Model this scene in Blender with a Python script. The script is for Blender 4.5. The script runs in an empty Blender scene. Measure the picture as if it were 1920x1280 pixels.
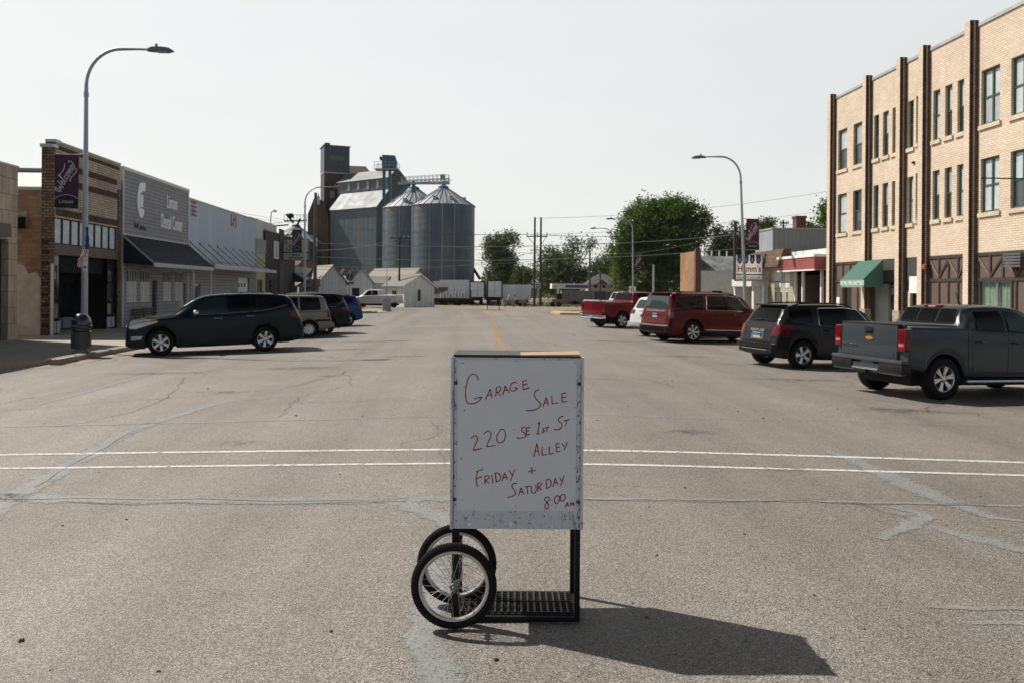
import bpy, bmesh, math, random
from mathutils import Vector, Matrix
from mathutils.bvhtree import BVHTree
random.seed(7)
R_ = math.radians
scene = bpy.context.scene
COL = scene.collection

# ---------------------------------------------------------------- camera
EYE, FOC, HOR = 1.97, 1500.0, 541.0           # eye height, focal length and horizon row (photo pixels)
YAW, ROLL = math.atan(90 / 1500), R_(0.45)
FWD = Vector((math.sin(YAW), math.cos(YAW), 0)); RGT0 = Vector((math.cos(YAW), -math.sin(YAW), 0)); UP0 = Vector((0, 0, 1))
RGT = RGT0 * math.cos(ROLL) + UP0 * math.sin(ROLL); UPV = UP0 * math.cos(ROLL) - RGT0 * math.sin(ROLL)
cam = bpy.data.cameras.new("camera"); cam_ob = bpy.data.objects.new("camera", cam); COL.objects.link(cam_ob)
cam.sensor_width = 36; cam.lens = 36 * FOC / 1920; cam.shift_y = -(640 - HOR) / 1920
cam.clip_end = 6000; cam.clip_start = 0.05
cam_ob.matrix_world = Matrix(((RGT.x, UPV.x, -FWD.x, 0), (RGT.y, UPV.y, -FWD.y, 0), (RGT.z, UPV.z, -FWD.z, EYE), (0, 0, 0, 1)))
cam.dof.use_dof = True; cam.dof.focus_distance = 4.8; cam.dof.aperture_fstop = 7.1
scene.camera = cam_ob

# ---------------------------------------------------------------- light
SUN_EL = R_(48.0)
SH = Vector((-1.2, 0.70, 0)).normalized()      # horizontal direction towards the sun
SUNV = Vector((SH.x * math.cos(SUN_EL), SH.y * math.cos(SUN_EL), math.sin(SUN_EL)))
sun = bpy.data.lights.new("sun", 'SUN'); sun.energy = 4.9; sun.angle = R_(0.55); sun.color = (1.0, 0.945, 0.86)
sun_ob = bpy.data.objects.new("sun", sun); COL.objects.link(sun_ob)
sun_ob.rotation_euler = SUNV.to_track_quat('Z', 'Y').to_euler()
W = bpy.data.worlds.new("World"); scene.world = W; W.use_nodes = True
nt = W.node_tree; nt.nodes.clear()
def wn(t, **k):
    n = nt.nodes.new(t)
    for a, v in k.items(): setattr(n, a, v)
    return n
out = wn('ShaderNodeOutputWorld'); add = wn('ShaderNodeAddShader')
sky = wn('ShaderNodeTexSky', sky_type='NISHITA', sun_disc=False, sun_elevation=SUN_EL, sun_rotation=math.atan2(SH.x, SH.y),
         air_density=1.0, dust_density=4.0, ozone_density=1.0, altitude=500)
bg1 = wn('ShaderNodeBackground'); bg1.inputs[1].default_value = 0.02
nt.links.new(sky.outputs[0], bg1.inputs[0])
tc = wn('ShaderNodeTexCoord'); sp = wn('ShaderNodeSeparateXYZ'); nt.links.new(tc.outputs['Generated'], sp.inputs[0])
el = wn('ShaderNodeMapRange', interpolation_type='SMOOTHSTEP'); nt.links.new(sp.outputs['Z'], el.inputs[0])
for i, v in zip((1, 2, 3, 4), (0.40, 0.64, 1.0, 0.04)): el.inputs[i].default_value = v
dt = wn('ShaderNodeVectorMath', operation='DOT_PRODUCT'); nt.links.new(tc.outputs['Generated'], dt.inputs[0])
dt.inputs[1].default_value = (-0.42, 0.907, 0.0)
az = wn('ShaderNodeMapRange', interpolation_type='SMOOTHSTEP'); nt.links.new(dt.outputs['Value'], az.inputs[0])
for i, v in zip((1, 2, 3, 4), (-1.0, 0.92, 0.10, 1.0)): az.inputs[i].default_value = v
nz = wn('ShaderNodeTexNoise'); nz.inputs['Scale'].default_value = 2.2; nz.inputs['Detail'].default_value = 5
mp = wn('ShaderNodeMapping'); mp.inputs['Scale'].default_value = (1, 1, 4); mp.inputs['Rotation'].default_value = (0.2, 0.35, 0)
nt.links.new(tc.outputs['Generated'], mp.inputs[0]); nt.links.new(mp.outputs[0], nz.inputs['Vector'])
nr = wn('ShaderNodeMapRange'); nt.links.new(nz.outputs[0], nr.inputs[0])
for i, v in zip((1, 2, 3, 4), (0.3, 0.7, 0.955, 1.045)): nr.inputs[i].default_value = v
m1 = wn('ShaderNodeMath', operation='MULTIPLY'); m2 = wn('ShaderNodeMath', operation='MULTIPLY'); m3 = wn('ShaderNodeMath', operation='MULTIPLY')
nt.links.new(el.outputs[0], m1.inputs[0]); nt.links.new(az.outputs[0], m1.inputs[1])
nt.links.new(m1.outputs[0], m2.inputs[0]); nt.links.new(nr.outputs[0], m2.inputs[1])
nt.links.new(m2.outputs[0], m3.inputs[0]); m3.inputs[1].default_value = 0.465
bg2 = wn('ShaderNodeBackground'); bg2.inputs[0].default_value = (1.0, 0.885, 0.685, 1)   # bright summer haze
nt.links.new(m3.outputs[0], bg2.inputs[1])
el2 = wn('ShaderNodeMapRange', interpolation_type='SMOOTHSTEP'); nt.links.new(sp.outputs['Z'], el2.inputs[0])
for i, v in zip((1, 2, 3, 4), (0.36, 0.62, 0.31, 0.0)): el2.inputs[i].default_value = v
bg3 = wn('ShaderNodeBackground'); bg3.inputs[0].default_value = (0.62, 0.80, 1.0, 1)      # blue haze low all round
nt.links.new(el2.outputs[0], bg3.inputs[1]); add2 = wn('ShaderNodeAddShader')
nt.links.new(bg1.outputs[0], add.inputs[0]); nt.links.new(bg2.outputs[0], add.inputs[1]); nt.links.new(add.outputs[0], add2.inputs[0]); nt.links.new(bg3.outputs[0], add2.inputs[1]); nt.links.new(add2.outputs[0], out.inputs[0])
scene.view_settings.view_transform = 'Standard'; scene.view_settings.look = 'None'
scene.view_settings.exposure = 0.25; scene.view_settings.gamma = 1.0
scene.render.engine = 'CYCLES'; scene.cycles.max_bounces = 6; scene.cycles.use_denoising = True

# ---------------------------------------------------------------- placing things (photo pixel -> place in the street)
def ray(px, py): return (FWD + RGT * ((px - 960) / FOC) + UPV * ((HOR - py) / FOC))
def at(px, py, d): return Vector((0, 0, EYE)) + ray(px, py) * d
CEN = 1.7
def gz(x, y):
    dx = min(14.0, abs(x - CEN))
    c = -0.022 * (math.sqrt(dx * dx + 2.25) - 1.5)
    t = min(1.0, max(0.0, (y - 58) / 14)); t = t * t * (3 - 2 * t)
    return c * (1 - t) - 0.15 * t
def spot(px, py, z=None):
    r = ray(px, py); zz = -0.1 if z is None else z
    for _ in range(12):
        t = (zz - EYE) / r.z; p = Vector((0, 0, EYE)) + r * t
        if z is None: zz = gz(p.x, p.y)
    return p
def hit_x(px, py, X):
    r = ray(px, py); return Vector((0, 0, EYE)) + r * (X / r.x)

# ---------------------------------------------------------------- mesh builder
class MB:
    def __init__(s): s.bm = bmesh.new(); s.T = None
    def v(s, p):
        p = Vector(p)
        return s.bm.verts.new(s.T @ p if s.T else p)
    def face(s, pts, mi=0):
        vs = [s.v(p) for p in pts]
        try:
            f = s.bm.faces.new(vs); f.material_index = mi; return f
        except ValueError: return None
    def grid(s, rows, mi=0, close=False):
        V = [[s.v(p) for p in r] for r in rows]
        for i in range(len(V) - 1):
            n = len(V[i])
            for j in range(n if close else n - 1):
                k = (j + 1) % n
                q = [V[i][j], V[i][k], V[i + 1][k], V[i + 1][j]]
                try:
                    f = s.bm.faces.new(q); f.material_index = mi
                except ValueError: pass
        return V
    def box(s, x0, y0, z0, x1, y1, z1, mi=0):
        a = [(x0, y0, z0), (x1, y0, z0), (x1, y1, z0), (x0, y1, z0), (x0, y0, z1), (x1, y0, z1), (x1, y1, z1), (x0, y1, z1)]
        V = [s.v(p) for p in a]
        for q in ((0, 3, 2, 1), (4, 5, 6, 7), (0, 1, 5, 4), (1, 2, 6, 5), (2, 3, 7, 6), (3, 0, 4, 7)):
            f = s.bm.faces.new([V[i] for i in q]); f.material_index = mi
        return s
    def hexa(s, a, mi=0):                       # eight corners: bottom four, top four
        V = [s.v(p) for p in a]
        for q in ((0, 3, 2, 1), (4, 5, 6, 7), (0, 1, 5, 4), (1, 2, 6, 5), (2, 3, 7, 6), (3, 0, 4, 7)):
            f = s.bm.faces.new([V[i] for i in q]); f.material_index = mi
    def bar(s, p, q, w, h=None, mi=0):
        p, q = Vector(p), Vector(q); h = h or w; d = (q - p).normalized()
        u = Vector((0, 0, 1)) if abs(d.z) < 0.9 else Vector((0, 1, 0))
        a = d.cross(u).normalized(); b = a.cross(d).normalized()
        c = [p - a * w / 2 - b * h / 2, p + a * w / 2 - b * h / 2, p + a * w / 2 + b * h / 2, p - a * w / 2 + b * h / 2]
        s.hexa(c + [x + (q - p) for x in c], mi)
    def tube(s, path, r, n=8, mi=0, closed=False, caps=True):
        P = [Vector(p) for p in path]; m = len(P); rows = []
        rr = r if isinstance(r, (list, tuple)) else [r] * m
        ref = None
        for i in range(m):
            if closed: d = P[(i + 1) % m] - P[i - 1]
            else: d = P[min(i + 1, m - 1)] - P[max(i - 1, 0)]
            if d.length < 1e-9: d = Vector((0, 0, 1))
            d.normalize()
            if ref is None: ref = Vector((0, 0, 1)) if abs(d.z) < 0.9 else Vector((1, 0, 0))
            a = d.cross(ref)
            if a.length < 1e-6: a = d.orthogonal()
            a.normalize(); b = a.cross(d); ref = b
            rows.append([P[i] + (a * math.cos(t) + b * math.sin(t)) * rr[i] for t in [2 * math.pi * k / n for k in range(n)]])
        if closed: rows.append(rows[0])
        V = s.grid(rows, mi, True)
        if caps and not closed:
            for row in (V[0][::-1], V[-1]):
                try: f = s.bm.faces.new(row); f.material_index = mi
                except ValueError: pass
    def lathe(s, prof, n=24, mat=None, mi=0):   # profile of (radius, z); mat places it
        rows = []
        for r, z in prof:
            rows.append([(mat or Matrix()) @ Vector((r * math.cos(2 * math.pi * k / n), r * math.sin(2 * math.pi * k / n), z)) for k in range(n)])
        s.grid(rows, mi, True)
    def disc(s, c, r, n=20, mat=None, mi=0):
        M_ = mat or Matrix()
        s.face([M_ @ (Vector(c) + Vector((r * math.cos(2 * math.pi * k / n), r * math.sin(2 * math.pi * k / n), 0))) for k in range(n)], mi)
    def prism(s, poly, f0, f1, mi=0):           # poly 2d, f0/f1 map 2d -> 3d for the two caps
        a = [s.v(f0(*p)) for p in poly]; b = [s.v(f1(*p)) for p in poly]; n = len(poly)
        for q in (a[::-1], b): s.bm.faces.new(q).material_index = mi
        for i in range(n):
            j = (i + 1) % n; s.bm.faces.new([a[i], a[j], b[j], b[i]]).material_index = mi
    def wall(s, x0, x1, z0, z1, openings=(), y=0.0, t=0.2, mi=0, rmi=None):   # street face at y with real openings, reveals go to y+t
        rmi = mi if rmi is None else rmi
        xs = sorted({x0, x1} | {min(max(o[i], x0), x1) for o in openings for i in (0, 1)})
        zs = sorted({z0, z1} | {min(max(o[i], z0), z1) for o in openings for i in (2, 3)})
        for i in range(len(xs) - 1):
            for j in range(len(zs) - 1):
                cx, cz = (xs[i] + xs[i + 1]) / 2, (zs[j] + zs[j + 1]) / 2
                if any(o[0] < cx < o[1] and o[2] < cz < o[3] for o in openings): continue
                s.face([(xs[i], y, zs[j]), (xs[i + 1], y, zs[j]), (xs[i + 1], y, zs[j + 1]), (xs[i], y, zs[j + 1])], mi)
        for a, b, c, d in openings:
            s.face([(a, y, c), (a, y + t, c), (b, y + t, c), (b, y, c)], rmi); s.face([(a, y, d), (b, y, d), (b, y + t, d), (a, y + t, d)], rmi)
            s.face([(a, y, c), (a, y, d), (a, y + t, d), (a, y + t, c)], rmi); s.face([(b, y, c), (b, y + t, c), (b, y + t, d), (b, y, d)], rmi)
    def shell(s, x0, x1, z0, z1, depth, y=0.0, mi=0, roof=0.0, rmi=None):      # the rest of a building behind its street wall
        s.face([(x0, y, z0), (x0, y, z1), (x0, y + depth, z1), (x0, y + depth, z0)], mi)
        s.face([(x1, y, z0), (x1, y + depth, z0), (x1, y + depth, z1), (x1, y, z1)], mi)
        s.face([(x0, y + depth, z0), (x0, y + depth, z1), (x1, y + depth, z1), (x1, y + depth, z0)], mi)
        r = z1 - roof
        s.face([(x0, y, r), (x1, y, r), (x1, y + depth, r), (x0, y + depth, r)], mi if rmi is None else rmi)
    def build(s, name, mats, parent=None, loc=None, smooth=None, rot=None, kind=None):
        me = bpy.data.meshes.new(name)
        s.bm.to_mesh(me); s.bm.free()
        for m in (mats if isinstance(mats, (list, tuple)) else [mats]): me.materials.append(m)
        if smooth:
            me.polygons.foreach_set('use_smooth', [True] * len(me.polygons))
            if smooth < 180: me.set_sharp_from_angle(angle=R_(smooth))
        return link(name, me, parent, loc, rot, kind)
def link(name, me, parent=None, loc=None, rot=None, kind=None):
    o = bpy.data.objects.new(name, me); COL.objects.link(o)
    if parent is not None: o.parent = parent
    if loc is not None: o.location = loc
    if rot is not None: o.rotation_euler = rot
    if kind: o['kind'] = kind
    return o
def thing(name, label, cat, loc=(0, 0, 0), rotz=0.0, group=None):
    o = bpy.data.objects.new(name, None); COL.objects.link(o); o.location = loc; o.rotation_euler = (0, 0, rotz)
    o.empty_display_size = 0.3
    return tag(o, label, cat, group)
def tag(o, label, cat, group=None):
    o['label'] = label; o['category'] = cat
    if group: o['group'] = group
    return o
def copy_thing(o, loc, rotz, label):
    def cp(src, par):
        c = src.copy(); COL.objects.link(c); c.parent = par
        for ch in src.children: cp(ch, c)
        return c
    c = cp(o, None); c.location = loc; c.rotation_euler = (0, 0, rotz); c['label'] = label
    return c
def text_mesh(txt, size, ext=0.004, align='CENTER', shear=0.0, bold=0.0, spacing=1.0):
    cu = bpy.data.curves.new('lettering', 'FONT'); cu.body = txt; cu.size = size; cu.extrude = ext
    cu.align_x = align; cu.align_y = 'CENTER'; cu.shear = shear; cu.offset = bold; cu.space_character = spacing; cu.resolution_u = 3
    o = bpy.data.objects.new('lettering', cu); COL.objects.link(o)
    bpy.context.view_layer.update()
    me = bpy.data.meshes.new_from_object(o.evaluated_get(bpy.context.evaluated_depsgraph_get()))
    bpy.data.objects.remove(o); bpy.data.curves.remove(cu)
    return me
def text(name, txt, size, mat, parent, loc, rot, sx=1.0, **k):
    me = text_mesh(txt, size, **k); me.materials.clear(); me.materials.append(mat)
    o = link(name, me, parent, loc, rot); o.scale = (sx, 1, 1); return o
UPRIGHT = (math.pi / 2, 0, 0)                   # text standing up, read from -y
def strokes(b, lines, r, mi=0, n=5): 
    for l in lines:
        pts = smooth_line(l) if len(l) > 2 else [Vector(p) for p in l]
        b.tube(pts, r, n, mi)
def smooth_line(P, k=4, closed=False):
    P = [Vector(p) for p in P]; o = []
    m = len(P)
    for i in range(m - 1):
        p0, p1, p2, p3 = P[max(i - 1, 0)], P[i], P[i + 1], P[min(i + 2, m - 1)]
        for j in range(k):
            t = j / k
            o.append(0.5 * ((2 * p1) + (p2 - p0) * t + (2 * p0 - 5 * p1 + 4 * p2 - p3) * t * t + (3 * p1 - p0 - 3 * p2 + p3) * t ** 3))
    o.append(P[-1]); return o

# ---------------------------------------------------------------- materials
MC = {}
class N:
    def __init__(s, name):
        s.m = bpy.data.materials.new(name); s.m.use_nodes = True; s.t = s.m.node_tree; s.p = s.t.nodes['Principled BSDF']
    def n(s, typ, ins=None, **k):
        o = s.t.nodes.new(typ)
        for a, v in k.items(): setattr(o, a, v)
        for a, v in (ins or {}).items():
            if isinstance(v, bpy.types.NodeSocket): s.t.links.new(v, o.inputs[a])
            else: o.inputs[a].default_value = v
        return o
    def l(s, a, b): s.t.links.new(a, b)
    def co(s): return s.n('ShaderNodeTexCoord').outputs['Object']
    def noise(s, sc, det=4, rough=0.55, vec=None):
        o = s.n('ShaderNodeTexNoise', {'Scale': sc, 'Detail': det, 'Roughness': rough}); s.l(vec or s.co(), o.inputs['Vector']); return o.outputs[0]
    def rng(s, v, a, b, c, d, smooth=False):
        return s.n('ShaderNodeMapRange', {0: v, 1: a, 2: b, 3: c, 4: d}, interpolation_type='SMOOTHSTEP' if smooth else 'LINEAR').outputs[0]
    def mix(s, f, a, b, bt='MIX'):
        o = s.n('ShaderNodeMix', data_type='RGBA', blend_type=bt)
        for i, v in ((0, f), (6, a), (7, b)):
            if isinstance(v, bpy.types.NodeSocket): s.l(v, o.inputs[i])
            else: o.inputs[i].default_value = v if i == 0 else (*v[:3], 1)
        return o.outputs[2]
    def math(s, op, a, b=0.0):
        o = s.n('ShaderNodeMath', operation=op)
        for i, v in ((0, a), (1, b)):
            if isinstance(v, bpy.types.NodeSocket): s.l(v, o.inputs[i])
            else: o.inputs[i].default_value = v
        return o.outputs[0]
    def bump(s, h, dist, st=1.0):
        b = s.n('ShaderNodeBump', {'Strength': st, 'Distance': dist, 'Height': h}); s.l(b.outputs[0], s.p.inputs['Normal'])
    def set(s, **k):
        for a, v in k.items():
            i = s.p.inputs[a.replace('_', ' ')]
            if isinstance(v, bpy.types.NodeSocket): s.l(v, i)
            else: i.default_value = (*v, 1) if isinstance(v, tuple) and len(v) == 3 else v
        return s.m
def sc_(c, k): return tuple(min(1.0, x * k) for x in c)
def M(name, col, rough=0.6, metal=0.0, var=0.14, scale=2.5, bump=0.0, bscale=60, coat=0.0, spec=0.5, det=6):
    if name in MC: return MC[name]
    n = N(name); f = n.rng(n.noise(scale, det, 0.65), 0.3, 0.7, 0, 1)
    c = n.mix(f, sc_(col, 1 - var), sc_(col, 1 + var))
    n.set(Base_Color=c, Metallic=metal, Coat_Weight=coat, Specular_IOR_Level=spec, Coat_Roughness=0.04)
    n.set(Roughness=n.rng(f, 0, 1, max(0.02, rough * 0.85), min(1, rough * 1.15)))
    if bump: n.bump(n.noise(bscale, 3), bump)
    MC[name] = n.m; return n.m
def uvw(n, ax='xy'):
    s = n.n('ShaderNodeSeparateXYZ', {0: n.co()})
    u = n.math('ADD', s.outputs[0], s.outputs[1])
    return n.n('ShaderNodeCombineXYZ', {0: u, 1: s.outputs[2]}).outputs[0], u, s.outputs[2]
def brick(name, c1, c2, mortar, bw=0.21, bh=0.07, ms=0.008, var=0.25, plaster=None, pamt=0.5, stain=0.25):
    if name in MC: return MC[name]
    n = N(name); vec, u, z = uvw(n)
    b = n.n('ShaderNodeTexBrick', {'Scale': 1.0, 'Brick Width': bw, 'Row Height': bh, 'Mortar Size': ms, 'Mortar Smooth': 0.2, 'Bias': 0.0,
                                   'Color1': (*c1, 1), 'Color2': (*c2, 1), 'Mortar': (*mortar, 1), 'Vector': vec})
    f = n.rng(n.noise(0.7, 6, 0.65), 0.35, 0.7, 0, 1)
    st = n.n('ShaderNodeMapping', {'Scale': (3.0, 3.0, 0.25)}); n.l(n.co(), st.inputs[0])
    dr = n.rng(n.noise(1.2, 5, 0.6, st.outputs[0]), 0.5, 0.8, 0, stain)
    c = n.mix(1.0, b.outputs[0], n.mix(f, (1 - var,) * 3, (1 + var * 0.5,) * 3), 'MULTIPLY')
    c = n.mix(dr, c, sc_(c1, 0.35))
    if plaster:
        pm = n.rng(n.noise(0.55, 7, 0.7), 0.5 + (0.5 - pamt) * 0.4, 0.53 + (0.5 - pamt) * 0.4, 0, 1)
        c = n.mix(pm, c, n.mix(n.rng(n.noise(4, 6, 0.7), 0.3, 0.7, 0, 1), sc_(plaster, 0.75), plaster))
    n.set(Base_Color=c, Roughness=0.9, Specular_IOR_Level=0.25)
    n.bump(b.outputs[1], 0.006, -0.7 if False else 0.6)
    MC[name] = n.m; return n.m
def siding(name, col, pitch=0.15, axis='z', depth=0.012, var=0.12, rough=0.6, metal=0.0):
    if name in MC: return MC[name]
    n = N(name); vec, u, z = uvw(n)
    c0 = z if axis == 'z' else u
    fr = n.math('FRACT', n.math('DIVIDE', c0, pitch))
    g = n.rng(fr, 0.0, 0.26, 0.22, 1.0)
    f = n.rng(n.noise(1.3, 6, 0.65), 0.3, 0.7, 0, 1)
    row = n.n('ShaderNodeTexWhiteNoise', noise_dimensions='1D'); n.l(n.math('FLOOR', n.math('DIVIDE', c0, pitch)), row.inputs['W'])
    k = n.math('MULTIPLY', n.math('MULTIPLY', g, n.rng(row.outputs[0], 0, 1, 0.93, 1.05)), n.rng(f, 0, 1, 1 - var, 1 + var))
    cmb = n.n('ShaderNodeCombineXYZ', {0: k, 1: k, 2: k})
    sm = n.n('ShaderNodeMapping', {'Scale': (2.5, 2.5, 0.12)}); n.l(n.co(), sm.inputs[0]); sk = n.rng(n.noise(1.6, 6, 0.7, sm.outputs[0]), 0.48, 0.75, 0, 0.45)
    n.set(Base_Color=n.mix(sk, n.mix(1.0, col, cmb.outputs[0], 'MULTIPLY'), sc_(col, 0.55)), Roughness=rough, Metallic=metal)
    n.bump(fr, depth, 0.7)
    MC[name] = n.m; return n.m
def rib(name, col, pitch=0.2, axis='u', rough=0.45, metal=0.6, var=0.15, depth=0.02, rust=None):
    if name in MC: return MC[name]
    n = N(name); vec, u, z = uvw(n)
    c0 = z if axis == 'z' else u
    w = n.math('SINE', n.math('MULTIPLY', c0, 2 * math.pi / pitch))
    f = n.rng(n.noise(0.5, 6, 0.65), 0.3, 0.7, 0, 1)
    c = n.mix(f, sc_(col, 1 - var), sc_(col, 1 + var))
    rw = n.n('ShaderNodeTexWhiteNoise', noise_dimensions='1D'); n.l(n.math('FLOOR', n.math('DIVIDE', c0, 1.1 if axis == 'z' else .9)), rw.inputs['W']); c = n.mix(n.rng(rw.outputs[0], 0, 1, 0, .30), c, sc_(col, .62))
    if rust:
        st = n.n('ShaderNodeMapping', {'Scale': (1, 1, 0.15)}); n.l(n.co(), st.inputs[0])
        c = n.mix(n.rng(n.noise(0.9, 7, 0.7, st.outputs[0]), 0.45, 0.68, 0, 0.85), c, rust)
    n.set(Base_Color=c, Roughness=n.rng(f, 0, 1, rough * 0.85, rough * 1.15), Metallic=metal)
    n.bump(w, depth, 0.6)
    MC[name] = n.m; return n.m
def stone(name, c1, c2, scale=3.0, mortar=(0.2, 0.19, 0.17)):
    if name in MC: return MC[name]
    n = N(name); vec, u, z = uvw(n)
    st = n.n('ShaderNodeMapping', {'Scale': (1, 2.2, 1)}); n.l(vec, st.inputs[0])
    v = n.n('ShaderNodeTexVoronoi', {'Scale': scale, 'Vector': st.outputs[0]}); e = n.n('ShaderNodeTexVoronoi', {'Scale': scale, 'Vector': st.outputs[0]}, feature='DISTANCE_TO_EDGE')
    h = n.n('ShaderNodeSeparateColor'); n.l(v.outputs['Color'], h.inputs[0])
    c = n.mix(h.outputs[0], c1, c2); c = n.mix(n.rng(n.noise(9, 5), 0.3, 0.7, 0, 0.35), c, sc_(c1, 0.6))
    c = n.mix(n.rng(e.outputs['Distance'], 0.02, 0.07, 1, 0), c, mortar)
    n.set(Base_Color=c, Roughness=0.9); n.bump(e.outputs['Distance'], 0.05, 0.5)
    MC[name] = n.m; return n.m
def glass(name, col=(0.012, 0.015, 0.018), rough=0.03, spec=0.5):
    if name in MC: return MC[name]
    n = N(name); n.set(Base_Color=col, Roughness=rough, Specular_IOR_Level=spec)
    n.bump(n.noise(1.1, 2), 0.01, 0.12)
    MC[name] = n.m; return n.m
def pane_curtain(name, top=(0.5, 0.52, 0.53), low=(0.02, 0.025, 0.03), split=0.5, dark=False):
    """window seen from the street: a blind drawn part of the way down behind the pane"""
    if name in MC: return MC[name]
    n = N(name); n.set(Base_Color=top, Roughness=0.5, Coat_Weight=1.0, Coat_Roughness=0.02)
    f = n.rng(n.noise(3, 5), 0.3, 0.7, 0, 1); n.set(Base_Color=n.mix(f, sc_(top, 0.8), top))
    MC[name] = n.m; return n.m
def paint(name, col, metal=0.35, rough=0.32):
    n = N(name); f = n.rng(n.noise(2.2, 6, 0.7), 0.35, 0.75, 0, 0.010)
    dust = n.rng(n.n('ShaderNodeSeparateXYZ', {0: n.co()}).outputs[2], 0.2, 0.5, 0.03, 0.0)
    f2 = n.math('ADD', f, n.math('MULTIPLY', dust, n.rng(n.noise(5, 5), 0.3, 0.7, 0.5, 1.0)))
    n.set(Base_Color=n.mix(f2, col, (0.19, 0.165, 0.135)), Metallic=metal * .35, Roughness=n.rng(f2, 0, 0.4, rough, 0.6), Coat_Weight=n.rng(f2, 0, 0.1, 0.30, 0.15), Coat_Roughness=0.03, Specular_IOR_Level=0.10)
    return n.m
def asphalt():
    n = N('chip_seal_asphalt'); co = n.co()
    fine = n.n('ShaderNodeTexVoronoi', {'Scale': 135.0, 'Vector': co}); h = n.n('ShaderNodeSeparateColor'); n.l(fine.outputs['Color'], h.inputs[0])
    c = n.mix(n.rng(h.outputs[0], 0, 1, 0, 1), (0.072, 0.064, 0.056), (0.374, 0.331, 0.286))
    c = n.mix(n.rng(h.outputs[1], 0.90, 0.97, 0, 0.8), c, (0.52, 0.48, 0.42))
    c = n.mix(n.rng(fine.outputs['Distance'], 0.45, 0.75, 0, 0.55), c, (0.035, 0.031, 0.028))
    big = n.rng(n.noise(0.22, 7, 0.6, co), 0.3, 0.7, 0.82, 1.12)
    st = n.n('ShaderNodeMapping', {'Scale': (1.1, 0.03, 1)}); n.l(co, st.inputs[0])
    tr = n.rng(n.noise(0.8, 4, 0.5, st.outputs[0]), 0.3, 0.7, 0.80, 1.14)     # wheel tracks run along the street
    mid = n.rng(n.noise(2.3, 6, 0.7, co), 0.3, 0.7, 0.93, 1.06)
    k = n.math('MULTIPLY', n.math('MULTIPLY', big, tr), mid)
    c = n.mix(1.0, c, n.n('ShaderNodeCombineXYZ', {0: k, 1: k, 2: k}).outputs[0], 'MULTIPLY')
    sp_ = n.rng(n.noise(0.6, 8, 0.75, co), 0.66, 0.74, 0, 0.35); c = n.mix(sp_, c, (0.06, 0.055, 0.05))
    # fine cracks
    w = n.n('ShaderNodeTexNoise', {'Scale': 0.9, 'Detail': 3, 'Vector': co})
    cr = n.n('ShaderNodeTexVoronoi', {'Scale': 0.21, 'Vector': n.n('ShaderNodeVectorMath', {0: co, 1: w.outputs['Color']}, operation='ADD').outputs[0]}, feature='DISTANCE_TO_EDGE')
    gate = n.rng(n.noise(0.16, 3, 0.5, co), 0.52, 0.6, 0, 0.75)
    c = n.mix(n.math('MULTIPLY', n.rng(cr.outputs['Distance'], 0.002, 0.006, 1, 0), gate), c, (0.03, 0.028, 0.026))
    n.set(Base_Color=c, Roughness=0.64, Specular_IOR_Level=0.6)
    n.bump(n.math('ADD', fine.outputs['Distance'], n.math('MULTIPLY', n.noise(230, 2, 0.5, co), 0.6)), 0.006, 0.55)
    return n.m
def speckle(name, c1, c2, scale=60, bump=0.004, rough=0.9, var=0.2):
    if name in MC: return MC[name]
    n = N(name); co = n.co(); f = n.rng(n.noise(scale, 4, 0.7, co), 0.35, 0.65, 0, 1); g = n.rng(n.noise(0.7, 7, 0.65, co), 0.3, 0.7, 1 - var, 1 + var)
    c = n.mix(1.0, n.mix(f, c1, c2), n.n('ShaderNodeCombineXYZ', {0: g, 1: g, 2: g}).outputs[0], 'MULTIPLY')
    n.set(Base_Color=c, Roughness=rough, Specular_IOR_Level=0.3); n.bump(n.noise(scale, 3, 0.6, co), bump, 0.5)
    MC[name] = n.m; return n.m
def pavement_slab():
    n = N('sidewalk_concrete'); co = n.co(); s = n.n('ShaderNodeSeparateXYZ', {0: co})
    f = n.rng(n.noise(1.2, 7, 0.7, co), 0.3, 0.7, 0, 1); c = n.mix(f, (0.27, 0.24, 0.205), (0.40, 0.365, 0.315))
    def joint(v): 
        fr = n.math('FRACT', n.math('DIVIDE', v, 1.52)); return n.math('MAXIMUM', n.rng(fr, 0, 0.012, 1, 0), n.rng(fr, 0.988, 1, 0, 1))
    j = n.math('MAXIMUM', joint(s.outputs[0]), joint(s.outputs[1]))
    c = n.mix(n.math('MULTIPLY', j, 0.75), c, (0.07, 0.062, 0.055))
    n.set(Base_Color=c, Roughness=0.9); n.bump(n.noise(70, 3, 0.6, co), 0.003, 0.4); return n.m
def leafmat(name, c1, c2, trans=0.35):
    n = N(name); f = n.rng(n.noise(0.9, 5, 0.7), 0.35, 0.65, 0, 1); c = n.mix(f, c1, c2); wn_ = n.n('ShaderNodeTexWhiteNoise', noise_dimensions='3D'); n.l(n.n('ShaderNodeVectorMath', {0: n.co(), 1: (.5, .5, .5)}, operation='SNAP').outputs[0], wn_.inputs['Vector']); c = n.mix(n.rng(wn_.outputs[0], 0.3, 1, 0, 0.5), c, (c2[0] * 1.35, c2[1] * 1.15, c2[2]))
    n.set(Base_Color=c, Roughness=0.55, Specular_IOR_Level=0.25)
    tr = n.n('ShaderNodeBsdfTranslucent', {0: n.mix(0.5, c, (0.16, 0.26, 0.03))}); mx = n.n('ShaderNodeMixShader', {0: trans})
    n.l(n.p.outputs[0], mx.inputs[1]); n.l(tr.outputs[0], mx.inputs[2])
    n.l(mx.outputs[0], n.t.nodes['Material Output'].inputs[0]); return n.m

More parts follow.
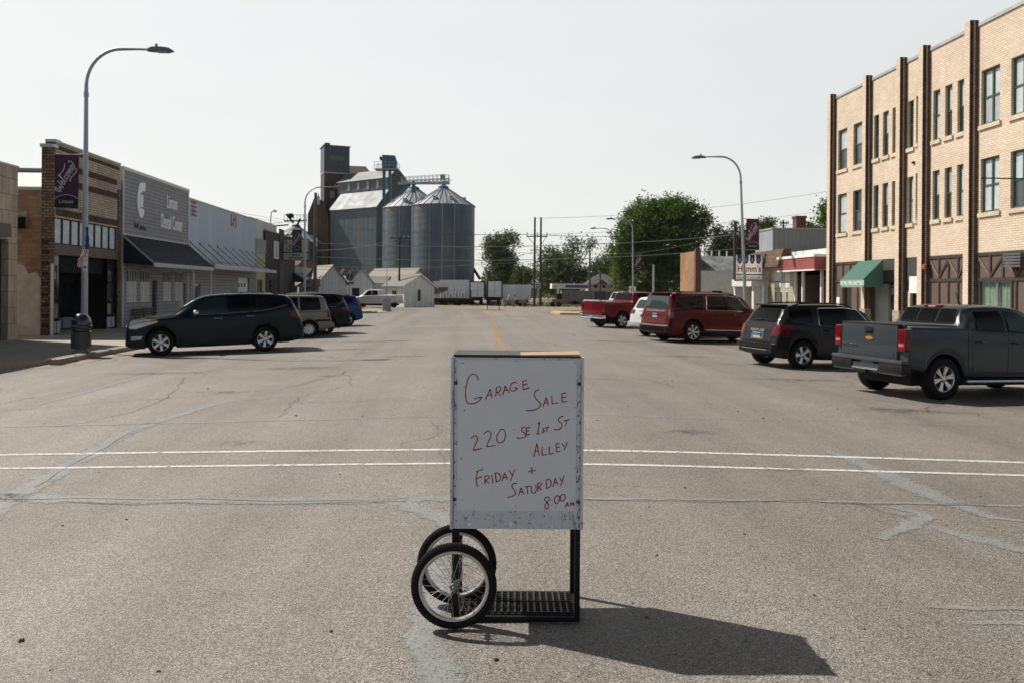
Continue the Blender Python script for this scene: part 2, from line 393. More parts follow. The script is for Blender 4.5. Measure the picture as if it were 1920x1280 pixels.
BLACK = M('black_plastic', (0.009, 0.009, 0.0095), 0.55, spec=.25); DARK = M('matt_black', (0.008, 0.008, 0.008), 0.95, var=0.05)
RUBBER = M('tyre_rubber', (0.011, 0.0105, 0.010), 0.85, bump=0.002, bscale=90, spec=.2); CHROME = M('chrome', (0.75, 0.75, 0.76), 0.12, 1.0, var=0.03)
ALLOY = M('alloy', (0.62, 0.61, 0.60), 0.3, 0.9, var=0.06); STEEL = M('galvanised_steel', (0.36, 0.385, 0.41), 0.5, 0.75, var=0.12)
WHITE = M('white_paint', (0.74, 0.74, 0.72), 0.55, var=0.06); GLASS = glass('dark_glass'); CLEAR = M('headlamp_lens', (0.42, 0.43, 0.43), 0.12, 0.3, var=0.2, coat=1)
RED = M('red_lens', (0.11, 0.002, 0.005), 0.2, coat=.25, var=0.1, spec=.25); AMBER = M('amber_lens', (0.6, 0.2, 0.02), 0.2, coat=1.0)
WOOD = M('weathered_wood', (0.16, 0.125, 0.095), 0.85, var=0.3, scale=4); IRON = M('black_iron', (0.006, 0.006, 0.0065), 0.55, 0.0, spec=.25)
# ================================================================ the setting
def strip(pts_l, pts_r, dz, name, mat, nsub=1, label=None):
    b = MB(); rows = []
    for (a, c) in zip(pts_l, pts_r):
        rows.append([Vector((a[0] + (c[0] - a[0]) * k / nsub, a[1] + (c[1] - a[1]) * k / nsub, 0)) for k in range(nsub + 1)])
    for r in rows:
        for p in r: p.z = gz(p.x, p.y) + dz
    b.grid(rows); o = b.build(name, mat, smooth=180, kind='structure')
    at_ = o.data.attributes.new('edge', 'FLOAT', 'POINT'); m = nsub + 1        # 0 along the border of a strip, 1 in its middle
    at_.data.foreach_set('value', [1 - abs(2 * (i % m) / nsub - 1) if nsub > 1 else 1.0 for i in range(len(o.data.vertices))]); return o
def frange(a, b, st):
    n = max(1, int(round((b - a) / st))); return [a + (b - a) * i / n for i in range(n + 1)]
ASPH = asphalt(); PAVE = pavement_slab()
GUT = speckle('gutter_concrete', (0.24, 0.20, 0.16), (0.36, 0.31, 0.25), 25, 0.004)
DIRT = speckle('dirt_and_gravel', (0.17, 0.14, 0.105), (0.31, 0.26, 0.20), 9, 0.02)
b = MB(); b.face([(-3000, -300, -0.5), (3000, -300, -0.5), (3000, 4000, -0.5), (-3000, 4000, -0.5)])
b.build('ground', speckle('dry_ground', (0.10, 0.10, 0.05), (0.19, 0.17, 0.10), 0.8, 0.02), kind='structure')
xs = [-70, -40, -25, -18] + frange(-13, 17, 0.5) + [22, 30, 45, 70]; ys = [-30, -10, 0, 10, 20, 30, 40, 50] + frange(56, 76, 1.5) + [80]
b = MB(); b.grid([[(x, y, gz(x, y)) for x in xs] for y in ys]); b.build('road', ASPH, smooth=180, kind='structure')
b = MB(); b.grid([[(x, y, -0.15 + 0.012 + 0.05 * math.sin(x * .7) * math.sin(y * .5)) for x in frange(-60, 90, 2.5)] for y in frange(77, 240, 2.5)])
b.build('gravel_lot', DIRT, smooth=180, kind='structure')
# sidewalks: a slab with a kerb face
KL = [(-60, 18.4), (-17, 18.6), (-14.4, 19.3), (-12.9, 20.6), (-12.0, 22.3), (-11.5, 24.5), (-11.4, 27), (-11.4, 74), (-12.5, 76.5), (-15, 78), (-60, 78.5)]
KR = [(70, 3.0), (16, 3.4), (14.2, 4.4), (13.3, 6.3), (13.0, 9), (13.1, 16), (13.4, 28), (14.0, 40), (15.6, 70), (16.2, 73), (18, 75), (70, 76)]
ZS = -0.10
def sidewalk(K, name):
    s = smooth_line([(x, y, 0) for x, y in K], 4)
    b = MB(); b.face([(p.x, p.y, ZS) for p in s]); b.build(name, PAVE, kind='structure')
    b = MB(); rows = []
    for i, p in enumerate(s):
        d = (s[min(i + 1, len(s) - 1)] - s[max(i - 1, 0)]).normalized(); nrm = Vector((d.y, -d.x, 0)) * (1 if K is KL else -1)
        o = [p - nrm * 0.15 + Vector((0, 0, ZS + .006)), p + Vector((0, 0, ZS + .004)), p + nrm * 0.03 + Vector((0, 0, ZS - .02))]
        g0 = p + nrm * 0.05; g1 = p + nrm * 0.62
        o += [Vector((g0.x, g0.y, gz(g0.x, g0.y) + .012)), Vector((g1.x, g1.y, gz(g1.x, g1.y) + .006))]
        rows.append(o)
    b.grid(rows); b.build('kerb', GUT, smooth=40, kind='structure')
sidewalk(KL, 'sidewalk'); sidewalk(KR, 'sidewalk')
# painted lines (each laid along points read off the photo's road surface)
LINE = speckle('road_paint_white', (0.50, 0.50, 0.48), (0.78, 0.78, 0.76), 30, 0.002, 0.7, 0.12)
YEL = speckle('road_paint_yellow', (0.46, 0.25, 0.045), (0.66, 0.38, 0.07), 30, 0.002, 0.7, 0.2)
def worn(name, base, amt):
    n = N(name); co = n.co(); c = n.mix(n.rng(n.noise(30, 5, 0.7, co), 0.3, 0.7, 0, 1), sc_(base, 0.85), base)
    h = n.rng(n.noise(14, 8, 0.8, co), amt, amt + 0.06, 1, 0.0); h = n.math('MULTIPLY', h, n.rng(n.noise(160, 2, 0.5, co), 0.25, 0.45, 0.35, 1))
    tr = n.n('ShaderNodeBsdfTransparent'); mx = n.n('ShaderNodeMixShader', {0: h}); n.set(Base_Color=c, Roughness=0.75)
    n.l(tr.outputs[0], mx.inputs[1]); n.l(n.p.outputs[0], mx.inputs[2]); n.l(mx.outputs[0], n.t.nodes['Material Output'].inputs[0]); return n.m
LINEW = worn('worn_white_paint', (0.62, 0.62, 0.60), 0.535); YELW = worn('worn_yellow_paint', (0.46, 0.25, 0.06), 0.50); OLDL = worn('old_white_paint', (0.32, 0.32, 0.32), 0.47)
def sealant():
    n = N('crack_sealant'); co = n.co(); sp_ = n.n('ShaderNodeTexVoronoi', {'Scale': 130.0, 'Vector': co}); h = n.n('ShaderNodeSeparateColor'); n.l(sp_.outputs['Color'], h.inputs[0])
    c = n.mix(n.rng(h.outputs[0], 0, 1, 0, 1), (0.19, 0.19, 0.188), (0.31, 0.308, 0.302)); c = n.mix(n.rng(n.noise(1.7, 7, 0.7, co), 0.4, 0.7, 0, .5), c, (0.17, 0.168, 0.163))
    e = n.n('ShaderNodeAttribute', attribute_name='edge'); v = n.math('ADD', e.outputs['Fac'], n.math('MULTIPLY', n.math('SUBTRACT', n.noise(16, 9, 0.75, co), 0.52), 3.0))
    a = n.math('MULTIPLY', n.rng(v, -0.12, 0.30, 0, 0.92, True), n.rng(h.outputs[1], 0.08, 0.2, 0.35, 1))
    tr = n.n('ShaderNodeBsdfTransparent'); mx = n.n('ShaderNodeMixShader', {0: a}); n.set(Base_Color=c, Roughness=0.58, Specular_IOR_Level=0.7)
    n.l(tr.outputs[0], mx.inputs[1]); n.l(n.p.outputs[0], mx.inputs[2]); n.l(mx.outputs[0], n.t.nodes['Material Output'].inputs[0]); return n.m
SEAL = sealant()
def road_line(pix, w, name, mat, dz=0.005, wob=0.0, step=0.4):
    P = [spot(*p) for p in pix]; P = [Vector((p.x, p.y, 0)) for p in P]
    ww = w if isinstance(w, (list, tuple)) else [w] * len(P)
    Q, WW = [], []
    for i in range(len(P) - 1):
        n = max(1, int((P[i + 1] - P[i]).length / step))
        for k in range(n): Q.append(P[i].lerp(P[i + 1], k / n)); WW.append(ww[i] + (ww[i + 1] - ww[i]) * k / n)
    Q.append(P[-1]); WW.append(ww[-1]); L, Rr = [], []
    for i, q in enumerate(Q):
        d = (Q[min(i + 1, len(Q) - 1)] - Q[max(i - 1, 0)]).normalized(); n = Vector((-d.y, d.x, 0))
        a = WW[i] / 2 * (1 + wob * random.uniform(-1, 1)); c = WW[i] / 2 * (1 + wob * random.uniform(-1, 1)); off = n * wob * 0.10 * random.uniform(-1, 1)
        L.append(q + n * a + off); Rr.append(q - n * c + off)
    return strip(L, Rr, dz, name, mat, 4)
road_line([(-120, 855), (0, 852.5), (300, 848), (840, 842.5), (1095, 844), (1400, 851), (1920, 867), (2100, 873)], 0.10, 'road_marking', LINEW)
road_line([(-120, 881), (0, 878), (300, 874.5), (840, 868.5), (1095, 870), (1400, 877), (1920, 891), (2100, 896)], 0.085, 'road_marking', LINEW)
road_line([(941.5, 668), (931, 640), (921.5, 601), (915, 575)], 0.075, 'road_marking', YELW, 0.006)
road_line([(950.5, 668), (938.5, 640), (927, 601), (919, 575)], 0.075, 'road_marking', YELW, 0.006)
for p in ([(600, 713), (840, 711)], [(1095, 714), (1500, 722), (1920, 738)], [(620, 703), (720, 700), (840, 700)], [(440, 755), (840, 748)]):
    road_line(p, 0.09, 'road_marking', OLDL, 0.005)
# grey crack-sealing bands
for p, w in (([(-60, 985), (0, 940), (60, 910), (150, 860), (230, 815), (300, 788), (420, 752), (540, 742)], [.44, .48, .36, .34, .32, .30, .16, .06]),
             ([(-60, 932), (60, 934), (300, 937), (560, 938), (760, 936), (850, 934)], [.36, .32, .30, .30, .28, .26]),
             ([(1095, 935), (1400, 937), (1700, 943), (1990, 949)], [.08, .07, .09, .07]),
             ([(700, 925), (760, 945), (815, 965), (860, 990), (900, 1030)], [.1, .25, .3, .2, .1]),
             ([(838, 1300), (815, 1240), (790, 1190), (800, 1150), (830, 1120), (812, 1080), (790, 1030), (840, 1000)], [.25, .26, .27, .25, .25, .25, .16, .10]),
             ([(0, 800), (200, 795), (440, 790), (840, 780)], [.12, .16, .12, .06]), ([(1095, 776), (1300, 783), (1600, 790), (1990, 803)], [.06, .1, .07, .07]),
             ([(1540, 840), (1600, 862), (1660, 890), (1720, 915), (1790, 945), (1860, 970), (1990, 985)], [.05, .3, .35, .4, .35, .12, .05]),
             ([(1650, 1010), (1700, 985), (1740, 970), (1720, 960), (1640, 945)], [.12, .18, .2, .15, .05]), ([(1750, 985), (1810, 1005), (1880, 1022), (1990, 1045)], [.12, .2, .22, .2]),
             ([(60, 760), (160, 735), (260, 705), (400, 680)], [.14, .16, .14, .06]), ([(1740, 1137), (1850, 1140), (1990, 1140)], [.04, .07, .06]), ([(1820, 1168), (1990, 1166)], [.05, .1])):
    road_line(p, w, 'road_patch', SEAL, 0.0035, 0.20, 0.09)
CRK = M('bitumen_crack', (0.018, 0.017, 0.016), 0.8)
def crack(pix, w=0.011):
    P = [spot(*p) for p in pix]; Q = []
    for a, c in zip(P, P[1:]):
        n = max(2, int((c - a).length / 0.35))
        Q += [a.lerp(c, k / n) + Vector((random.uniform(-.07, .07), random.uniform(-.07, .07), 0)) for k in range(n)]
    L, Rr = [], []
    for i, q in enumerate(Q):
        d = (Q[min(i + 1, len(Q) - 1)] - Q[max(i - 1, 0)]).normalized(); n = Vector((-d.y, d.x, 0)) * w * random.uniform(.3, .8); L.append(q + n); Rr.append(q - n)
    strip(L, Rr, 0.0055, 'road_marking', CRK)
for p in ([(0, 712), (180, 702), (300, 690), (520, 683)], [(360, 700), (420, 690), (640, 676), (860, 668)], [(540, 726), (620, 705), (690, 690)],           [(1010, 640), (1080, 655), (1200, 672)], [(1140, 660), (1290, 676), (1480, 690)], [(1230, 700), (1500, 716), (1700, 735)], [(1600, 760), (1700, 770), (1900, 776)], [(560, 668), (700, 660), (830, 655)], [(300, 672), (520, 672), (760, 680)]):
    crack(p)
for p in ([(0, 936), (300, 938), (600, 940), (850, 936)], [(100, 943), (500, 944), (840, 941)], [(1095, 936), (1500, 941), (1920, 948)], [(60, 915), (170, 850), (290, 792)], [(0, 770), (240, 752), (480, 735)], [(120, 800), (260, 770), (330, 735), (350, 705)], [(1130, 700), (1220, 712), (1280, 730)],
          [(1010, 690), (1120, 700)], [(640, 690), (660, 720), (560, 745), (520, 790)], [(330, 690), (420, 710), (560, 712)], [(1560, 740), (1700, 757), (1880, 765)], [(1260, 655), (1330, 664), (1400, 668)]):
    crack(p, random.uniform(.006, .010))
STAIN = N('oil_stain'); _e = STAIN.n('ShaderNodeAttribute', attribute_name='edge'); _v = STAIN.math('MULTIPLY', STAIN.rng(_e.outputs['Fac'], 0, 1, 0, .55, True), STAIN.rng(STAIN.noise(5, 8, .75), .42, .62, 0, 1)); _t = STAIN.n('ShaderNodeBsdfTransparent'); _m = STAIN.n('ShaderNodeMixShader', {0: _v}); STAIN.set(Base_Color=(.045, .04, .036), Roughness=.6)
STAIN.l(_t.outputs[0], _m.inputs[1]); STAIN.l(STAIN.p.outputs[0], _m.inputs[2]); STAIN.l(_m.outputs[0], STAIN.t.nodes['Material Output'].inputs[0])
def stain(px, py, rx, ry):
    p = spot(px, py); b = MB(); c = b.v((p.x, p.y, gz(p.x, p.y) + .007)); ring = []
    for k in range(20):
        a = 6.283 * k / 20; x, y = p.x + rx * math.cos(a), p.y + ry * math.sin(a); ring.append(b.v((x, y, gz(x, y) + .007)))
    for k in range(20): b.bm.faces.new([c, ring[k], ring[(k + 1) % 20]])
    o = b.build('road_patch', STAIN.m, kind='structure'); at_ = o.data.attributes.new('edge', 'FLOAT', 'POINT'); at_.data.foreach_set('value', [1.0] + [0.0] * 20)
for q in ((640, 655, 1.6, .5), (760, 668, 1.2, .4), (560, 690, 1.4, .6), (300, 700, 1.8, .5), (1500, 712, 1.6, .5), (1280, 668, 1.8, .6), (1150, 640, 2.2, .8), (1700, 770, 1.2, .5), (620, 705, .5, .3), (720, 640, 3.0, .8), (1560, 690, 1.0, .6), (410, 735, .9, .35), (1290, 810, .5, .3), (450, 830, .4, .25), (1480, 880, .35, .2)): stain(*q)
# loose chips of aggregate and twigs
STN = speckle('loose_chips', (0.03, 0.028, 0.025), (0.16, 0.14, 0.12), 30)
b = MB()
for k in range(110):
    p = spot(random.uniform(-20, 1940), random.choice([random.uniform(690, 800), random.uniform(700, 1290)])); s = random.uniform(.005, .013)
    if random.random() < .12: s *= 1.8
    b.T = Matrix.Translation(p + Vector((0, 0, s * .3))) @ Matrix.Rotation(random.uniform(0, 6), 4, 'Z')
    b.hexa([(-s, -s * .7, -s * .4), (s, -s * .6, -s * .4), (s * .8, s * .8, -s * .4), (-s * .7, s, -s * .4), (-s * .5, -s * .4, s * .5), (s * .6, -s * .3, s * .4), (s * .4, s * .4, s * .5), (-s * .4, s * .5, s * .4)])
b.T = None
o = b.build('gravel', STN, kind='stuff')
GRASS = leafmat('verge_grass', (0.05, 0.085, 0.02), (0.12, 0.13, 0.045), 0.3)
def grass(name, poly_fn, n, h):
    b = MB()
    for k in range(n):
        x, y, z = poly_fn(); a = random.uniform(0, 6.28); w = h * .35; c, s = math.cos(a) * w, math.sin(a) * w; t = random.uniform(.5, 1.2) * h
        b.face([(x - c, y - s, z), (x + c, y + s, z), (x + c * .3 + random.uniform(-h, h) * .5, y + s * .3, z + t)])
    o = b.build(name, GRASS, kind='stuff'); return o
# far hills beyond the railway
b = MB(); rows = []
for j in range(8):
    rows.append([(x, 900 + j * 60, -1 + (9 + 4 * math.sin(x * .006) + 3 * math.sin(x * .017 + 1)) * math.sin(j / 7 * math.pi / 2)) for x in frange(-900, 900, 30)])
b.grid(rows); b.build('hills', speckle('far_hillside', (0.10, 0.15, 0.13), (0.16, 0.20, 0.16), 0.02, 0), smooth=180, kind='structure')

# ================================================================ the sandwich board on bicycle wheels
SD = 4.72; SCL = FOC / SD                        # metres in front of the eye, pixels per metre there
S0 = spot(968, 1168)
base = Vector((S0.x, S0.y, gz(S0.x, S0.y)))
sg = thing('garage_sale_sign', 'white wheeled sign board hand lettered in red for a garage sale, standing in the road', 'sign', base, -YAW)
def sl(px, py, y=0.0):                           # photo pixel on the sign's front plane -> sign coordinates
    return Vector(((px - 968) / SCL, y, (1168 - py) / SCL))
BOARD = N('scuffed_white_board')
_n = BOARD; _s = _n.n('ShaderNodeMapping', {'Scale': (1, 1, 0.35)}); _n.l(_n.co(), _s.inputs[0])
_f = _n.rng(_n.noise(17, 9, 0.85, _s.outputs[0]), 0.555, 0.60, 0, 0.9); _g = _n.rng(_n.noise(3, 6, 0.7), 0.3, 0.7, 0, 1)
_c = _n.mix(_f, _n.mix(_g, (0.52, 0.55, 0.58), (0.62, 0.65, 0.68)), (0.07, 0.065, 0.06)); BOARD = _n.set(Base_Color=_c, Roughness=0.5)
SHEET = M('whiteboard_sheet', (0.66, 0.685, 0.71), 0.35, var=0.035, scale=5)
X0, X1 = sl(848, 0).x, sl(1086, 0).x; Z0, Z1 = sl(0, 990).z, sl(0, 668).z
DPT = 0.45
b = MB(); b.box(X0, 0, Z0, X1, 0.018, Z1); b.build('front_panel', BOARD, sg)
b = MB(); b.box(X0, DPT - .018, Z0, X1, DPT, Z1); b.build('back_panel', BOARD, sg)
b = MB(); b.box(sl(855, 0).x, -0.004, sl(0, 955).z, sl(1078, 0).x, -0.0005, sl(0, 672).z)
sheet = b.build('writing_sheet', SHEET, sg)
for px in (841.5, 1086.8):
    b = MB(); x = sl(px, 0).x; w = .016
    b.box(x, -.006, Z0 - .004, x + w, 0.03, Z1 + .006); b.box(x, DPT - .03, Z0 - .004, x + w, DPT + .006, Z1 + .006)
    b.box(x + .004, .03, Z0 + .02, x + w - .004, DPT - .03, Z1 - .012); b.build('side_panel', BOARD, sg)
b = MB(); b.box(sl(843, 0).x, .004, Z1 + .002, sl(1086, 0).x, DPT - .004, Z1 + .009); b.box(sl(846, 0).x, .0, Z1 + .010, sl(972, 0).x, .24, Z1 + .017)
b.build('top_cover', M('black_sheet', (0.02, 0.02, 0.021), 0.45), sg)
TB = .030                                        # black tube frame
def tube_bar(bb, p, q, w=TB): bb.bar(p, q, w)
xl, xr = sl(852, 0).x, sl(1083, 0).x
b = MB()
for y in (0.033, DPT - .033):
    tube_bar(b, (xr, y, 0.0), (xr, y, Z1 - .03)); tube_bar(b, (xl, y, 0.012), (xl, y, Z1 - .03), .042 if y < .1 else .034)
    tube_bar(b, (xl, y, 0.017), (xr - .0155, y, 0.017))
tube_bar(b, (xr, .049, 0.018), (xr, DPT - .049, 0.018)); tube_bar(b, (xl, .055, 0.02), (xl, DPT - .052, 0.02))
for z in (Z0 + .12, Z1 - .1):
    tube_bar(b, (xr, .049, z), (xr, DPT - .049, z)); tube_bar(b, (xl, .055, z), (xl, DPT - .052, z))
b.build('frame', IRON, sg)
def tread():                                      # two ribbed plates across the base
    b = MB()
    for y0, y1 in ((.052, .215), (.225, DPT - .052)):
        b.box(xl + .02, y0, .033, xr - .017, y1, .037)
        x = xl + .03
        while x < xr - .03:
            b.box(x, y0 + .004, .0372, x + .012, y1 - .004, .048); x += .040
        for k in range(5): b.box(xl + .022, y0 + .02 + k * (y1 - y0 - .04) / 4 - .002, .0375, xr - .019, y0 + .02 + k * (y1 - y0 - .04) / 4 + .002, .044)
    return b
tread().build('base_plate', M('worn_black_tread', (0.030, 0.028, 0.026), 0.5, 0.4, var=0.3, scale=8), sg)
SPOKE = M('spoke_steel', (0.34, 0.34, 0.34), 0.6, 0.6)
def bicycle_wheel(px, py, dist):
    p = at(px, py, dist) - base; p = Matrix.Rotation(YAW, 4, 'Z') @ p; r = 0.25; p.z = r + 0.001
    A = Matrix.Translation(p) @ Matrix.Rotation(math.pi / 2, 4, 'X')
    b = MB(); b.lathe([(r - .024 + .024 * math.cos(t), .024 * math.sin(t)) for t in [2 * math.pi * k / 14 for k in range(15)]], 64, A)
    for k in range(90):                           # tread knobs
        t = 2 * math.pi * k / 90; b.T = A @ Matrix.Rotation(t, 4, 'Z')
        for z in (-.012, 0, .012): b.box(r - .004 - abs(z) * .25, -.0045, z - .0035, r + .001 - abs(z) * .25, .0045, z + .0035)
    b.T = None
    t = b.build('wheel', RUBBER, sg, smooth=40)
    rr = .204
    b = MB(); b.lathe([(rr, -.014), (rr + .002, -.012), (rr, .0), (rr + .002, .012), (rr, .014), (rr - .012, .013), (rr - .018, .006), (rr - .018, -.006), (rr - .012, -.013), (rr, -.014)], 64, A)
    b.build('rim', M('weathered_rim', (0.55, 0.54, 0.52), 0.32, 0.85, var=0.15, scale=12), t, smooth=30)
    b = MB(); b.lathe([(0, .034), (.007, .034), (.009, .028), (.022, .027), (.024, .022), (.012, .02), (.012, -.02), (.024, -.022), (.022, -.027), (.009, -.028), (.007, -.034), (0, -.034)], 24, A)
    b.build('hub', M('dull_hub', (0.22, 0.215, 0.20), 0.45, 0.8, var=.25, scale=30), t, smooth=30)
    b = MB()
    for k in range(28):
        a = 2 * math.pi * k / 28; s = 1 if k % 2 else -1; o = (0.9 if (k // 2) % 2 else -0.9)
        b.tube([A @ Vector((.022 * math.cos(a + o), .022 * math.sin(a + o), .021 * s)), A @ Vector(((rr - .016) * math.cos(a), (rr - .016) * math.sin(a), .003 * s))], .0013, 5)
    b.tube([A @ Vector((0, 0, -.05)), A @ Vector((0, 0, .075))], .006, 8)
    b.build('spokes', SPOKE, t)
    return p
bicycle_wheel(851, 1091, 4.66); bicycle_wheel(856.5, 1053.5, 5.03)
for px, py in ((850.5, 716), (1083, 716), (850, 935), (1082.5, 938)):
    p = sl(px, py, -.006); b = MB(); b.lathe([(0, .004), (.006, .0035), (.010, .001), (.011, -.004)], 12, Matrix.Translation(p) @ Matrix.Rotation(math.pi / 2, 4, 'X'))
    b.build('rivet', M('rusty_rivet', (0.10, 0.075, 0.06), 0.6, 0.6), sg, smooth=60)
HW = """258,250 252,225 232,210 210,215 190,245 177,300 175,350 183,395 205,408 235,405 262,390 280,372 285,362|285,362 258,368 232,375|308,382 325,340 340,308|340,308 347,340 352,368|318,350 350,345|380,298 379,330 375,358|380,298 400,292 412,305 400,325 382,330|384,330 415,355|425,345 440,285|440,285 453,308 465,330|432,318 460,312|520,265 500,262 480,275 472,300 480,318 505,318 522,300 500,300|585,248 555,255|556,255 560,310|560,310 603,298|557,280 590,272
668,310 645,318 635,345 650,375 675,400 672,425 640,445 578,452|692,428 705,390 715,360|715,360 722,388 728,415|698,402 725,395|752,350 755,405|755,405 798,396|850,330 818,337|818,337 822,392|822,392 856,386|820,362 848,357
215,640 235,622 255,630 255,655 238,690 230,720|230,720 290,705|300,610 325,587 345,600 345,630 328,665 318,695|318,695 378,685|405,590 388,620 388,655 410,668 435,650 445,615 435,582 412,578 405,590
578,560 558,565 552,585 575,605 575,625 545,635 518,632|610,562 582,568|582,568 585,615|585,615 608,610|583,588 603,585|660,540 672,525|672,525 660,605|650,608 675,603|708,568 695,570 695,582 705,588 695,595 685,592|712,566 737,560|724,563 718,592|832,487 810,492 798,510 805,525 822,540 815,565 790,578 768,575|832,518 875,508|855,512 845,555
635,758 646,710 655,668|655,668 664,712 672,752|640,725 668,718|690,690 690,748|690,748 722,742|738,688 738,742|738,742 768,735|805,668 783,672|783,672 785,725|785,725 815,720|784,698 808,692|822,668 838,690|860,658 848,688 835,715
597,860 650,848|620,828 625,875|250,862 298,845|258,860 250,915 260,965|252,908 290,895|308,892 310,945|308,892 330,888 335,905 312,918|312,918 338,940|355,880 362,940|378,870 385,930|385,930 410,915 412,885 390,868 378,870|425,925 432,895 440,868|440,868 451,892 460,915|430,902 455,895|470,850 490,885|507,845 494,884 480,922
525,938 500,940 490,960 508,985 515,1010 490,1025 458,1032|535,1018 552,965|552,965 562,990 570,1012|540,998 565,992|575,962 612,955|592,960 596,1010|620,952 622,995 640,1002 652,985 650,945|662,938 665,990|662,938 682,932 685,950 665,962|665,962 690,980|718,915 722,970|722,970 748,955 752,925 735,908 718,915|765,960 772,930 778,900|778,900 789,925 798,948|768,935 792,928|808,893 822,920|840,883 828,918 815,955
740,1030 720,1028 710,1045 722,1062 738,1080 730,1103 715,1105 712,1085 728,1062 742,1042 740,1030|757,1048 758,1053|758,1080 759,1085|795,1018 780,1030 776,1060 792,1072 806,1052 808,1025 795,1018|835,1008 818,1018 815,1045 830,1055 845,1038 847,1018 835,1008|845,1098 862,1062|862,1062 870,1090|850,1085 868,1080|880,1090 885,1062|885,1062 895,1080|895,1080 902,1060|902,1060 908,1088"""
INK = M('red_marker', (0.24, 0.008, 0.012), 0.5, var=0.3, scale=14)
def inkline(b, pts):
    P = [sl(820 + float(x) / 3.5567, 640 + float(y) / 3.5567, -.0046) for x, y in (q.split(',') for q in pts.split())]
    P = smooth_line(P, 4) if len(P) > 2 else P
    L = []
    for i, q in enumerate(P):
        d = (P[min(i + 1, len(P) - 1)] - P[max(i - 1, 0)]); d.normalize(); n = Vector((-d.z, 0, d.x)) * .0032 * random.uniform(.85, 1.15); L.append([q + n, q + Vector((0, -.0004, 0)), q - n])
    b.grid(L)
for row in HW.split('\n'):
    b = MB()
    for l in row.split('|'): inkline(b, l)
    b.build('handwriting', INK, sheet)
b = MB(); mk = random.Random(9)                   # old tape ends, nicks and scuffs on the board
for px, py, w, h in [(862, 679, 5, 1.2), (961, 675, 4, 1.2), (1071, 677, 5, 1.2), (864, 723, 5, 1), (866, 769, 1.5, 4), (1073, 761, 5, 1), (862, 860, 1.2, 4), (861, 898, 1, 3), (865, 938, 1, 4), (1075, 876, 1.4, 3), (964, 949, 1.2, 4), (1040, 949, 1.2, 3), (960, 803, 3, 1.4)]:
    p = sl(px, py, -.0047); s = 1 / SCL; b.box(p.x, -.0052, p.z, p.x + w * s, -.0042, p.z + h * s)
b.build('scuff', M('grey_scuff', (.20, .20, .21), .7), sheet)
b = MB()
for k in range(150):
    e = mk.random(); 
    if e < .45: px, py = mk.uniform(850, 1084), mk.uniform(957, 988)
    elif e < .85: px, py = mk.uniform(1079.5, 1085.5), mk.choice([mk.uniform(672, 985), mk.uniform(830, 985)])
    else: px, py = mk.uniform(848.5, 854), mk.uniform(672, 985)
    p = sl(px, py); w, h = (mk.uniform(.4, 3.2) / SCL, mk.uniform(.4, 1.6) / SCL) if e < .45 else (mk.uniform(.4, 1.8) / SCL, mk.uniform(.6, 5) / SCL)
    n_ = mk.randint(5, 8); b.face([(p.x + w * math.cos(6.283 * i / n_) * mk.uniform(.4, 1), -.0009, p.z + h * math.sin(6.283 * i / n_) * mk.uniform(.4, 1)) for i in range(n_)])
fp = [o for o in sg.children if o.name.startswith('front_panel')][0]; b.build('chipped_paint', M('chipped_dark_metal', (.05, .047, .045), .7, var=.5, scale=60), fp)
b = MB()
for px, py, w, h in ((876, 984, 5, 5), (954, 985, 5, 8), (1033, 986, 2.5, 3)): p = sl(px, py); b.box(p.x, -.0015, p.z, p.x + w / SCL, -.0003, p.z + h / SCL)
b.build('tape_scrap', M('white_tape', (.8, .84, .9), .4), fp)
# strip of cardboard lying on the lid
b = MB(); z = Z1 + .011
b.hexa([(sl(965, 0).x, .02, z), (sl(1084, 0).x, .005, z), (sl(1088, 0).x, .20, z), (sl(972, 0).x, .23, z), (sl(965, 0).x, .02, z + .004), (sl(1084, 0).x, .005, z + .012), (sl(1088, 0).x, .20, z + .018), (sl(972, 0).x, .23, z + .005)])
cb = b.build('cardboard', M('brown_cardboard', (0.40, 0.29, 0.19), 0.85), None, base, None, (0, 0, -YAW)); tag(cb, 'torn strip of brown cardboard lying on top of the wheeled sign board', 'cardboard')

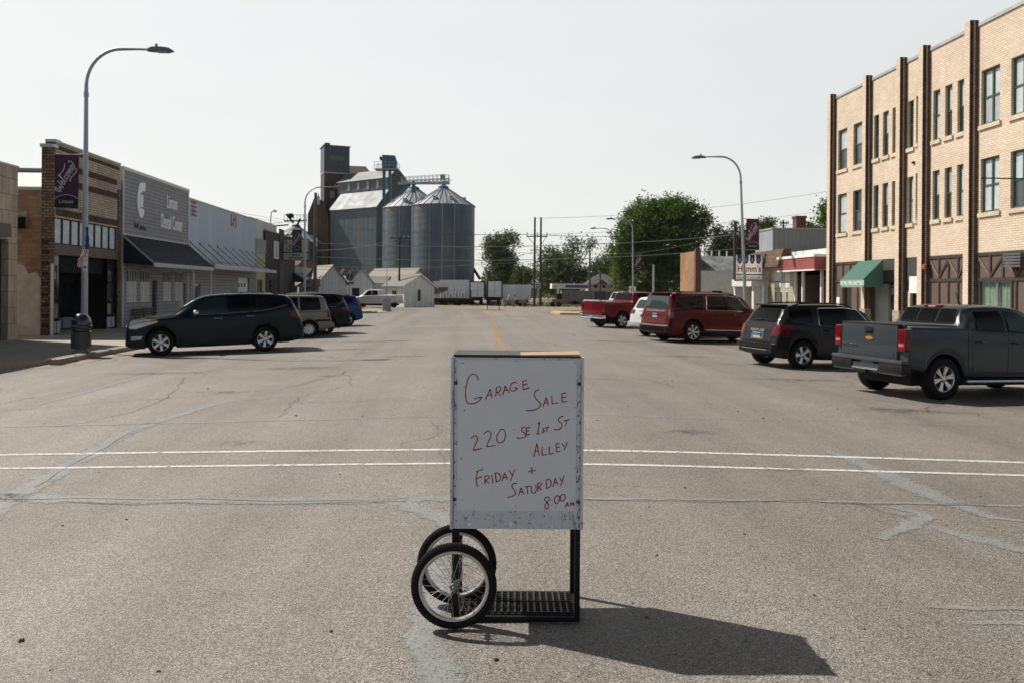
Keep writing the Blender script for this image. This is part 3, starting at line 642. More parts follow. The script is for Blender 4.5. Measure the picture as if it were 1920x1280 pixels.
# ================================================================ street lamps
def lamp_arm(dirx, reach, rise=1.6):
    P = [(0, 0, -rise)]
    for k in range(1, 11):
        t = k / 10 * math.pi / 2; P.append((dirx * reach * .55 * (1 - math.cos(t)), 0, -rise + rise * math.sin(t) * .97))
    P.append((dirx * reach * .82, 0, 0.0 - rise * .02)); P.append((dirx * reach, 0, -.03)); return P
LAMPG = 'tall street lamps along the street'
def street_lamp(loc, h, dirx, reach, label, lean=0.0, r=0.085, rotz=0.0):
    t = thing('street_lamp', label, 'street lamp', loc, rotz, LAMPG); rise = h * .13
    A = [Vector(p) + Vector((0, 0, h)) for p in lamp_arm(dirx, reach, rise)]
    P = [Vector((0, 0, 0.35)), Vector((0, 0, h * .5))] ; rr = [r * 1.25, r * 1.0]
    b = MB(); b.tube(P + [A[0]], rr + [r * .72], 12)
    b.build('pole', STEEL, t, smooth=60)
    b = MB(); b.tube(A, [r * .7] + [r * .62] * (len(A) - 3) + [r * .45] * 2, 10); b.lathe([(r * .95, h - rise - .35), (r * .95, h - rise - .2)], 10); b.build('arm', STEEL, t, smooth=60)
    b = MB(); b.lathe([(r * 2.6, 0), (r * 2.6, .04), (r * 1.7, .06), (r * 1.6, .34), (r * 1.25, .37)], 16); b.build('base', STEEL, t, smooth=40)
    b = MB(); e = A[-1]; d = dirx
    prof = [(-.05, .03), (.12, .10), (.38, .11), (.62, .08), (.78, -.02)]; rows = []
    for u, z in prof:
        w = .10 if u < 0 else (.16 if u < .7 else .08); rows.append([e + Vector((d * u, -w, -.05)), e + Vector((d * u, -w * .8, z * .7)), e + Vector((d * u, 0, z)), e + Vector((d * u, w * .8, z * .7)), e + Vector((d * u, w, -.05)), e + Vector((d * u, 0, -.075))])
    V = b.grid(rows, 0, True); b.bm.faces.new(V[0]); b.bm.faces.new(V[-1][::-1])
    b.tube([e + Vector((d * .22, 0, .08)), e + Vector((d * .22, 0, .19))], .045, 8)
    hd = b.build('lamp_head', M('lamp_housing', (0.20, 0.215, 0.23), 0.5, 0.5), t, smooth=40)
    b = MB(); b.box(min(e.x + d * .25, e.x + d * .65), e.y - .11, e.z - .085, max(e.x + d * .25, e.x + d * .65), e.y + .11, e.z - .072); b.build('lens', CLEAR, hd)
    b = MB(); b.box(-r * 1.32, -r * .5, .75, -r * 1.1, r * .5, .98); b.build('hatch', STEEL, t)
    if lean: t.rotation_euler = (0, lean, rotz)
    return t
def ll(px, py, d): q = at(px, py, d); return q
PURPLE = M('plum_banner_cloth', (0.055, 0.012, 0.042), 0.75, var=0.1); BLKC = M('black_banner_cloth', (0.010, 0.010, 0.011), 0.75); PALE = M('pale_print', (0.50, 0.47, 0.49), 0.7, var=0.03)
WEL = [[(0, 1), (.08, .4), (.25, .02), (.45, .6), (.55, .1), (.72, .05), (.95, 1.15)], [(1.05, .3), (1.3, .45), (1.25, .65), (1.1, .6), (1.05, .3), (1.15, .05), (1.4, .1), (1.72, 1.2), (1.66, 1.4), (1.58, 1.1), (1.6, .15), (1.78, .02)],
       [(2.2, .55), (2.0, .6), (1.9, .3), (2.0, .02), (2.25, .1)], [(2.5, .6), (2.35, .3), (2.45, .02), (2.65, .1), (2.7, .45), (2.5, .6), (2.85, .5)], [(2.9, .6), (2.95, 0)], [(2.95, .3), (3.12, .62), (3.2, 0)], [(3.2, .3), (3.36, .62), (3.45, 0)],
       [(3.6, .3), (3.85, .45), (3.8, .65), (3.65, .6), (3.6, .3), (3.72, .02), (4.0, .2), (4.25, .8), (4.1, 1.2), (3.9, 1.1)], [(1.9, -.42), (2.6, -.30), (3.5, -.42), (3.9, -.2)], [(0, 1), (-.25, .7), (-.15, .2), (.1, -.1)], [(1.72, 1.3), (2.4, 1.15), (3.1, 1.25), (3.5, 1.5)]]
def banner(loc, w, h, label, side):
    """loc: middle of the top edge; side: -1 pole on its right, +1 pole on its left"""
    t = thing('street_banner', label, 'banner', loc, 0, 'welcome banners on the street lamps')
    b = MB(); zs = h * .245; rowsf = [[(x, .02 * math.sin(x * 5 + z * 2), z) for x in frange(-w / 2, w / 2, w / 8)] for z in frange(0, -h, h / 14)]; b.grid(rowsf); b.grid([[(x, y + .006, z) for x, y, z in r] for r in rowsf]); cl = b.build('cloth', PURPLE, t)
    b = MB(); top = lambda x: -h + zs * (.80 + .30 * (1 - (2 * x / w) ** 2)) - .03
    cols = frange(-w / 2, w / 2, w / 10); y = lambda x, z: .02 * math.sin(x * 5 + z * 2) - .009
    b.grid([[(x, y(x, top(x) * k + -h * (1 - k)), top(x) * k + -h * (1 - k)) for x in cols] for k in (0, .25, .5, .75, 1)]); b.build('lower_band', BLKC, t)
    b = MB(); b.tube([(x, y(x, top(x)) - .002, top(x)) for x in cols], w * .014, 5); 
    A = math.atan2(260, 150); o = Vector((-w * .30, 0, -h * .69)); L = math.hypot(.62 * w, h * .47); s = L / 4.1
    for l in WEL:
        P = [o + Vector((x * s * math.cos(A) - z * s * .80, 0, x * s * math.sin(A) + z * s * .62)) for x, z in l]
        P = [Vector((p.x + w * .05, y(p.x, p.z) - .004, p.z)) for p in smooth_line(P, 4)]; b.tube(P, w * .024, 5)
    b.build('lettering', PALE, t)
    text('lettering', 'Linton', w * .235, PALE, t, (-.0 * w, -.032, -h + zs * .50), UPRIGHT, ext=.002)
    b = MB(); e = -side * 0 + side
    for z in (.0, -h): b.tube([(-w / 2 - .02, 0, z), (w / 2 + .02, 0, z)], .018, 6); b.tube([(-e * w / 2, 0, z), (-e * (w / 2 + .17), 0, z + (.03 if z == 0 else -.03))], .022, 6)
    b.build('bracket', STEEL, t)
    return t
L1 = spot(158, 652, ZS); street_lamp(L1, 9.94, 1, 2.03, 'tall grey street lamp behind the domed litter bin on the left sidewalk')
d1 = FWD.dot(L1); q = at(125.5, 290, d1 - .05); banner(q, .76, 1.78, 'plum Welcome banner on the lamp beside the striped brick storefront', -1)
def lamp_by(px_top, py_top, px_base, dirx, reach, d, label, zb=ZS, **k):
    top = at(px_top, py_top, d); bs = at(px_base, 580, d); bs.z = zb
    lean = math.atan2(top.x - bs.x, top.z - zb)
    return street_lamp(bs, top.z - zb, dirx, reach, label, lean, **k), bs
lamp_by(572, 350, 571, 1, 2.15, 63, 'grey street lamp rising between the dark stone bar and the grain elevator')
banner(at(557, 431, 62.9), .74, 1.78, 'small plum Welcome banner in front of the cream bar sign', -1)
lamp_by(506, 397, 507, 1, .6, 84, 'distant street lamp showing above the roofs past the pale blue building', rotz=-.9)
lamp_by(1387, 292, 1399, -1, 2.1, 46.8, 'leaning street lamp in front of the blue crested beer sign')
banner(at(1411.5, 411, 46.7), .77, 1.80, 'plum Welcome banner beside the blue crested beer sign', 1)
lamp_by(1186, 410, 1187, -1, 2.1, 86, 'grey street lamp against the big tree, taller of the two there')
banner(at(1197, 477, 85.9), .80, 1.75, 'small plum Welcome banner on the taller lamp before the big tree', 1)
lamp_by(1149, 428, 1150, -1, 2.15, 103, 'grey street lamp at the left edge of the big tree, shorter of the two there', zb=-.15)
banner(at(1159, 489, 102.9), .74, 1.80, 'smallest plum Welcome banner, at the left edge of the big tree', 1)

# ---------------------------------------------------------------- litter bin, flag and parking sign at the first lamp
LB = spot(152, 660, ZS)
t = thing('litter_bin', 'dark green litter bin with domed hood on the left sidewalk', 'litter bin', LB, R_(20))
BIN = M('dark_green_enamel', (0.018, 0.026, 0.028), 0.28, 0.1, coat=.6); CONC = speckle('bin_concrete', (0.16, 0.14, 0.12), (0.25, 0.22, 0.19), 40)
b = MB(); b.lathe([(0, 0), (.24, 0), (.215, .13), (.0, .13)], 4, Matrix.Rotation(R_(45), 4, 'Z')); b.build('plinth', CONC, t)
b = MB(); b.lathe([(.0, .13), (.275, .13), (.285, .16), (.285, .60), (.292, .62)], 48); b.build('body', M('grey_green_enamel', (0.045, 0.052, 0.055), 0.45, var=.15), t, smooth=60)
b = MB(); b.lathe([(.292, .62), (.255, .66), (.255, .71), (.315, .74), (.318, .80), (.29, .84)], 32); b.build('collar', BIN, t, smooth=30)
b = MB(); rows = []
for i in range(13):                              # hood, cut away in front for the mouth (towards -x)
    ph = i / 12 * math.pi / 2; ring = []
    for k in range(33):
        a = k / 32 * 2 * math.pi; r = .30 * math.cos(ph); z = .84 + .36 * math.sin(ph)
        f = max(0.0, -math.cos(a)); 
        if i < 7: r *= 1 - .55 * f * f * (1 - i / 7) ** .4
        ring.append((r * math.cos(a), r * math.sin(a), z))
    rows.append(ring)
b.grid(rows); b.build('hood', BIN, t, smooth=60)
b = MB(); b.box(-.255, -.15, .845, -.13, .15, 1.0); b.build('mouth', DARK, t)
b = MB(); b.tube([(-.24 - .05 * math.cos(a), .17 * math.sin(a) * 1.1, .87) for a in frange(-1.4, 1.4, .2)], .014, 6); b.build('lip', CHROME, t)
FLAGB = M('flag_blue', (0.02, 0.05, 0.22), 0.8); FLAGR = M('flag_red', (0.42, 0.03, 0.04), 0.8); FLAGW = M('flag_white', (0.68, 0.66, 0.64), 0.8)
fl = thing('flag', 'furled stars and stripes flag wrapped round the first left lamp post', 'flag', L1, 0)
zz = lambda py: EYE + (HOR - 6.8 - py) / FOC * d1 - ZS
b = MB()
path = [(.11, -.10, zz(425)), (.13, -.12, zz(450)), (.12, -.13, zz(465)), (.05, -.16, zz(478)), (-.08, -.15, zz(488)), (-.10, -.14, zz(502))]
P = smooth_line(path, 5)
V = b.grid([[p + Vector((math.cos(a) * r, math.sin(a) * r * .6, 0)) for a in [2 * math.pi * k / 12 for k in range(12)]] for p, r in zip(P, [.03 + .05 * math.sin(i / (len(P) - 1) * 2.6) + .012 * math.sin(i * 1.7) for i in range(len(P))])], 0, True)
for i, f in enumerate(b.bm.faces):
    row, k = divmod(i, 12); f.material_index = 0 if row < 11 and k > 2 else (1 if (k // 1 + row // 4) % 2 else 2)
b.build('cloth', [FLAGB, FLAGR, FLAGW], fl, smooth=60)
b = MB(); b.tube([(-.02, -.06, zz(478)), (.14, -.12, zz(422))], .012, 6); b.build('staff', STEEL, fl)
ps = thing('parking_sign', 'narrow white parking sign with red print on the first left lamp post', 'sign', L1 + Vector((.07, -.14, 0)), 0)
b = MB(); b.box(-.07, -.004, zz(509), .07, .004, zz(468)); b.build('panel', WHITE, ps)
for i, (w_, py) in enumerate((('2', 475), ('HOUR', 482), ('PARKING', 488))): text('lettering', w_, .11 if i == 0 else .05, FLAGR, ps, (0, -.008, zz(py)), UPRIGHT, sx=.8 if i == 2 else 1, ext=.001)
b = MB(); b.box(-.045, -.008, zz(503), .045, -.005, zz(499)); b.build('arrow', FLAGR, ps)
# ================================================================ buildings: a street front read off the photo, standing at its own distance
class Front:
    def __init__(s, X, px_far_or_near, name, label, cat='building', y0=None, z=None):
        s.X = X; s.z = ZS if z is None else z
        s.Y0 = hit_x(px_far_or_near, HOR, X).y if y0 is None else y0
        s.t = thing(name, label, cat, (X, s.Y0, s.z), math.pi / 2 if X < 0 else -math.pi / 2)
    def p(s, px, py):
        w = hit_x(px, py, s.X); return ((w.y - s.Y0) if s.X < 0 else (s.Y0 - w.y)), w.z - s.z
    def x(s, px): return s.p(px, HOR)[0]
    def zz(s, px, py): return s.p(px, py)[1]
    def world(s, x, y, z):
        return Vector((s.X - y, s.Y0 + x, s.z + z)) if s.X < 0 else Vector((s.X + y, s.Y0 - x, s.z + z))
def pt(name, mats, par, fn, **k):
    b = MB(); fn(b); return b.build(name, mats, par, **k)
BX = lambda *a: (lambda b: b.box(*a))
def window(par, x0, x1, z0, z1, y, fm, pane_top, pane_low, mull=0, rail=0.5, fw=0.05, name='window'):
    b = MB()
    b.box(x0, y, z0, x0 + fw, y + .07, z1); b.box(x1 - fw, y, z0, x1, y + .07, z1)
    b.box(x0 + fw, y, z0, x1 - fw, y + .07, z0 + fw * 1.2); b.box(x0 + fw, y, z1 - fw, x1 - fw, y + .07, z1)
    zr = z0 + (z1 - z0) * rail
    ms = [x0 + (x1 - x0) * k / (mull + 1) for k in range(1, mull + 1)]
    for m in ms: b.box(m - fw * .6, y - .004, z0 + fw * 1.2, m + fw * .6, y + .06, z1 - fw)
    if rail: 
        xs_ = [x0 + fw] + [v for m in ms for v in (m - fw * .6, m + fw * .6)] + [x1 - fw]
        for i in range(0, len(xs_), 2): b.box(xs_[i], y + .006, zr - fw * .5, xs_[i + 1], y + .06, zr + fw * .5)
    f = b.build(name, fm, par)
    b = MB(); e = .004
    if rail:
        b.box(x0 + fw - e, y + .046, zr, x1 - fw + e, y + .052, z1 - fw + e, 0); b.box(x0 + fw - e, y + .036, z0 + fw, x1 - fw + e, y + .042, zr, 1)
    else: b.box(x0 + fw - e, y + .04, z0 + fw, x1 - fw + e, y + .046, z1 - fw + e, 0)
    b.build('pane', [pane_top, pane_low], f); return f
TRIM = M('white_trim', (0.62, 0.62, 0.61), 0.6); BLIND = pane_curtain('drawn_blind', (0.36, 0.385, 0.40)); BLIND2 = pane_curtain('pale_blind', (0.50, 0.53, 0.55)); SCREEN = pane_curtain('insect_screen', (0.045, 0.046, 0.05))
CURT = pane_curtain('cream_curtain', (0.82, 0.77, 0.60)); ROOFT = M('flat_roof_felt', (0.11, 0.11, 0.11), 0.9); FLASH = M('metal_flashing', (0.42, 0.42, 0.40), 0.45, 0.5)
BROWNW = M('dark_brown_paint', (0.040, 0.028, 0.022), 0.6, var=0.25); CLAPB = siding('grey_clapboard', (0.27, 0.268, 0.285), 0.19)
XL = -16.8
# ---- tan stone building at the left edge
f = Front(XL, 40, 'stone_building', 'tan panelled building with dark drip stains at the left edge', y0=20.6); xe = f.x(32); zt = f.zz(32, 315)
tile = brick('tan_stone_panels', (0.58, 0.49, 0.39), (0.48, 0.395, 0.31), (0.19, 0.155, 0.12), 0.40, 0.60, 0.012, 0.25, stain=1.0)
xd = f.x(15.5); zc = f.zz(16, 449)
pt('wall', [tile, ROOFT], f.t, lambda b: (b.wall(0, xe, 0, zt, [(1.0, xd, 0.02, zc)], t=.25), b.shell(0, xe, 0, zt, 14, rmi=1, roof=.4)))
pt('canopy', M('brown_metal_canopy', (0.10, 0.085, 0.07), 0.6), f.t, BX(0.6, -.75, zc, hit_x(20, 541, XL + .75).y - f.Y0, -.002, f.zz(16, 425)))
pt('door', rib('red_brown_shutter', (0.055, 0.016, 0.013), 0.16, 'u', 0.6, 0.1), f.t, BX(1.0, .25, .02, xd, .3, zc))
pt('coping', FLASH, f.t, BX(-.02, -.04, zt, xe + .03, .3, zt + .07))
# ---- striped brick storefront with the ruined side wall
f = Front(XL, 98, 'brick_storefront', 'vacant tan and brown striped brick storefront with boarded transom windows and a crumbling side wall')
xe = f.x(224.5); z1 = f.zz(150, 282); z1 = f.zz(105, 266); T = f.t
TANB = brick('tan_face_brick', (0.66, 0.55, 0.41), (0.50, 0.41, 0.30), (0.20, 0.175, 0.15), 0.3, 0.105, 0.016, 0.3)
BRNB = brick('brown_soldier_brick', (0.15, 0.07, 0.046), (0.10, 0.052, 0.036), (0.045, 0.035, 0.03), 0.11, 0.32, 0.012, 0.3)
MIXB = brick('toothed_pier_brick', (0.16, 0.085, 0.055), (0.32, 0.23, 0.15), (0.05, 0.042, 0.036), 0.26, 0.12, 0.02, 0.35)
RUIN = brick('ruined_brick', (0.44, 0.26, 0.15), (0.30, 0.165, 0.10), (0.24, 0.21, 0.175), 0.40, 0.15, 0.02, 0.35, plaster=(0.30, 0.275, 0.235), pamt=0.42)
zs = f.zz(105, 478); ztr0, ztr1 = f.zz(102, 457.5), f.zz(102, 407)
x0 = f.x(102); xr = f.x(219)
pt('wall', [TANB, ROOFT], T, lambda b: (b.wall(x0, xe, zs + .0, z1, [(x0, xr, zs, ztr1)], t=.3), b.wall(xr, xe, 0, zs, []), b.face([(x0, .4, zs), (xe, .4, zs), (xe, .4, z1), (x0, .4, z1)]),
    b.face([(x0, .4, z1), (xe, .4, z1), (xe, 0, z1), (x0, 0, z1)]), b.face([(xe, 0, 0), (xe, 14, 0), (xe, 14, 5.6), (xe, 0, 5.6)]), b.face([(xe, 0, 5.6), (xe, .4, 5.6), (xe, .4, z1), (xe, 0, z1)]), b.face([(xe, 0, 5.6), (xe, 14, 5.6), (xe, 14, 7.2), (xe, 0, 7.2)])))
pt('pier', MIXB, T, BX(0, 0.001, 0, x0, .46, f.zz(98, 276))); pt('pier', MIXB, T, BX(xr, -.05, 0, xe - .002, -.001, f.zz(215, 354)))
pt('roof', M('white_roof_membrane', (0.62, 0.60, 0.56), .7, var=.05), T, lambda b: b.face([(.10, .42, 5.72), (xe - .01, .42, 7.5), (xe - .01, 14, 7.5), (.10, 14, 5.72)]))
pt('pier_cap', FLASH, T, lambda b: (b.box(-.08, -.05, f.zz(98, 276), x0 + .15, .5, f.zz(98, 276) + .14), b.box(x0, -.03, z1 - .02, x0 + .42, .41, z1 + .10)))
for (pa, ya), (pb, yb), q0, q1 in (((105, 272), (105, 280), 103, 222), ((150, 316), (150, 328), 103, 217.5), ((150, 344), (150, 356), 103, 223), ((105, 391), (105, 404), 103, 218.5)):
    za, zb_ = f.zz(pa, ya), f.zz(pb, yb); pt('brick_band', BRNB, T, BX(f.x(q0), -.006, zb_, f.x(q1), .0 - .001, za))
pt('coping', FLASH, T, BX(x0 + .42, -.03, z1 + .002, xe, .42, z1 + .06))
sw = f.zz(98, 356)
def ruin(b):
    b.T = Matrix.Translation((.12, .46, 0)) @ Matrix.Rotation(math.pi / 2, 4, 'Z')
    b.wall(0, 13.5, 0, sw, [(.55, 2.6, f.zz(98, 430), f.zz(98, 408))], t=.25)
    b.T = None
pt('side_wall', RUIN, T, ruin)
pt('hole', DARK, T, BX(.42, .9, f.zz(98, 431), .46, 3.2, f.zz(98, 405)))
pt('plaster', speckle('grey_wall_plaster', (0.42, 0.40, 0.36), (0.56, 0.53, 0.48), 2.2, .004), T, lambda b: b.grid([[(.105, y_, 0), (.105, y_, z_ * .4), (.105, y_, z_ * .75), (.105, y_, z_), (.125, y_, z_)] for y_, z_ in ((.50, 2.3), (.7, 2.6), (1.0, 2.5), (1.2, 2.85), (1.45, 2.9), (1.6, 3.2), (1.9, 3.1), (2.1, 3.5), (2.6, 3.4), (3.0, 3.7), (3.6, 3.3), (5, 3.6), (8, 3.2), (13, 3.3))]))
pt('stucco_patch', speckle('peeling_plaster', (0.40, 0.40, 0.38), (0.27, 0.25, 0.22), 3), T, lambda b: b.prism([(.6, 0), (2.7, .05), (2.75, .42), (2.0, .2), (1.5, .35), (1.0, .16), (.62, .3)], lambda u, w: (.118, .46 + u, f.zz(98, 408) + w * .9), lambda u, w: (.08, .46 + u, f.zz(98, 408) + w * .9)))
pt('flashing', FLASH, T, BX(.02, .47, sw, .42, 13.5, sw + .12))
def teeth(b):
    z = .3
    while z < f.zz(98, 445):
        for k in range(2): b.box(-.012, .15 + k * .15, z, .0, .15 + k * .15 + .10, z + .15)
        z += .43
pt('beam_sockets', DARK, T, teeth)
zl = f.zz(98, 495)
pt('corner_strip', TRIM, T, BX(-.02, -.03, 0, .05, .06, zl))
n_ = 8
for k in range(n_):
    a = x0 + (xr - x0) * k / n_; c = x0 + (xr - x0) * (k + 1) / n_
    window(T, a + .01, c - .01, ztr0, ztr1, .06, BLACK, M('frosted_board', (0.60, 0.67, 0.74), 0.6, var=.2, scale=3), GLASS, rail=0, fw=.045, name='transom_window')
pt('beam', WOOD, T, lambda b: (b.box(x0, .02, zs + .05, xr, .3, ztr0 - .002), b.box(x0 - .03, -.06, zs, xr + .03, .28, zs + .048)))
xa, xb_ = f.x(117), f.x(204)
SHOPF = M('black_shopfront', (0.007, 0.007, 0.007), 0.8, spec=.2)
def shopf(b):
    b.box(x0, .3, 2.6, xr, 2.0, zs, 0)
    b.face([(x0, 2.0, 0), (xr, 2.0, 0), (xr, 2.0, zs), (x0, 2.0, zs)]); b.face([(xr - .01, .02, 0), (xr - .01, 2, 0), (xr - .01, 2, zs), (xr - .01, .02, zs)]); b.face([(x0 + .01, .02, 0), (x0 + .01, 2, 0), (x0 + .01, 2, zs), (x0 + .01, .02, zs)])
    for x in frange(xa, xb_, (xb_ - xa) / 4): b.box(x - .06, 1.6, .05, x + .06, 1.72, 2.6)
    b.box(xa, 1.62, .62, xb_, 1.70, .72); b.box(xa, 1.62, 2.1, xb_, 1.70, 2.2)
    for a, c in ((x0, xa), (xb_, xr)):
        b.box(a, .08, .62, a + .05, .15, zs); b.box(c - .05, .08, .62, c, .15, zs); b.box(a, .05, .60, c, .9, .68)
    b.box(xa - .03, .15, .0, xa + .03, 1.6, .6); b.box(xb_ - .03, .15, 0, xb_ + .03, 1.6, .6)
pt('shopfront_frame', SHOPF, T, shopf)
for a, c, yy, za in ((x0 + .05, xa - .05, .11, .68), (xb_ + .05, xr - .05, .11, .68)):
    pt('display_window', glass('shop_glass', (0.02, 0.024, 0.028), 0.015), T, lambda b: b.box(a, yy, za, c, yy + .01, zs))
pt('door', [glass('door_glass', (0.012, 0.014, 0.016), 0.02), BLACK], T, lambda b: (b.box(xa + .05, 1.655, .72, xb_ - .05, 1.665, 2.1), b.box(xa + .05, 1.655, 2.2, xb_ - .05, 1.665, 2.6)))
def bulk(b):
    for a, c in ((x0 + .03, xa - .03), (xb_ + .03, xr - .03)):
        m = (a + c) / 2
        for u, w in ((a, m - .04), (m + .04, c)): b.box(u, .07, .06, w, .10, .56)
    n = 3
    for k in range(n): b.box(xa + .12 + (xb_ - xa) * k / n, 1.60, .06, xa - .05 + (xb_ - xa) * (k + 1) / n, 1.63, .56)
pt('bulkhead_panel', M('blue_grey_panel', (0.30, 0.35, 0.40), 0.6), T, bulk)
# ---- dental surgery: grey clapboard, dark awning
f = Front(XL, 229, 'dental_clinic', 'grey clapboard dental clinic with a dark metal awning and white lettering'); T = f.t
xe = f.x(352.6); z1 = f.zz(234, 319); za0 = f.zz(233, 441)
wins = [(238.5, 257, 506, 567), (263.5, 281.5, 507, 566.5), (306.5, 321.5, 508.5, 565), (329, 343.5, 509.5, 564.5)]
ops = [(f.x(a), f.x(c), f.zz(a, e_), f.zz(a, d_)) for a, c, d_, e_ in wins]
xd0, xd1 = f.x(285.5), f.x(294.5)
pt('wall', [CLAPB, ROOFT], T, lambda b: (b.wall(0.08, xe - .06, 0, z1, ops + [(xd0, xd1, 0, 2.35), (f.x(372.5) if f.x(372.5) < xe - .1 else xe - 1.5, xe - .4, 0.02, 2.2)], t=.2), b.shell(0.08, xe - .06, 0, z1, 14, rmi=1, roof=.3)))
pt('trim', M('white_metal_trim', (0.55, 0.56, 0.57), 0.45, 0.2), T, lambda b: (b.box(-.02, -.03, 0, .10, .3, z1), b.box(xe - .12, -.03, 0, xe - .003, .3, z1), b.box(-.03, -.05, z1, xe, .35, z1 + .16)))
for (a, c, d_, e_) in ops: window(T, a, c, d_, e_, .02, TRIM, GLASS, CURT, mull=3, rail=.62, fw=.045)
pt('door', [BROWNW, GLASS], T, lambda b: (b.box(xd0, .14, 0.01, xd1, .19, 2.35), b.box(xd0 + .12, .125, .9, xd1 - .12, .138, 2.1, 1)))
pt('door', [TRIM, BLIND2], T, lambda b: (b.box(xe - 1.5, .14, 0.03, xe - .4, .19, 2.2), b.box(xe - 1.3, .125, .6, xe - .6, .138, 2.0, 1)))
ez = f.zz(286, 484) ; pj = 1.5; fz = 3.2
AWN = M('dark_blue_metal_awning', (0.010, 0.018, 0.026), 0.55, var=.15, spec=.25)
aw = MB(); aw.hexa([(.02, -pj, fz - .03), (xe, -pj, fz - .03), (xe, -.002, za0 - .05), (.02, -.002, za0 - .05), (.02, -pj, fz + .02), (xe, -pj, fz + .02), (xe, -.002, za0), (.02, -.002, za0)])
aw.face([(.02, -pj, fz - .03), (.02, -.002, fz - .03), (.02, -.002, za0 - .05)]); aw.face([(xe, -pj, fz - .03), (xe, -.002, fz - .03), (xe, -.002, za0 - .05)])
k = .02
while k < xe: aw.bar((k, -pj, fz + .035), (k, -.002, za0 + .015), .025, .04); k += .42
awo = aw.build('awning', AWN, T)
pt('fascia', M('pale_fascia', (0.45, 0.46, 0.47), 0.5), awo, lambda b: (b.box(-.01, -pj - .05, fz - .20, xe + .01, -pj - .001, fz + .0), b.bar((.0, -pj, fz), (0, 0, za0 - .02), .05, .07), b.box(0.1, -.03, za0 + .0, xe, -.002, za0 + .09)))
pt('soffit', BLACK, awo, BX(.05, -pj, fz - .06, xe - .03, -.01, fz - .035))
lb = MB()
for k in range(150):
    x = random.uniform(.1, xe - .1); z = fz - .2; lb.tube([(x, -pj - .03, z), (x + random.uniform(-.05, .05), -pj - .03 + random.uniform(-.05, .05), z - random.uniform(.06, .22))], .008, 4)
lb.build('icicle_lights', M('pale_light_strings', (0.30, 0.29, 0.27), 0.6), awo)
for x in (f.x(285) + 2.2, f.x(325) + 2.2): pt('post', TRIM, T, BX(x, -pj + .02, .0, x + .09, -pj + .11, fz - .07))
def zx(cx, cy): return f.p(cx / 5.333, 240 + cy / 5.333)
SIGNW = M('white_sign_letters', (0.86, 0.88, 0.90), 0.5, var=.04)
b = MB()
for poly in ([(1392, 552), (1410, 546), (1448, 554), (1443, 640), (1412, 636), (1398, 660), (1388, 700), (1392, 800), (1434, 818), (1428, 880), (1405, 908), (1385, 880), (1370, 800), (1366, 700), (1378, 600)], [(1396, 672), (1424, 676), (1420, 797), (1396, 790)]):
    q = [zx(*p) for p in poly]; b.prism(q, lambda u, w: (u, -.002, w), lambda u, w: (u, -.05, w))
b.build('logo', SIGNW, T)
def word(txt, x0_, x1_, yc, hpx, par, mat, name='lettering', bold=.006, ext=.02):
    me = text_mesh(txt, 1.0, ext, bold=bold); xs_ = [v.co.x for v in me.vertices]; w0 = max(xs_) - min(xs_)
    (a, za), (c, zc_) = zx(x0_, yc), zx(x1_, yc); _, zu = zx((x0_ + x1_) / 2, yc - hpx / 2); _, zd = zx((x0_ + x1_) / 2, yc + hpx / 2); h = (zu - zd)
    me.materials.clear(); me.materials.append(mat); o = link(name, me, par, ((a + c) / 2, -ext * .6 - .004, (zu + zd) / 2), UPRIGHT); o.scale = ((c - a) / w0, h / .73, 1); return o
word('Linton', 1663, 1765, 755, 138, T, SIGNW, bold=.009, ext=.03); word('Dental Center', 1603, 1817, 957, 145, T, SIGNW, bold=.009, ext=.03)
NAVY = M('navy_letters', (0.015, 0.02, 0.06), 0.5); word('Tell', 1338, 1380, 978, 55, T, NAVY); word('dds', 1392, 1455, 1003, 42, T, NAVY)
# benches under the awning
def bench(loc, rotz, label, mat, w=1.25):
    t = thing('bench', label, 'bench', loc, rotz, 'benches')
    def seat(b):
        for k in range(4): b.box(-w / 2, -.22 + k * .115, .42, w / 2, -.22 + k * .115 + .095, .455)
    def back(b):
        for k in range(3): b.box(-w / 2, .25 + k * .03, .52 + k * .13, w / 2, .275 + k * .03, .62 + k * .13)
    pt('seat', mat, t, seat); pt('backrest', mat, t, back)
    for s in (-1, 1): pt('leg', IRON, t, lambda b: (b.bar((s * w * .44, -.2, .42), (s * w * .44, -.24, 0), .05), b.bar((s * w * .44, .22, .42), (s * w * .44, .26, 0), .05), b.bar((s * w * .44, .24, .3), (s * w * .44, .33, .9), .04), b.bar((s * w * .44, -.22, .40), (s * w * .44, .22, .40), .04)))
    return t
DW = M('dark_bench_wood', (0.05, 0.038, 0.03), 0.7, var=.2)
q = f.world(f.x(247) + .5, -.45, 0); bench(q, math.pi / 2, 'dark wooden bench under the clinic windows, nearer to the clinic door pair', DW)
q = f.world(f.x(270) + .1, -.45, 0); bench(q, math.pi / 2, 'dark wooden bench under the clinic windows, farther one beside the door', DW)
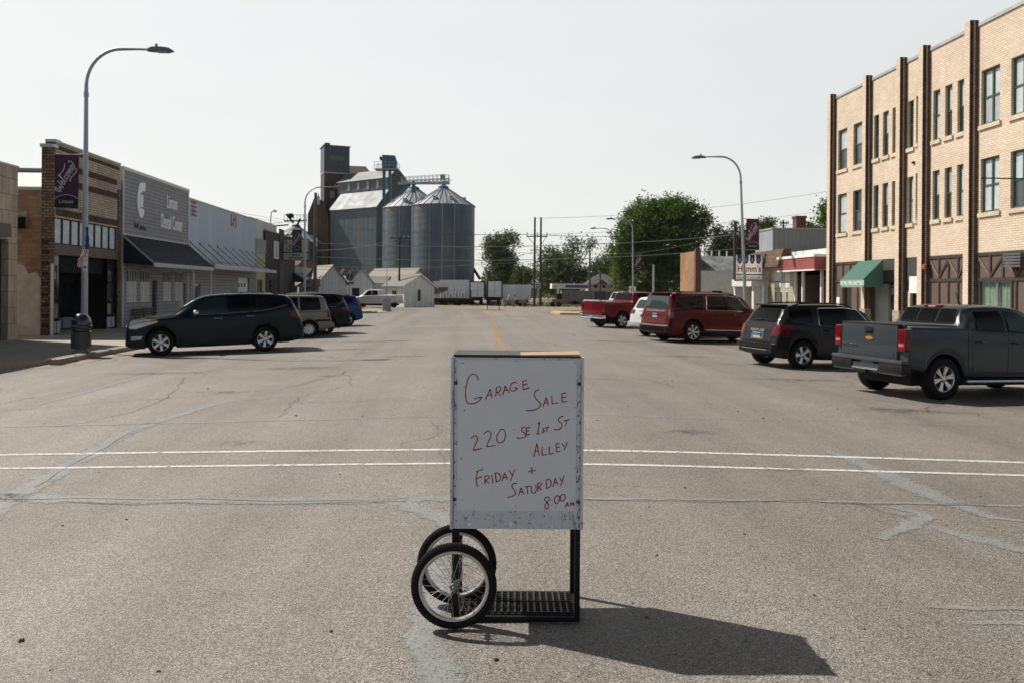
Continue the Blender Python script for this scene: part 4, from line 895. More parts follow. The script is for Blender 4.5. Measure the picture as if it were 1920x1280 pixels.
# ---- pale blue steel fronted building
f = Front(XL, 353.2, 'steel_building', 'pale blue ribbed steel building with a rod hung flat canopy'); T = f.t
xe = f.x(478.5); z1 = f.zz(354, 373)
pt('wall', [rib('pale_blue_steel', (0.40, 0.50, 0.585), 0.32, 'u', 0.5, 0.1, 0.05, 0.006), ROOFT], T, lambda b: (b.wall(0, xe, 3.3, z1), b.shell(0, xe, 0, z1, 18, rmi=1, roof=.3)))
pt('coping', FLASH, T, BX(-.02, -.05, z1, xe + .02, .3, z1 + .08))
xw = [f.x(447), f.x(468)]
pt('lower_wall', CLAPB, T, lambda b: b.wall(0, xe, 0, 3.3, [(xw[0], xw[1], .02, 2.7), (1.2, 2.3, .02, 2.2)], y=.02, t=.2))
pt('garage_door', [WHITE, GLASS], T, lambda b: (b.box(xw[0], .16, .02, xw[1], .2, 2.7), [b.box(xw[0] + .5 + i * .8, .145, 2.0, xw[0] + .85 + i * .8, .158, 2.3, 1) for i in range(3)]))
pt('door', [TRIM, GLASS], T, lambda b: (b.box(1.2, .16, .02, 2.3, .2, 2.2), b.box(1.35, .145, .9, 2.15, .158, 2.05, 1)))
def can(b): b.hexa([(.0, -1.55, 3.28), (xe, -1.55, 3.28), (xe, -.002, 3.4), (0, -.002, 3.4), (.0, -1.55, 3.36), (xe, -1.55, 3.36), (xe, -.002, 3.75), (0, -.002, 3.75)])
cn = pt('canopy', rib('canopy_steel', (0.40, 0.42, 0.44), 0.4, 'u', 0.4, 0.5), T, can)
pt('fascia', M('pale_fascia', (0.45, 0.46, 0.47), 0.5), cn, lambda b: (b.box(0, -1.60, 3.12, xe * .5, -1.551, 3.42), b.box(xe * .5 + .003, -1.60, 3.14, xe + .3, -1.551, 3.36)))
for k in range(9):
    x = .25 + k * (xe - 1.2) / 8; pt('canopy_rod', BLACK, T, lambda b: (b.tube([(x, -1.5, 3.38), (x, -.0, 4.75)], .022, 6), b.box(x - .05, -.02, 4.68, x + .05, -.001, 4.84)))
def flag_panel(par, x0_, x1_, z0_, z1_, kind):
    b = MB()
    if kind == 0:
        for k in range(7): b.box(x0_, -.02, z0_ + (z1_ - z0_) * k / 7, x1_, -.006, z0_ + (z1_ - z0_) * (k + 1) / 7, 0 if k % 2 == 0 else 1)
        for k in range(3): b.box(x0_ + .2, -.03, z0_ + .12 + k * .3, x0_ + .42, -.021, z0_ + .3 + k * .3, 2)
    else:
        for k in range(5): b.box(x0_ + (x1_ - x0_) * k / 5, -.02, z0_, x0_ + (x1_ - x0_) * (k + 1) / 5, -.006, z1_, 0 if k % 2 == 0 else 1)
        b.bar((x0_ + .2, -.025, z0_ + .1), (x1_ - .2, -.025, z1_ - .2), .08, .01, 2)
    return b.build('painted_panel', [M('faded_red', (0.33, 0.09, 0.085), 0.7), M('faded_white', (0.55, 0.53, 0.53), 0.7), M('faded_brown', (0.14, 0.06, 0.06), 0.7)], par)
flag_panel(T, f.x(357.5), f.x(367.5), f.zz(360, 405), f.zz(360, 377), 0); flag_panel(T, f.x(431.5), f.x(441.5), f.zz(436, 426), f.zz(436, 402), 1)
# ---- cream building, dark stone bar, later fronts
f = Front(XL, 479, 'cream_building', 'narrow cream yellow building with a grey top next to the pale blue steel front'); T = f.t
xe = f.x(497); z1 = f.zz(479, 448)
CRM = M('cream_stucco', (0.40, 0.37, 0.22), 0.8)
pt('wall', [CRM, ROOFT], T, lambda b: (b.wall(0, xe, 0, z1, [(.5, xe - .9, .02, 2.6)], t=.15), b.shell(0, xe, 0, z1, 14, rmi=1)))
pt('parapet', siding('grey_parapet_siding', (0.30, 0.31, 0.31), .2), T, BX(-.01, -.05, z1 - 1.1, xe + .01, -.002, z1 + .05))
pt('door', [GLASS, BLACK], T, BX(.5, .1, .02, xe - .9, .14, 2.6))
b = MB(); b.box(-19.5, 0, 0, -17, 9, 1.6); o = b.build('roof_unit', M('pale_roof_unit', (0.5, 0.5, 0.5), 0.5), None, (0, f.Y0 - 1, 5.9)); tag(o, 'pale box unit on the roof over the cream building', 'roof unit')
f = Front(XL, 497.3, 'stone_bar', 'dark rough stone bar front with a hanging cream sign'); T = f.t
xe = f.x(553); z1 = f.zz(500, 433)
DST = stone('dark_fieldstone', (0.028, 0.024, 0.022), (0.105, 0.09, 0.078), 3.4, (0.02, 0.018, 0.017))
xp0, xp1 = f.x(522), f.x(530)
pt('wall', [DST, ROOFT], T, lambda b: (b.wall(0, xe, 0, z1, [(f.x(505), f.x(509), 1, 2.6), (f.x(539), f.x(546), .02, 2.4)], t=.2), b.shell(0, xe, 0, z1, 14, rmi=1)))
pt('pilaster', M('dark_green_pilaster', (0.03, 0.042, 0.04), 0.7), T, BX(xp0, -.1, 0, xp1, -.002, z1 + .5))
pt('window', GLASS, T, BX(f.x(505), .1, 1, f.x(509), .14, 2.6)); pt('door', BROWNW, T, BX(f.x(539), .1, .02, f.x(546), .14, 2.4))
pt('coping', FLASH, T, lambda b: (b.box(-.02, -.06, z1, xp0, .3, z1 + .1), b.box(xp1, -.06, z1, xe, .3, z1 + .1)))
vs_ = thing('vertical_sign', 'tall white wall sign with blue print on the dark stone bar', 'sign', f.world(f.x(512), -.02, f.zz(512, 485)), math.pi / 2)
wv = f.x(521) - f.x(512); hv = f.zz(512, 452) - f.zz(512, 485)
pt('panel', WHITE, vs_, BX(0, -.05, 0, wv, -.001, hv))
for i in range(4): text('lettering', ('OPEN', 'FOOD', 'BEER', 'GRILL')[i], .42, M('sign_blue', (0.04, 0.08, 0.25), 0.6), vs_, (wv / 2, -.055, hv * (.83 - .22 * i)), UPRIGHT, ext=.002)
aw = thing('shop_awning', 'dark blue sloping awning past the cream bar sign', 'awning', f.world(f.x(548), 0, 2.5), math.pi / 2)
b = MB(); b.hexa([(0, -1.6, 0), (5.5, -1.6, 0), (5.5, -.01, .9), (0, -.01, .9), (0, -1.6, .06), (5.5, -1.6, .06), (5.5, -.01, 1.0), (0, -.01, 1.0)]); b.face([(0, -1.6, 0), (0, -.01, 0), (0, -.01, .9)])
b.build('cover', AWN, aw)
# cream double sign board hung over the sidewalk
dS = 74.0; p = at(556, 470, dS); s = FOC / dS
sn = thing('bar_sign', 'cream hanging board with a black swoosh and BAR and RESTAURANT lettering', 'sign', Vector((p.x, p.y, ZS)), -YAW)
Zp = lambda py: at(556, py, dS).z - ZS; Xp = lambda px: (px - 556) / s
SIGNC = M('cream_sign_face', (0.50, 0.48, 0.39), 0.5); SGB = M('sign_black', (0.012, 0.012, 0.012), 0.5)
pt('upper_board', [SIGNC, BLACK], sn, lambda b: (b.box(Xp(532.5), -.15, Zp(473), Xp(579), .15, Zp(450)), b.box(Xp(531.8), -.13, Zp(474), Xp(579.6), .13, Zp(449.2), 1)))
pt('lower_board', [SIGNC, BLACK], sn, lambda b: (b.box(Xp(532.5), -.15, Zp(488), Xp(579), .15, Zp(475)), b.box(Xp(531.8), -.13, Zp(489), Xp(579.6), .13, Zp(474.4), 1)))
text('lettering', 'BAR &', .26, SGB, sn, (Xp(556), -.155, Zp(479)), UPRIGHT, bold=.008); text('lettering', 'RESTAURANT', .24, SGB, sn, (Xp(557), -.155, Zp(484.3)), UPRIGHT, bold=.008)
b = MB(); P = [Vector((Xp(x), -.155, Zp(y))) for x, y in ((548, 459), (543, 462), (547, 467), (541, 470), (537, 468))]; b.tube(smooth_line(P), .045, 5); b.build('swoosh', SGB, sn)
text('lettering', 'B', .5, M('sign_plum', (0.2, 0.03, 0.08), 0.6), sn, (Xp(537), -.155, Zp(456)), UPRIGHT); 
b = MB()
for py in (452, 486): b.tube([(Xp(530), 0, Zp(py)), (Xp(530) - 5, 0, Zp(py))], .05, 6)
b.build('bracket', BLACK, sn)
f = Front(XL - .6, 553.5, 'white_storefront', 'white low storefront with a shallow gable beyond the dark stone bar'); T = f.t
pt('wall', [M('white_boards', (0.42, 0.43, 0.44), 0.7), GLASS], T, lambda b: (b.wall(0, 9, 0, 4.2, [(1, 3, .6, 2.6), (4.5, 7.5, .6, 2.6)], t=.15), b.shell(0, 9, 0, 4.2, 12), b.box(1, .1, .6, 3, .14, 2.6, 1), b.box(4.5, .1, .6, 7.5, .14, 2.6, 1)))
pt('roof', M('red_brown_roof', (0.12, 0.05, 0.04), 0.8), T, lambda b: b.prism([(-.4, 4.2), (9.4, 4.2), (4.5, 5.6)], lambda u, w: (u, -.3, w), lambda u, w: (u, 12, w)))

# ================================================================ right side: three storey brick apartments
XR = 18.8
f = Front(XR, 1552, 'apartment_building', 'three storey tan brick apartment building with dark pilasters and green windows'); T = f.t
xe = f.x(1990); zt = f.zz(1600, 163); zt = f.zz(1567, 187); zp = f.zz(1565, 493)
TAN = brick('tan_apartment_brick', (0.730, 0.600, 0.465), (0.63, 0.505, 0.385), (0.45, 0.37, 0.29), 0.235, 0.082, 0.012, 0.12, stain=0.12)
DBR = brick('dark_brown_brick', (0.15, 0.10, 0.075), (0.10, 0.066, 0.05), (0.05, 0.04, 0.033), 0.235, 0.082, 0.012, 0.2)
GRN = M('green_window_frame', (0.030, 0.085, 0.070), 0.5, var=.1)
W3 = [(1569.5, 1586.4, 0), (1598, 1614.5, 0), (1636.5, 1645.8, 0), (1653, 1663.8, 0), (1670.8, 1678.7, 0), (1700.3, 1710.7, 0), (1747, 1760, 0), (1769.5, 1783, 0), (1792.6, 1805, 0), (1837, 1872, 1), (1893, 1932, 1)]
zb3, zt3 = f.zz(1570, 321), f.zz(1570, 247); zb2, zt2 = f.zz(1570, 439), f.zz(1570, 366)
ops = []
for a, c, m in W3:
    for z0_, z1_ in ((zb3, zt3), (zb2, zt2)): ops.append((f.x(a), f.x(c), z0_, z1_))
slit = [(f.x(1715.2), f.x(1719.3), z0_ + .1, z1_ + .08) for z0_, z1_ in ((zb3, zt3), (zb2, zt2))]
pt('wall', [TAN, ROOFT], T, lambda b: (b.wall(0, xe, zp, zt, ops + slit, t=.22), b.shell(0, xe, 0, zt, 16, rmi=1, roof=.6), b.face([(0, .35, 0), (xe, .35, 0), (xe, .35, zp), (0, .35, zp)]), b.face([(0, 0, zp), (xe, 0, zp), (xe, .35, zp), (0, .35, zp)])))
rnd = random.Random(4)
styles = [(BLIND, SCREEN), (BLIND2, SCREEN), (BLIND2, BLIND2), (SCREEN, SCREEN), (BLIND2, BLIND), (GLASS, SCREEN), (BLIND2, SCREEN)]
for i, (a, c, m) in enumerate(W3):
    for j, (z0_, z1_) in enumerate(((zb3, zt3), (zb2, zt2))):
        st = rnd.choice(styles); w = window(T, f.x(a), f.x(c), z0_, z1_, .10, GRN, st[0], st[1], mull=m, fw=.065)
        pt('sill', TAN, w, BX(f.x(a) - .08, -.07, z0_ - .16, f.x(c) + .08, .10, z0_ - .004))
for a, c, z0_, z1_ in slit: pt('slit', DARK, T, BX(a, .2, z0_, c, .215, z1_)); pt('sill', TAN, T, BX(a - .04, -.06, z0_ - .14, c + .04, .1, z0_ - .003))
PIL = [(1551.2, 1565), (1617.5, 1632.5), (1681.5, 1697.5), (1724, 1741), (1810, 1830.5)]
LIME = stone('rough_limestone', (0.40, 0.34, 0.26), (0.30, 0.25, 0.19), 4.0, (0.22, 0.18, 0.14))
zcp = zt + .30
for i, (a, c) in enumerate(PIL):
    x1_ = f.x(c) - .02; w = .42; pj = .24
    def pil(b):
        zb_ = 1.25 if i in (1, 2) else 0
        b.box(x1_ - w, -pj, zb_, x1_ - .10, -.001, zcp, 0)
        b.box(x1_ - .099, -pj * .55, zb_, x1_ + .055, -.001, zcp - .05, 1)
        if zb_: b.box(x1_ - w - .05, -pj - .06, 0, x1_ + .06, -.001, zb_ - .002, 2)
        b.face([(x1_ - .0985, -pj - .001, zb_), (x1_ - .0985, -.001, zb_), (x1_ - .0985, -.001, zcp), (x1_ - .0985, -pj - .001, zcp)], 1)
    pt('pilaster', [TAN, DBR, LIME], T, pil)
    nxt = f.x(PIL[i + 1][0]) + .12 if i + 1 < len(PIL) else xe
    pt('coping', FLASH, T, BX(x1_ + .06, -.05, zt, nxt - .02, .25, zt + .12))
    # brown half timbered shop panels between the pilasters
    u0, u1 = x1_ + .062, (f.x(PIL[i + 1][1]) - .02 - .425 if i + 1 < len(PIL) else xe)
    zm = f.zz(1739, 526) if i else zp - .95
    if i in (1, 2):
        def ent(b):
            b.box(u0, .30, 0, u1, .34, zp, 0); 
            b.box(u0, .02, 2.5, u1, .29, zp, 1)
        pt('entrance', [DARK, M('dark_entry_panel', (0.045, 0.04, 0.04), 0.7)], T, ent)
        if i == 1:
            m = (u0 + u1) / 2
            d = pt('door', [M('aluminium_door', (0.25, 0.25, 0.25), 0.4, 0.7), glass('door_pane', (0.03, 0.035, 0.04), .02)], T, lambda b: (b.box(m + .0, .22, .02, m + .06, .28, 2.35), b.box(u1 - .3, .22, .02, u1 - .24, .28, 2.35), b.box(m + .06, .22, 2.28, u1 - .3, .28, 2.35), b.box(m + .06, .22, .02, u1 - .3, .28, .2), b.box(m + .06, .24, .2, u1 - .3, .25, 2.28, 1), b.box((m + u1) / 2 - .2, .215, .2, (m + u1) / 2 - .12, .27, 2.28)))
            pt('handle', CHROME, d, BX(m + .2, .16, .9, m + .23, .2, 1.3))
            pt('wall_panel', M('grey_green_wall', (0.20, 0.22, 0.20), .7), T, BX(u0, .20, .02, m - .05, .28, 2.4))
        else:
            pt('notice', WHITE, T, BX(u0 + .25, .0, 2.0, u1 - .12, .018, 2.7))
        continue
    win = None
    if i == 4: win = (f.x(1831), f.x(1894), .35, zm - .06)
    def panel(b):
        ops_ = [win] if win else ([(f.x(1581.5), f.x(1595.5), .02, zm - .1)] if i == 0 else [])
        b.wall(u0, u1, 0, zp, ops_, y=.03, t=.2, mi=0)
        b.box(u0, -.015, zp - .12, u1, .028, zp - .002, 1); b.box(u0, -.015, zm - .06, u1, .028, zm + .06, 1)
        if win: b.box(win[1] + .02, -.012, 0, win[1] + .12, .028, zm - .061, 1)
        n = 4 if i != 4 else 6
        for k in range(n + 1):
            x = u0 + .05 + (u1 - u0 - .1) * k / n
            b.box(x - .045, -.012, zm + .061, x + .045, .028, zp - .121, 1)
            if not (win and win[0] - .1 < x < win[1] + .12) and not (i == 0 and f.x(1581.5) - .06 < x < f.x(1595.5) + .06): b.box(x - .045, -.012, .02, x + .045, .028, zm - .061, 1)
            if k < n and i:
                x2 = u0 + .05 + (u1 - u0 - .1) * (k + 1) / n
                pa, pb = ((x, -.0, zp - .16), (x2, -.0, zm + .1)) if k % 2 == 0 else ((x, 0, zm + .1), (x2, 0, zp - .16))
                b.bar(pa, pb, .02, .085, 2 if k % 2 == 0 else 1)
    pt('shop_panel', [M('brown_panel_stucco', (0.105, 0.070, 0.056), 0.8, var=.12, bump=.004, bscale=40), BROWNW, M('peeling_brown_board', (0.16, 0.115, 0.095), 0.8, var=.7, scale=16)], T, panel)
    if win:
        def cur(b):
            xs_ = frange(win[0], win[1], .03); b.grid([[(x, .17 + .022 * math.sin(x * 34) + .01 * math.sin(x * 13), z) for x in xs_] for z in (win[2], win[3])])
        pw = pt('shop_window', M('steel_window_frame', (0.30, 0.31, 0.31), .4, .6), T, lambda b: (b.box(win[0], .06, win[2], win[0] + .06, .12, win[3]), b.box(win[1] - .06, .06, win[2], win[1], .12, win[3]), b.box((win[0] + win[1]) / 2 + .12, .06, win[2], (win[0] + win[1]) / 2 + .18, .12, win[3]), b.box(win[0] + .06, .06, win[3] - .05, win[1] - .06, .12, win[3])))
        pt('curtain', M('green_white_curtain', (0.70, 0.73, 0.66), 0.7, var=.1), pw, cur)
        n = N('clear_pane'); tr = n.n('ShaderNodeBsdfTransparent', {0: (0.8, 0.85, 0.83, 1)}); gl = n.n('ShaderNodeBsdfGlossy', {'Roughness': 0.02}); mx = n.n('ShaderNodeMixShader', {0: 0.14}); n.l(tr.outputs[0], mx.inputs[1]); n.l(gl.outputs[0], mx.inputs[2]); n.l(mx.outputs[0], n.t.nodes['Material Output'].inputs[0])
        pt('pane', n.m, pw, BX(win[0] + .055, .085, win[2], win[1] - .055, .09, win[3] - .045))
    elif i == 0:
        pt('door', DARK, T, BX(f.x(1581.5), .15, .02, f.x(1595.5), .2, zm - .1)); pt('notice', WHITE, T, BX(f.x(1568.5), .0, 1.0, f.x(1574), .02, 1.75))
# green canvas awning over the entrance
ga = thing('entrance_awning', 'green canvas awning with white lettering over the apartment entrance', 'awning', f.world(0, 0, 0), -math.pi / 2)
a0, a1 = f.x(1624), f.x(1669); zt_, zv, zb_ = f.zz(1650, 489), f.zz(1650, 489) - .86, f.zz(1650, 489) - 1.22; pj = .88
CANV = M('green_canvas', (0.038, 0.115, 0.09), 0.8, var=.08)
b = MB(); b.face([(a0, -.33, zt_), (a1, -.33, zt_), (a1, -pj - .33, zv), (a0, -pj - .33, zv)]); b.face([(a1, -.33, zt_), (a1, -.33, zb_), (a1, -pj - .33, zb_), (a1, -pj - .33, zv)]); b.face([(a0, -.33, zt_), (a0, -.33, zb_), (a0, -pj - .33, zb_), (a0, -pj - .33, zv)])
cv = b.build('cover', CANV, ga); cv.modifiers.new('thickness', 'SOLIDIFY').thickness = .012
pt('valance', M('pale_green_canvas', (0.15, 0.27, 0.22), 0.8, var=.08), ga, BX(a0, -pj - .345, zb_, a1, -pj - .333, zv + .0))
text('lettering', 'THE WILLOWS APARTMENTS', .28, M('cream_letters', (0.72, 0.72, 0.64), .7), ga, ((a0 + a1) / 2, -pj - .349, (zb_ + zv) / 2), UPRIGHT, sx=.62, ext=.002, bold=.004)
b = MB()
for x in (a0 + .05, a1 - .05): b.tube([(x, -.33, zt_ - .06), (x, -pj - .31, zv - .03), (x, -.33, zb_ + .05)], .015, 6)
b.build('awning_frame', STEEL, ga)
wl = thing('wall_lamp', 'orange wall lamp on a dark pilaster above the grey pickup', 'lamp', f.world(f.x(1741) + .05, -.2, f.zz(1735, 501)), -math.pi / 2)
pt('lamp_shade', M('orange_lamp_glass', (0.40, 0.13, 0.04), .4), wl, lambda b: b.lathe([(0, -.12), (.08, -.1), (.09, .08), (.0, .12)], 12)); pt('bracket', BLACK, wl, BX(-.03, .02, -.03, .03, .2, .03))
br = thing('sign_bracket', 'thin black iron rod bracket on the upper brick wall at the right edge', 'bracket', f.world(f.x(1925), 0, f.zz(1905, 340)), -math.pi / 2)
pt('rod', IRON, br, lambda b: (b.tube([(0, 0, 0), (0, -1.55, 0)], .022, 8), b.tube([(0, 0, 0), (.0, -.05, .0)], .06, 8), b.tube([(0, -1.55, 0), (0, -1.60, 0)], .032, 8)))
sl_ = thing('slatted_sign', 'small dark slatted sign on the brown shop front at the right edge', 'lamp', f.world(f.x(1912), -.18, f.zz(1912, 487)), -math.pi / 2)  # a slatted sign, not a light source
pt('housing', M('grey_louvre', (0.11, 0.115, 0.12), .5, .3), sl_, lambda b: [b.box(-.42, -.12 - k * .0, -.26 + k * .1, .42, .15, -.19 + k * .1) for k in range(5)])
cd = thing('conduit_box', 'small round grey vent high on the tan brick wall', 'vent', f.world(f.x(1712), -.02, f.zz(1712, 306)), -math.pi / 2); pt('cap', BLACK, cd, lambda b: b.box(-.07, -.05, -.04, .07, .015, .05))

# ---- low fronts beyond the apartments
f = Front(XR, 1447, 'siding_storefront', 'beige siding storefront with a red boarded canopy beside the brick apartments'); T = f.t
xe = f.x(1550); z1 = f.zz(1548, 469)
SID = siding('beige_siding', (0.42, 0.36, 0.27), .12); BSD = siding('brown_siding', (0.10, 0.07, 0.05), .12)
xm = f.x(1488)
pt('wall', [SID, ROOFT], T, lambda b: (b.wall(0, xe, 0, z1, [(xm, xe - .05, .02, f.zz(1520, 508))], t=.1), b.shell(0, xe, 0, z1, 14, rmi=1, roof=.2)))
pt('porch_wall', [BSD, DARK], T, lambda b: (b.face([(xm, 1.5, 0), (xe, 1.5, 0), (xe, 1.5, 3), (xm, 1.5, 3)]), b.face([(xm, .1, 0), (xm, 1.5, 0), (xm, 1.5, 3), (xm, .1, 3)]), b.face([(xm, .1, 2.9), (xe, .1, 2.9), (xe, 1.5, 2.9), (xm, 1.5, 2.9)], 1)))
pt('upper_band', M('white_stucco_band', (0.55, 0.55, 0.53), .8), T, BX(f.x(1472), -.02, f.zz(1520, 483), xe, -.002, z1 + .08))
zr0, zr1 = f.zz(1510, 507), f.zz(1510, 485)
rc = pt('canopy', siding('red_canopy_boards', (0.30, 0.075, 0.065), .13), T, BX(f.x(1477), -.62, zr0, xe - .1, -.021, zr1))
pt('canopy_cap', WHITE, rc, lambda b: (b.box(f.x(1477) - .04, -.66, zr1 + .001, xe - .06, -.021, zr1 + .14), b.box(f.x(1477) - .02, -.64, zr0 - .07, xe - .08, -.58, zr0 - .001)))
for px in (1489, 1503, 1538): pt('post', TRIM, T, BX(f.x(px) - .07, .02, 0, f.x(px) + .07, .16, zr0 - .07))
for (a, c, y0_, y1_) in ((1452.5, 1465, 539, 508), (1473, 1481, 540, 510)): pt('poster', [M('poster_paper', (0.55, 0.58, 0.62), .5), NAVY], T, lambda b: (b.box(f.x(a), -.02, f.zz(a, y0_), f.x(c), -.003, f.zz(a, y1_)), b.box(f.x(a) + .06, -.024, f.zz(a, y0_) + .3, f.x(c) - .06, -.021, f.zz(a, y0_) + .36, 1)))
for a, c in ((1453, 1457.5), (1463.5, 1468), (1474, 1478.5)): pt('window', [TRIM, M('green_pane', (0.05, 0.09, 0.07), .1, coat=1)], T, lambda b: (b.box(f.x(a), -.015, .9, f.x(c), -.003, f.zz(a, 546)), b.box(f.x(a) + .05, -.02, .95, f.x(c) - .05, -.016, f.zz(a, 546) - .05, 1)))
f2 = Front(XR, 1405, 'tavern', 'stone tavern with a brown shingled mansard and white entrance frame'); T = f2.t
x2 = f2.x(1447); zq0, zq1 = f2.zz(1440, 503), f2.zz(1440, 473)
pt('wall', [stone('brown_fieldstone', (0.22, 0.15, 0.095), (0.33, 0.25, 0.17), 2.6), ROOFT], T, lambda b: (b.wall(0, x2, 0, zq1, [(f2.x(1410), f2.x(1436), 0.02, 2.1)], t=.3), b.shell(0, x2, 0, zq1, 14, rmi=1)))
shg = N('brown_wood_shingles'); vec, u_, z_ = uvw(shg); bt = shg.n('ShaderNodeTexBrick', {'Scale': 1, 'Brick Width': .22, 'Row Height': .22, 'Mortar Size': .012, 'Color1': (.17, .105, .065, 1), 'Color2': (.09, .058, .038, 1), 'Mortar': (.02, .014, .01, 1), 'Vector': vec})
shg.bump(shg.math('FRACT', shg.math('DIVIDE', z_, .22)), -.04 if False else .04); shg = shg.set(Base_Color=bt.outputs[0], Roughness=.9)
x4 = x2 + 2.9
pt('mansard', shg, T, lambda b: b.hexa([(f2.x(1421), -.75, zq0), (x4, -.75, zq0), (x4, -.021, zq0), (f2.x(1421), -.003, zq0), (f2.x(1421) + .35, -.40, zq1), (x4, -.40, zq1 + .05), (x4, -.021, zq1 + .05), (f2.x(1421) + .35, -.003, zq1)]))
pt('entrance_frame', M('white_stucco', (0.52, 0.52, 0.49), .8), T, lambda b: (b.hexa([(f2.x(1407), -.9, 0), (f2.x(1410), -.9, 0), (f2.x(1410), -.003, 0), (f2.x(1407), -.003, 0), (f2.x(1405), -1.1, 2.3), (f2.x(1408), -1.1, 2.3), (f2.x(1408), -.003, 2.3), (f2.x(1405), -.003, 2.3)]), b.box(f2.x(1436), -.9, 0, f2.x(1440), -.003, 2.3), b.box(f2.x(1404), -1.15, 2.31, f2.x(1443), -.003, 2.75)))
pt('door', [BROWNW, GLASS], T, lambda b: (b.box(f2.x(1410), .25, .02, f2.x(1436), .3, 2.1), b.box(f2.x(1425), .235, .9, f2.x(1434), .248, 1.9, 1)))
# grey steel upper block with brick chimney
t = thing('steel_annexe', 'grey steel sided block rising behind the shingled tavern', 'building', (20.6, 52.4, ZS)); H_ = at(1470, 429, 53).z - ZS
pt('wall', rib('grey_blue_steel', (0.30, 0.32, 0.345), .3, 'u', .5, .15, .08, .02), t, BX(0, 0, 0, 12, 3.2, H_))
pt('coping', FLASH, t, BX(-.06, -.06, H_ + .001, 12.05, 3.26, H_ + .10)); pt('lower_block', M('white_stucco_band', (0.55, 0.55, 0.53), .8), t, BX(-1.2, -.6, 0, -.002, 2.5, H_ - 1.9))
ch = thing('chimney_stack', 'square red brick chimney above the grey steel block', 'chimney', (at(1498.5, 428, 60).x, at(1498.5, 428, 60).y, 0)); RB = brick('red_chimney_brick', (0.20, 0.085, 0.06), (0.14, 0.06, 0.045), (0.1, 0.08, 0.07))
zc0 = at(1498, 440, 60).z; zc1 = at(1498, 410, 60).z; pt('stack', RB, ch, BX(-.36, -.36, zc0 - 3, .36, .36, zc1)); pt('cap', RB, ch, BX(-.42, -.42, zc1 + .001, .42, .42, zc1 + .16))
# white walled low building and the brick ruin
t = thing('white_low_building', 'low white painted building with a patched grey roof behind the beer sign', 'building', (18.3, 61, ZS)); H_ = at(1345, 508, 62).z - ZS; H2 = at(1345, 479, 62).z - ZS
pt('wall', [M('white_painted_block', (0.58, 0.56, 0.50), .8, var=.1), GLASS], t, lambda b: (b.box(0, 0, 0, 9, 4, H_), b.box(.9, -.02, 1.0, 1.7, -.002, 2.0, 1)))
pt('roof', M('patched_grey_roof', (0.20, 0.21, 0.22), .7, var=.6, scale=1.6), t, lambda b: b.hexa([(-.15, -.15, H_ + .002), (9, -.15, H_ + .002), (9, 4.1, H_ + .002), (-.15, 4.1, H_ + .002), (-.1, 1.6, H2), (9, 1.6, H2), (9, 2.6, H2), (-.1, 2.6, H2)]))
for k in range(4): pt('roof_vent', TRIM, t, lambda b: b.lathe([(.07, H2 - .4), (.07, H2 + .45), (.0, H2 + .45)], 8, Matrix.Translation((.9 + k * .62, 2.1, 0))))
t = thing('brick_ruin', 'sunlit orange brick wall end at the right foot of the big tree', 'wall', (17.98, 61.3, ZS)); H_ = at(1300, 473, 64).z - ZS
pt('wall', brick('orange_sunlit_brick', (0.42, 0.23, 0.12), (0.33, 0.17, 0.09), (0.2, 0.15, 0.11), .3, .1, .012, .35), t, BX(0, 0, 0, .28, 4.4, H_)); pt('pier', RB, t, BX(-.12, -.40, 0, .30, -.002, H_ + .1))
# beer sign on its pole
dS = 48.6; p = at(1403, 503, dS); s = FOC / dS
sn = thing('beer_sign', 'white beer sign with blue crests and red lettering over a happy hour line', 'sign', Vector((p.x, p.y, ZS)), -YAW)
Zp = lambda py: at(1403, py, dS).z - ZS; Xp = lambda px: (px - 1403) / s
_k = N('translucent_sign_face'); _t = _k.n('ShaderNodeBsdfTranslucent', {0: (.95, .94, .9, 1)}); _m = _k.n('ShaderNodeMixShader', {0: .72}); _k.set(Base_Color=(.8, .79, .76), Roughness=.4); _k.l(_k.p.outputs[0], _m.inputs[1]); _k.l(_t.outputs[0], _m.inputs[2]); _k.l(_m.outputs[0], _k.t.nodes['Material Output'].inputs[0])
pt('panel', [_k.m, BLACK], sn, lambda b: (b.box(Xp(1379), -.15, Zp(526.5), Xp(1427.5), .15, Zp(479)), b.box(Xp(1378), -.13, Zp(527.6), Xp(1378.9), .13, Zp(478), 1), b.box(Xp(1427.6), -.13, Zp(527.6), Xp(1428.4), .13, Zp(478), 1), b.box(Xp(1379), -.13, Zp(527.6), Xp(1427.5), .13, Zp(526.6), 1), b.box(Xp(1379), -.13, Zp(478.9), Xp(1427.5), .13, Zp(478), 1)))
SBL = M('crest_blue', (0.02, 0.05, 0.20), .5); SRD = M('letter_red', (0.36, 0.03, 0.035), .5)
for px in (1385.5, 1397.5, 1409, 1420.5):
    pt('crest', [SBL, M('crest_gold', (.5, .4, .2), .5)], sn, lambda b: (b.prism([(-.13, .24), (-.16, .30), (.16, .30), (.13, .24), (.14, -.05), (.08, -.2), (0, -.27), (-.08, -.2), (-.14, -.05)], lambda u, w: (Xp(px) + u * 1.05, -.151, Zp(487.5) + w), lambda u, w: (Xp(px) + u * 1.05, -.16, Zp(487.5) + w)), b.prism([(0, .14), (.055, -.04), (.03, -.12), (-.03, -.12), (-.055, -.04)], lambda u, w: (Xp(px) + u, -.161, Zp(487.5) + w), lambda u, w: (Xp(px) + u, -.166, Zp(487.5) + w), 1)))
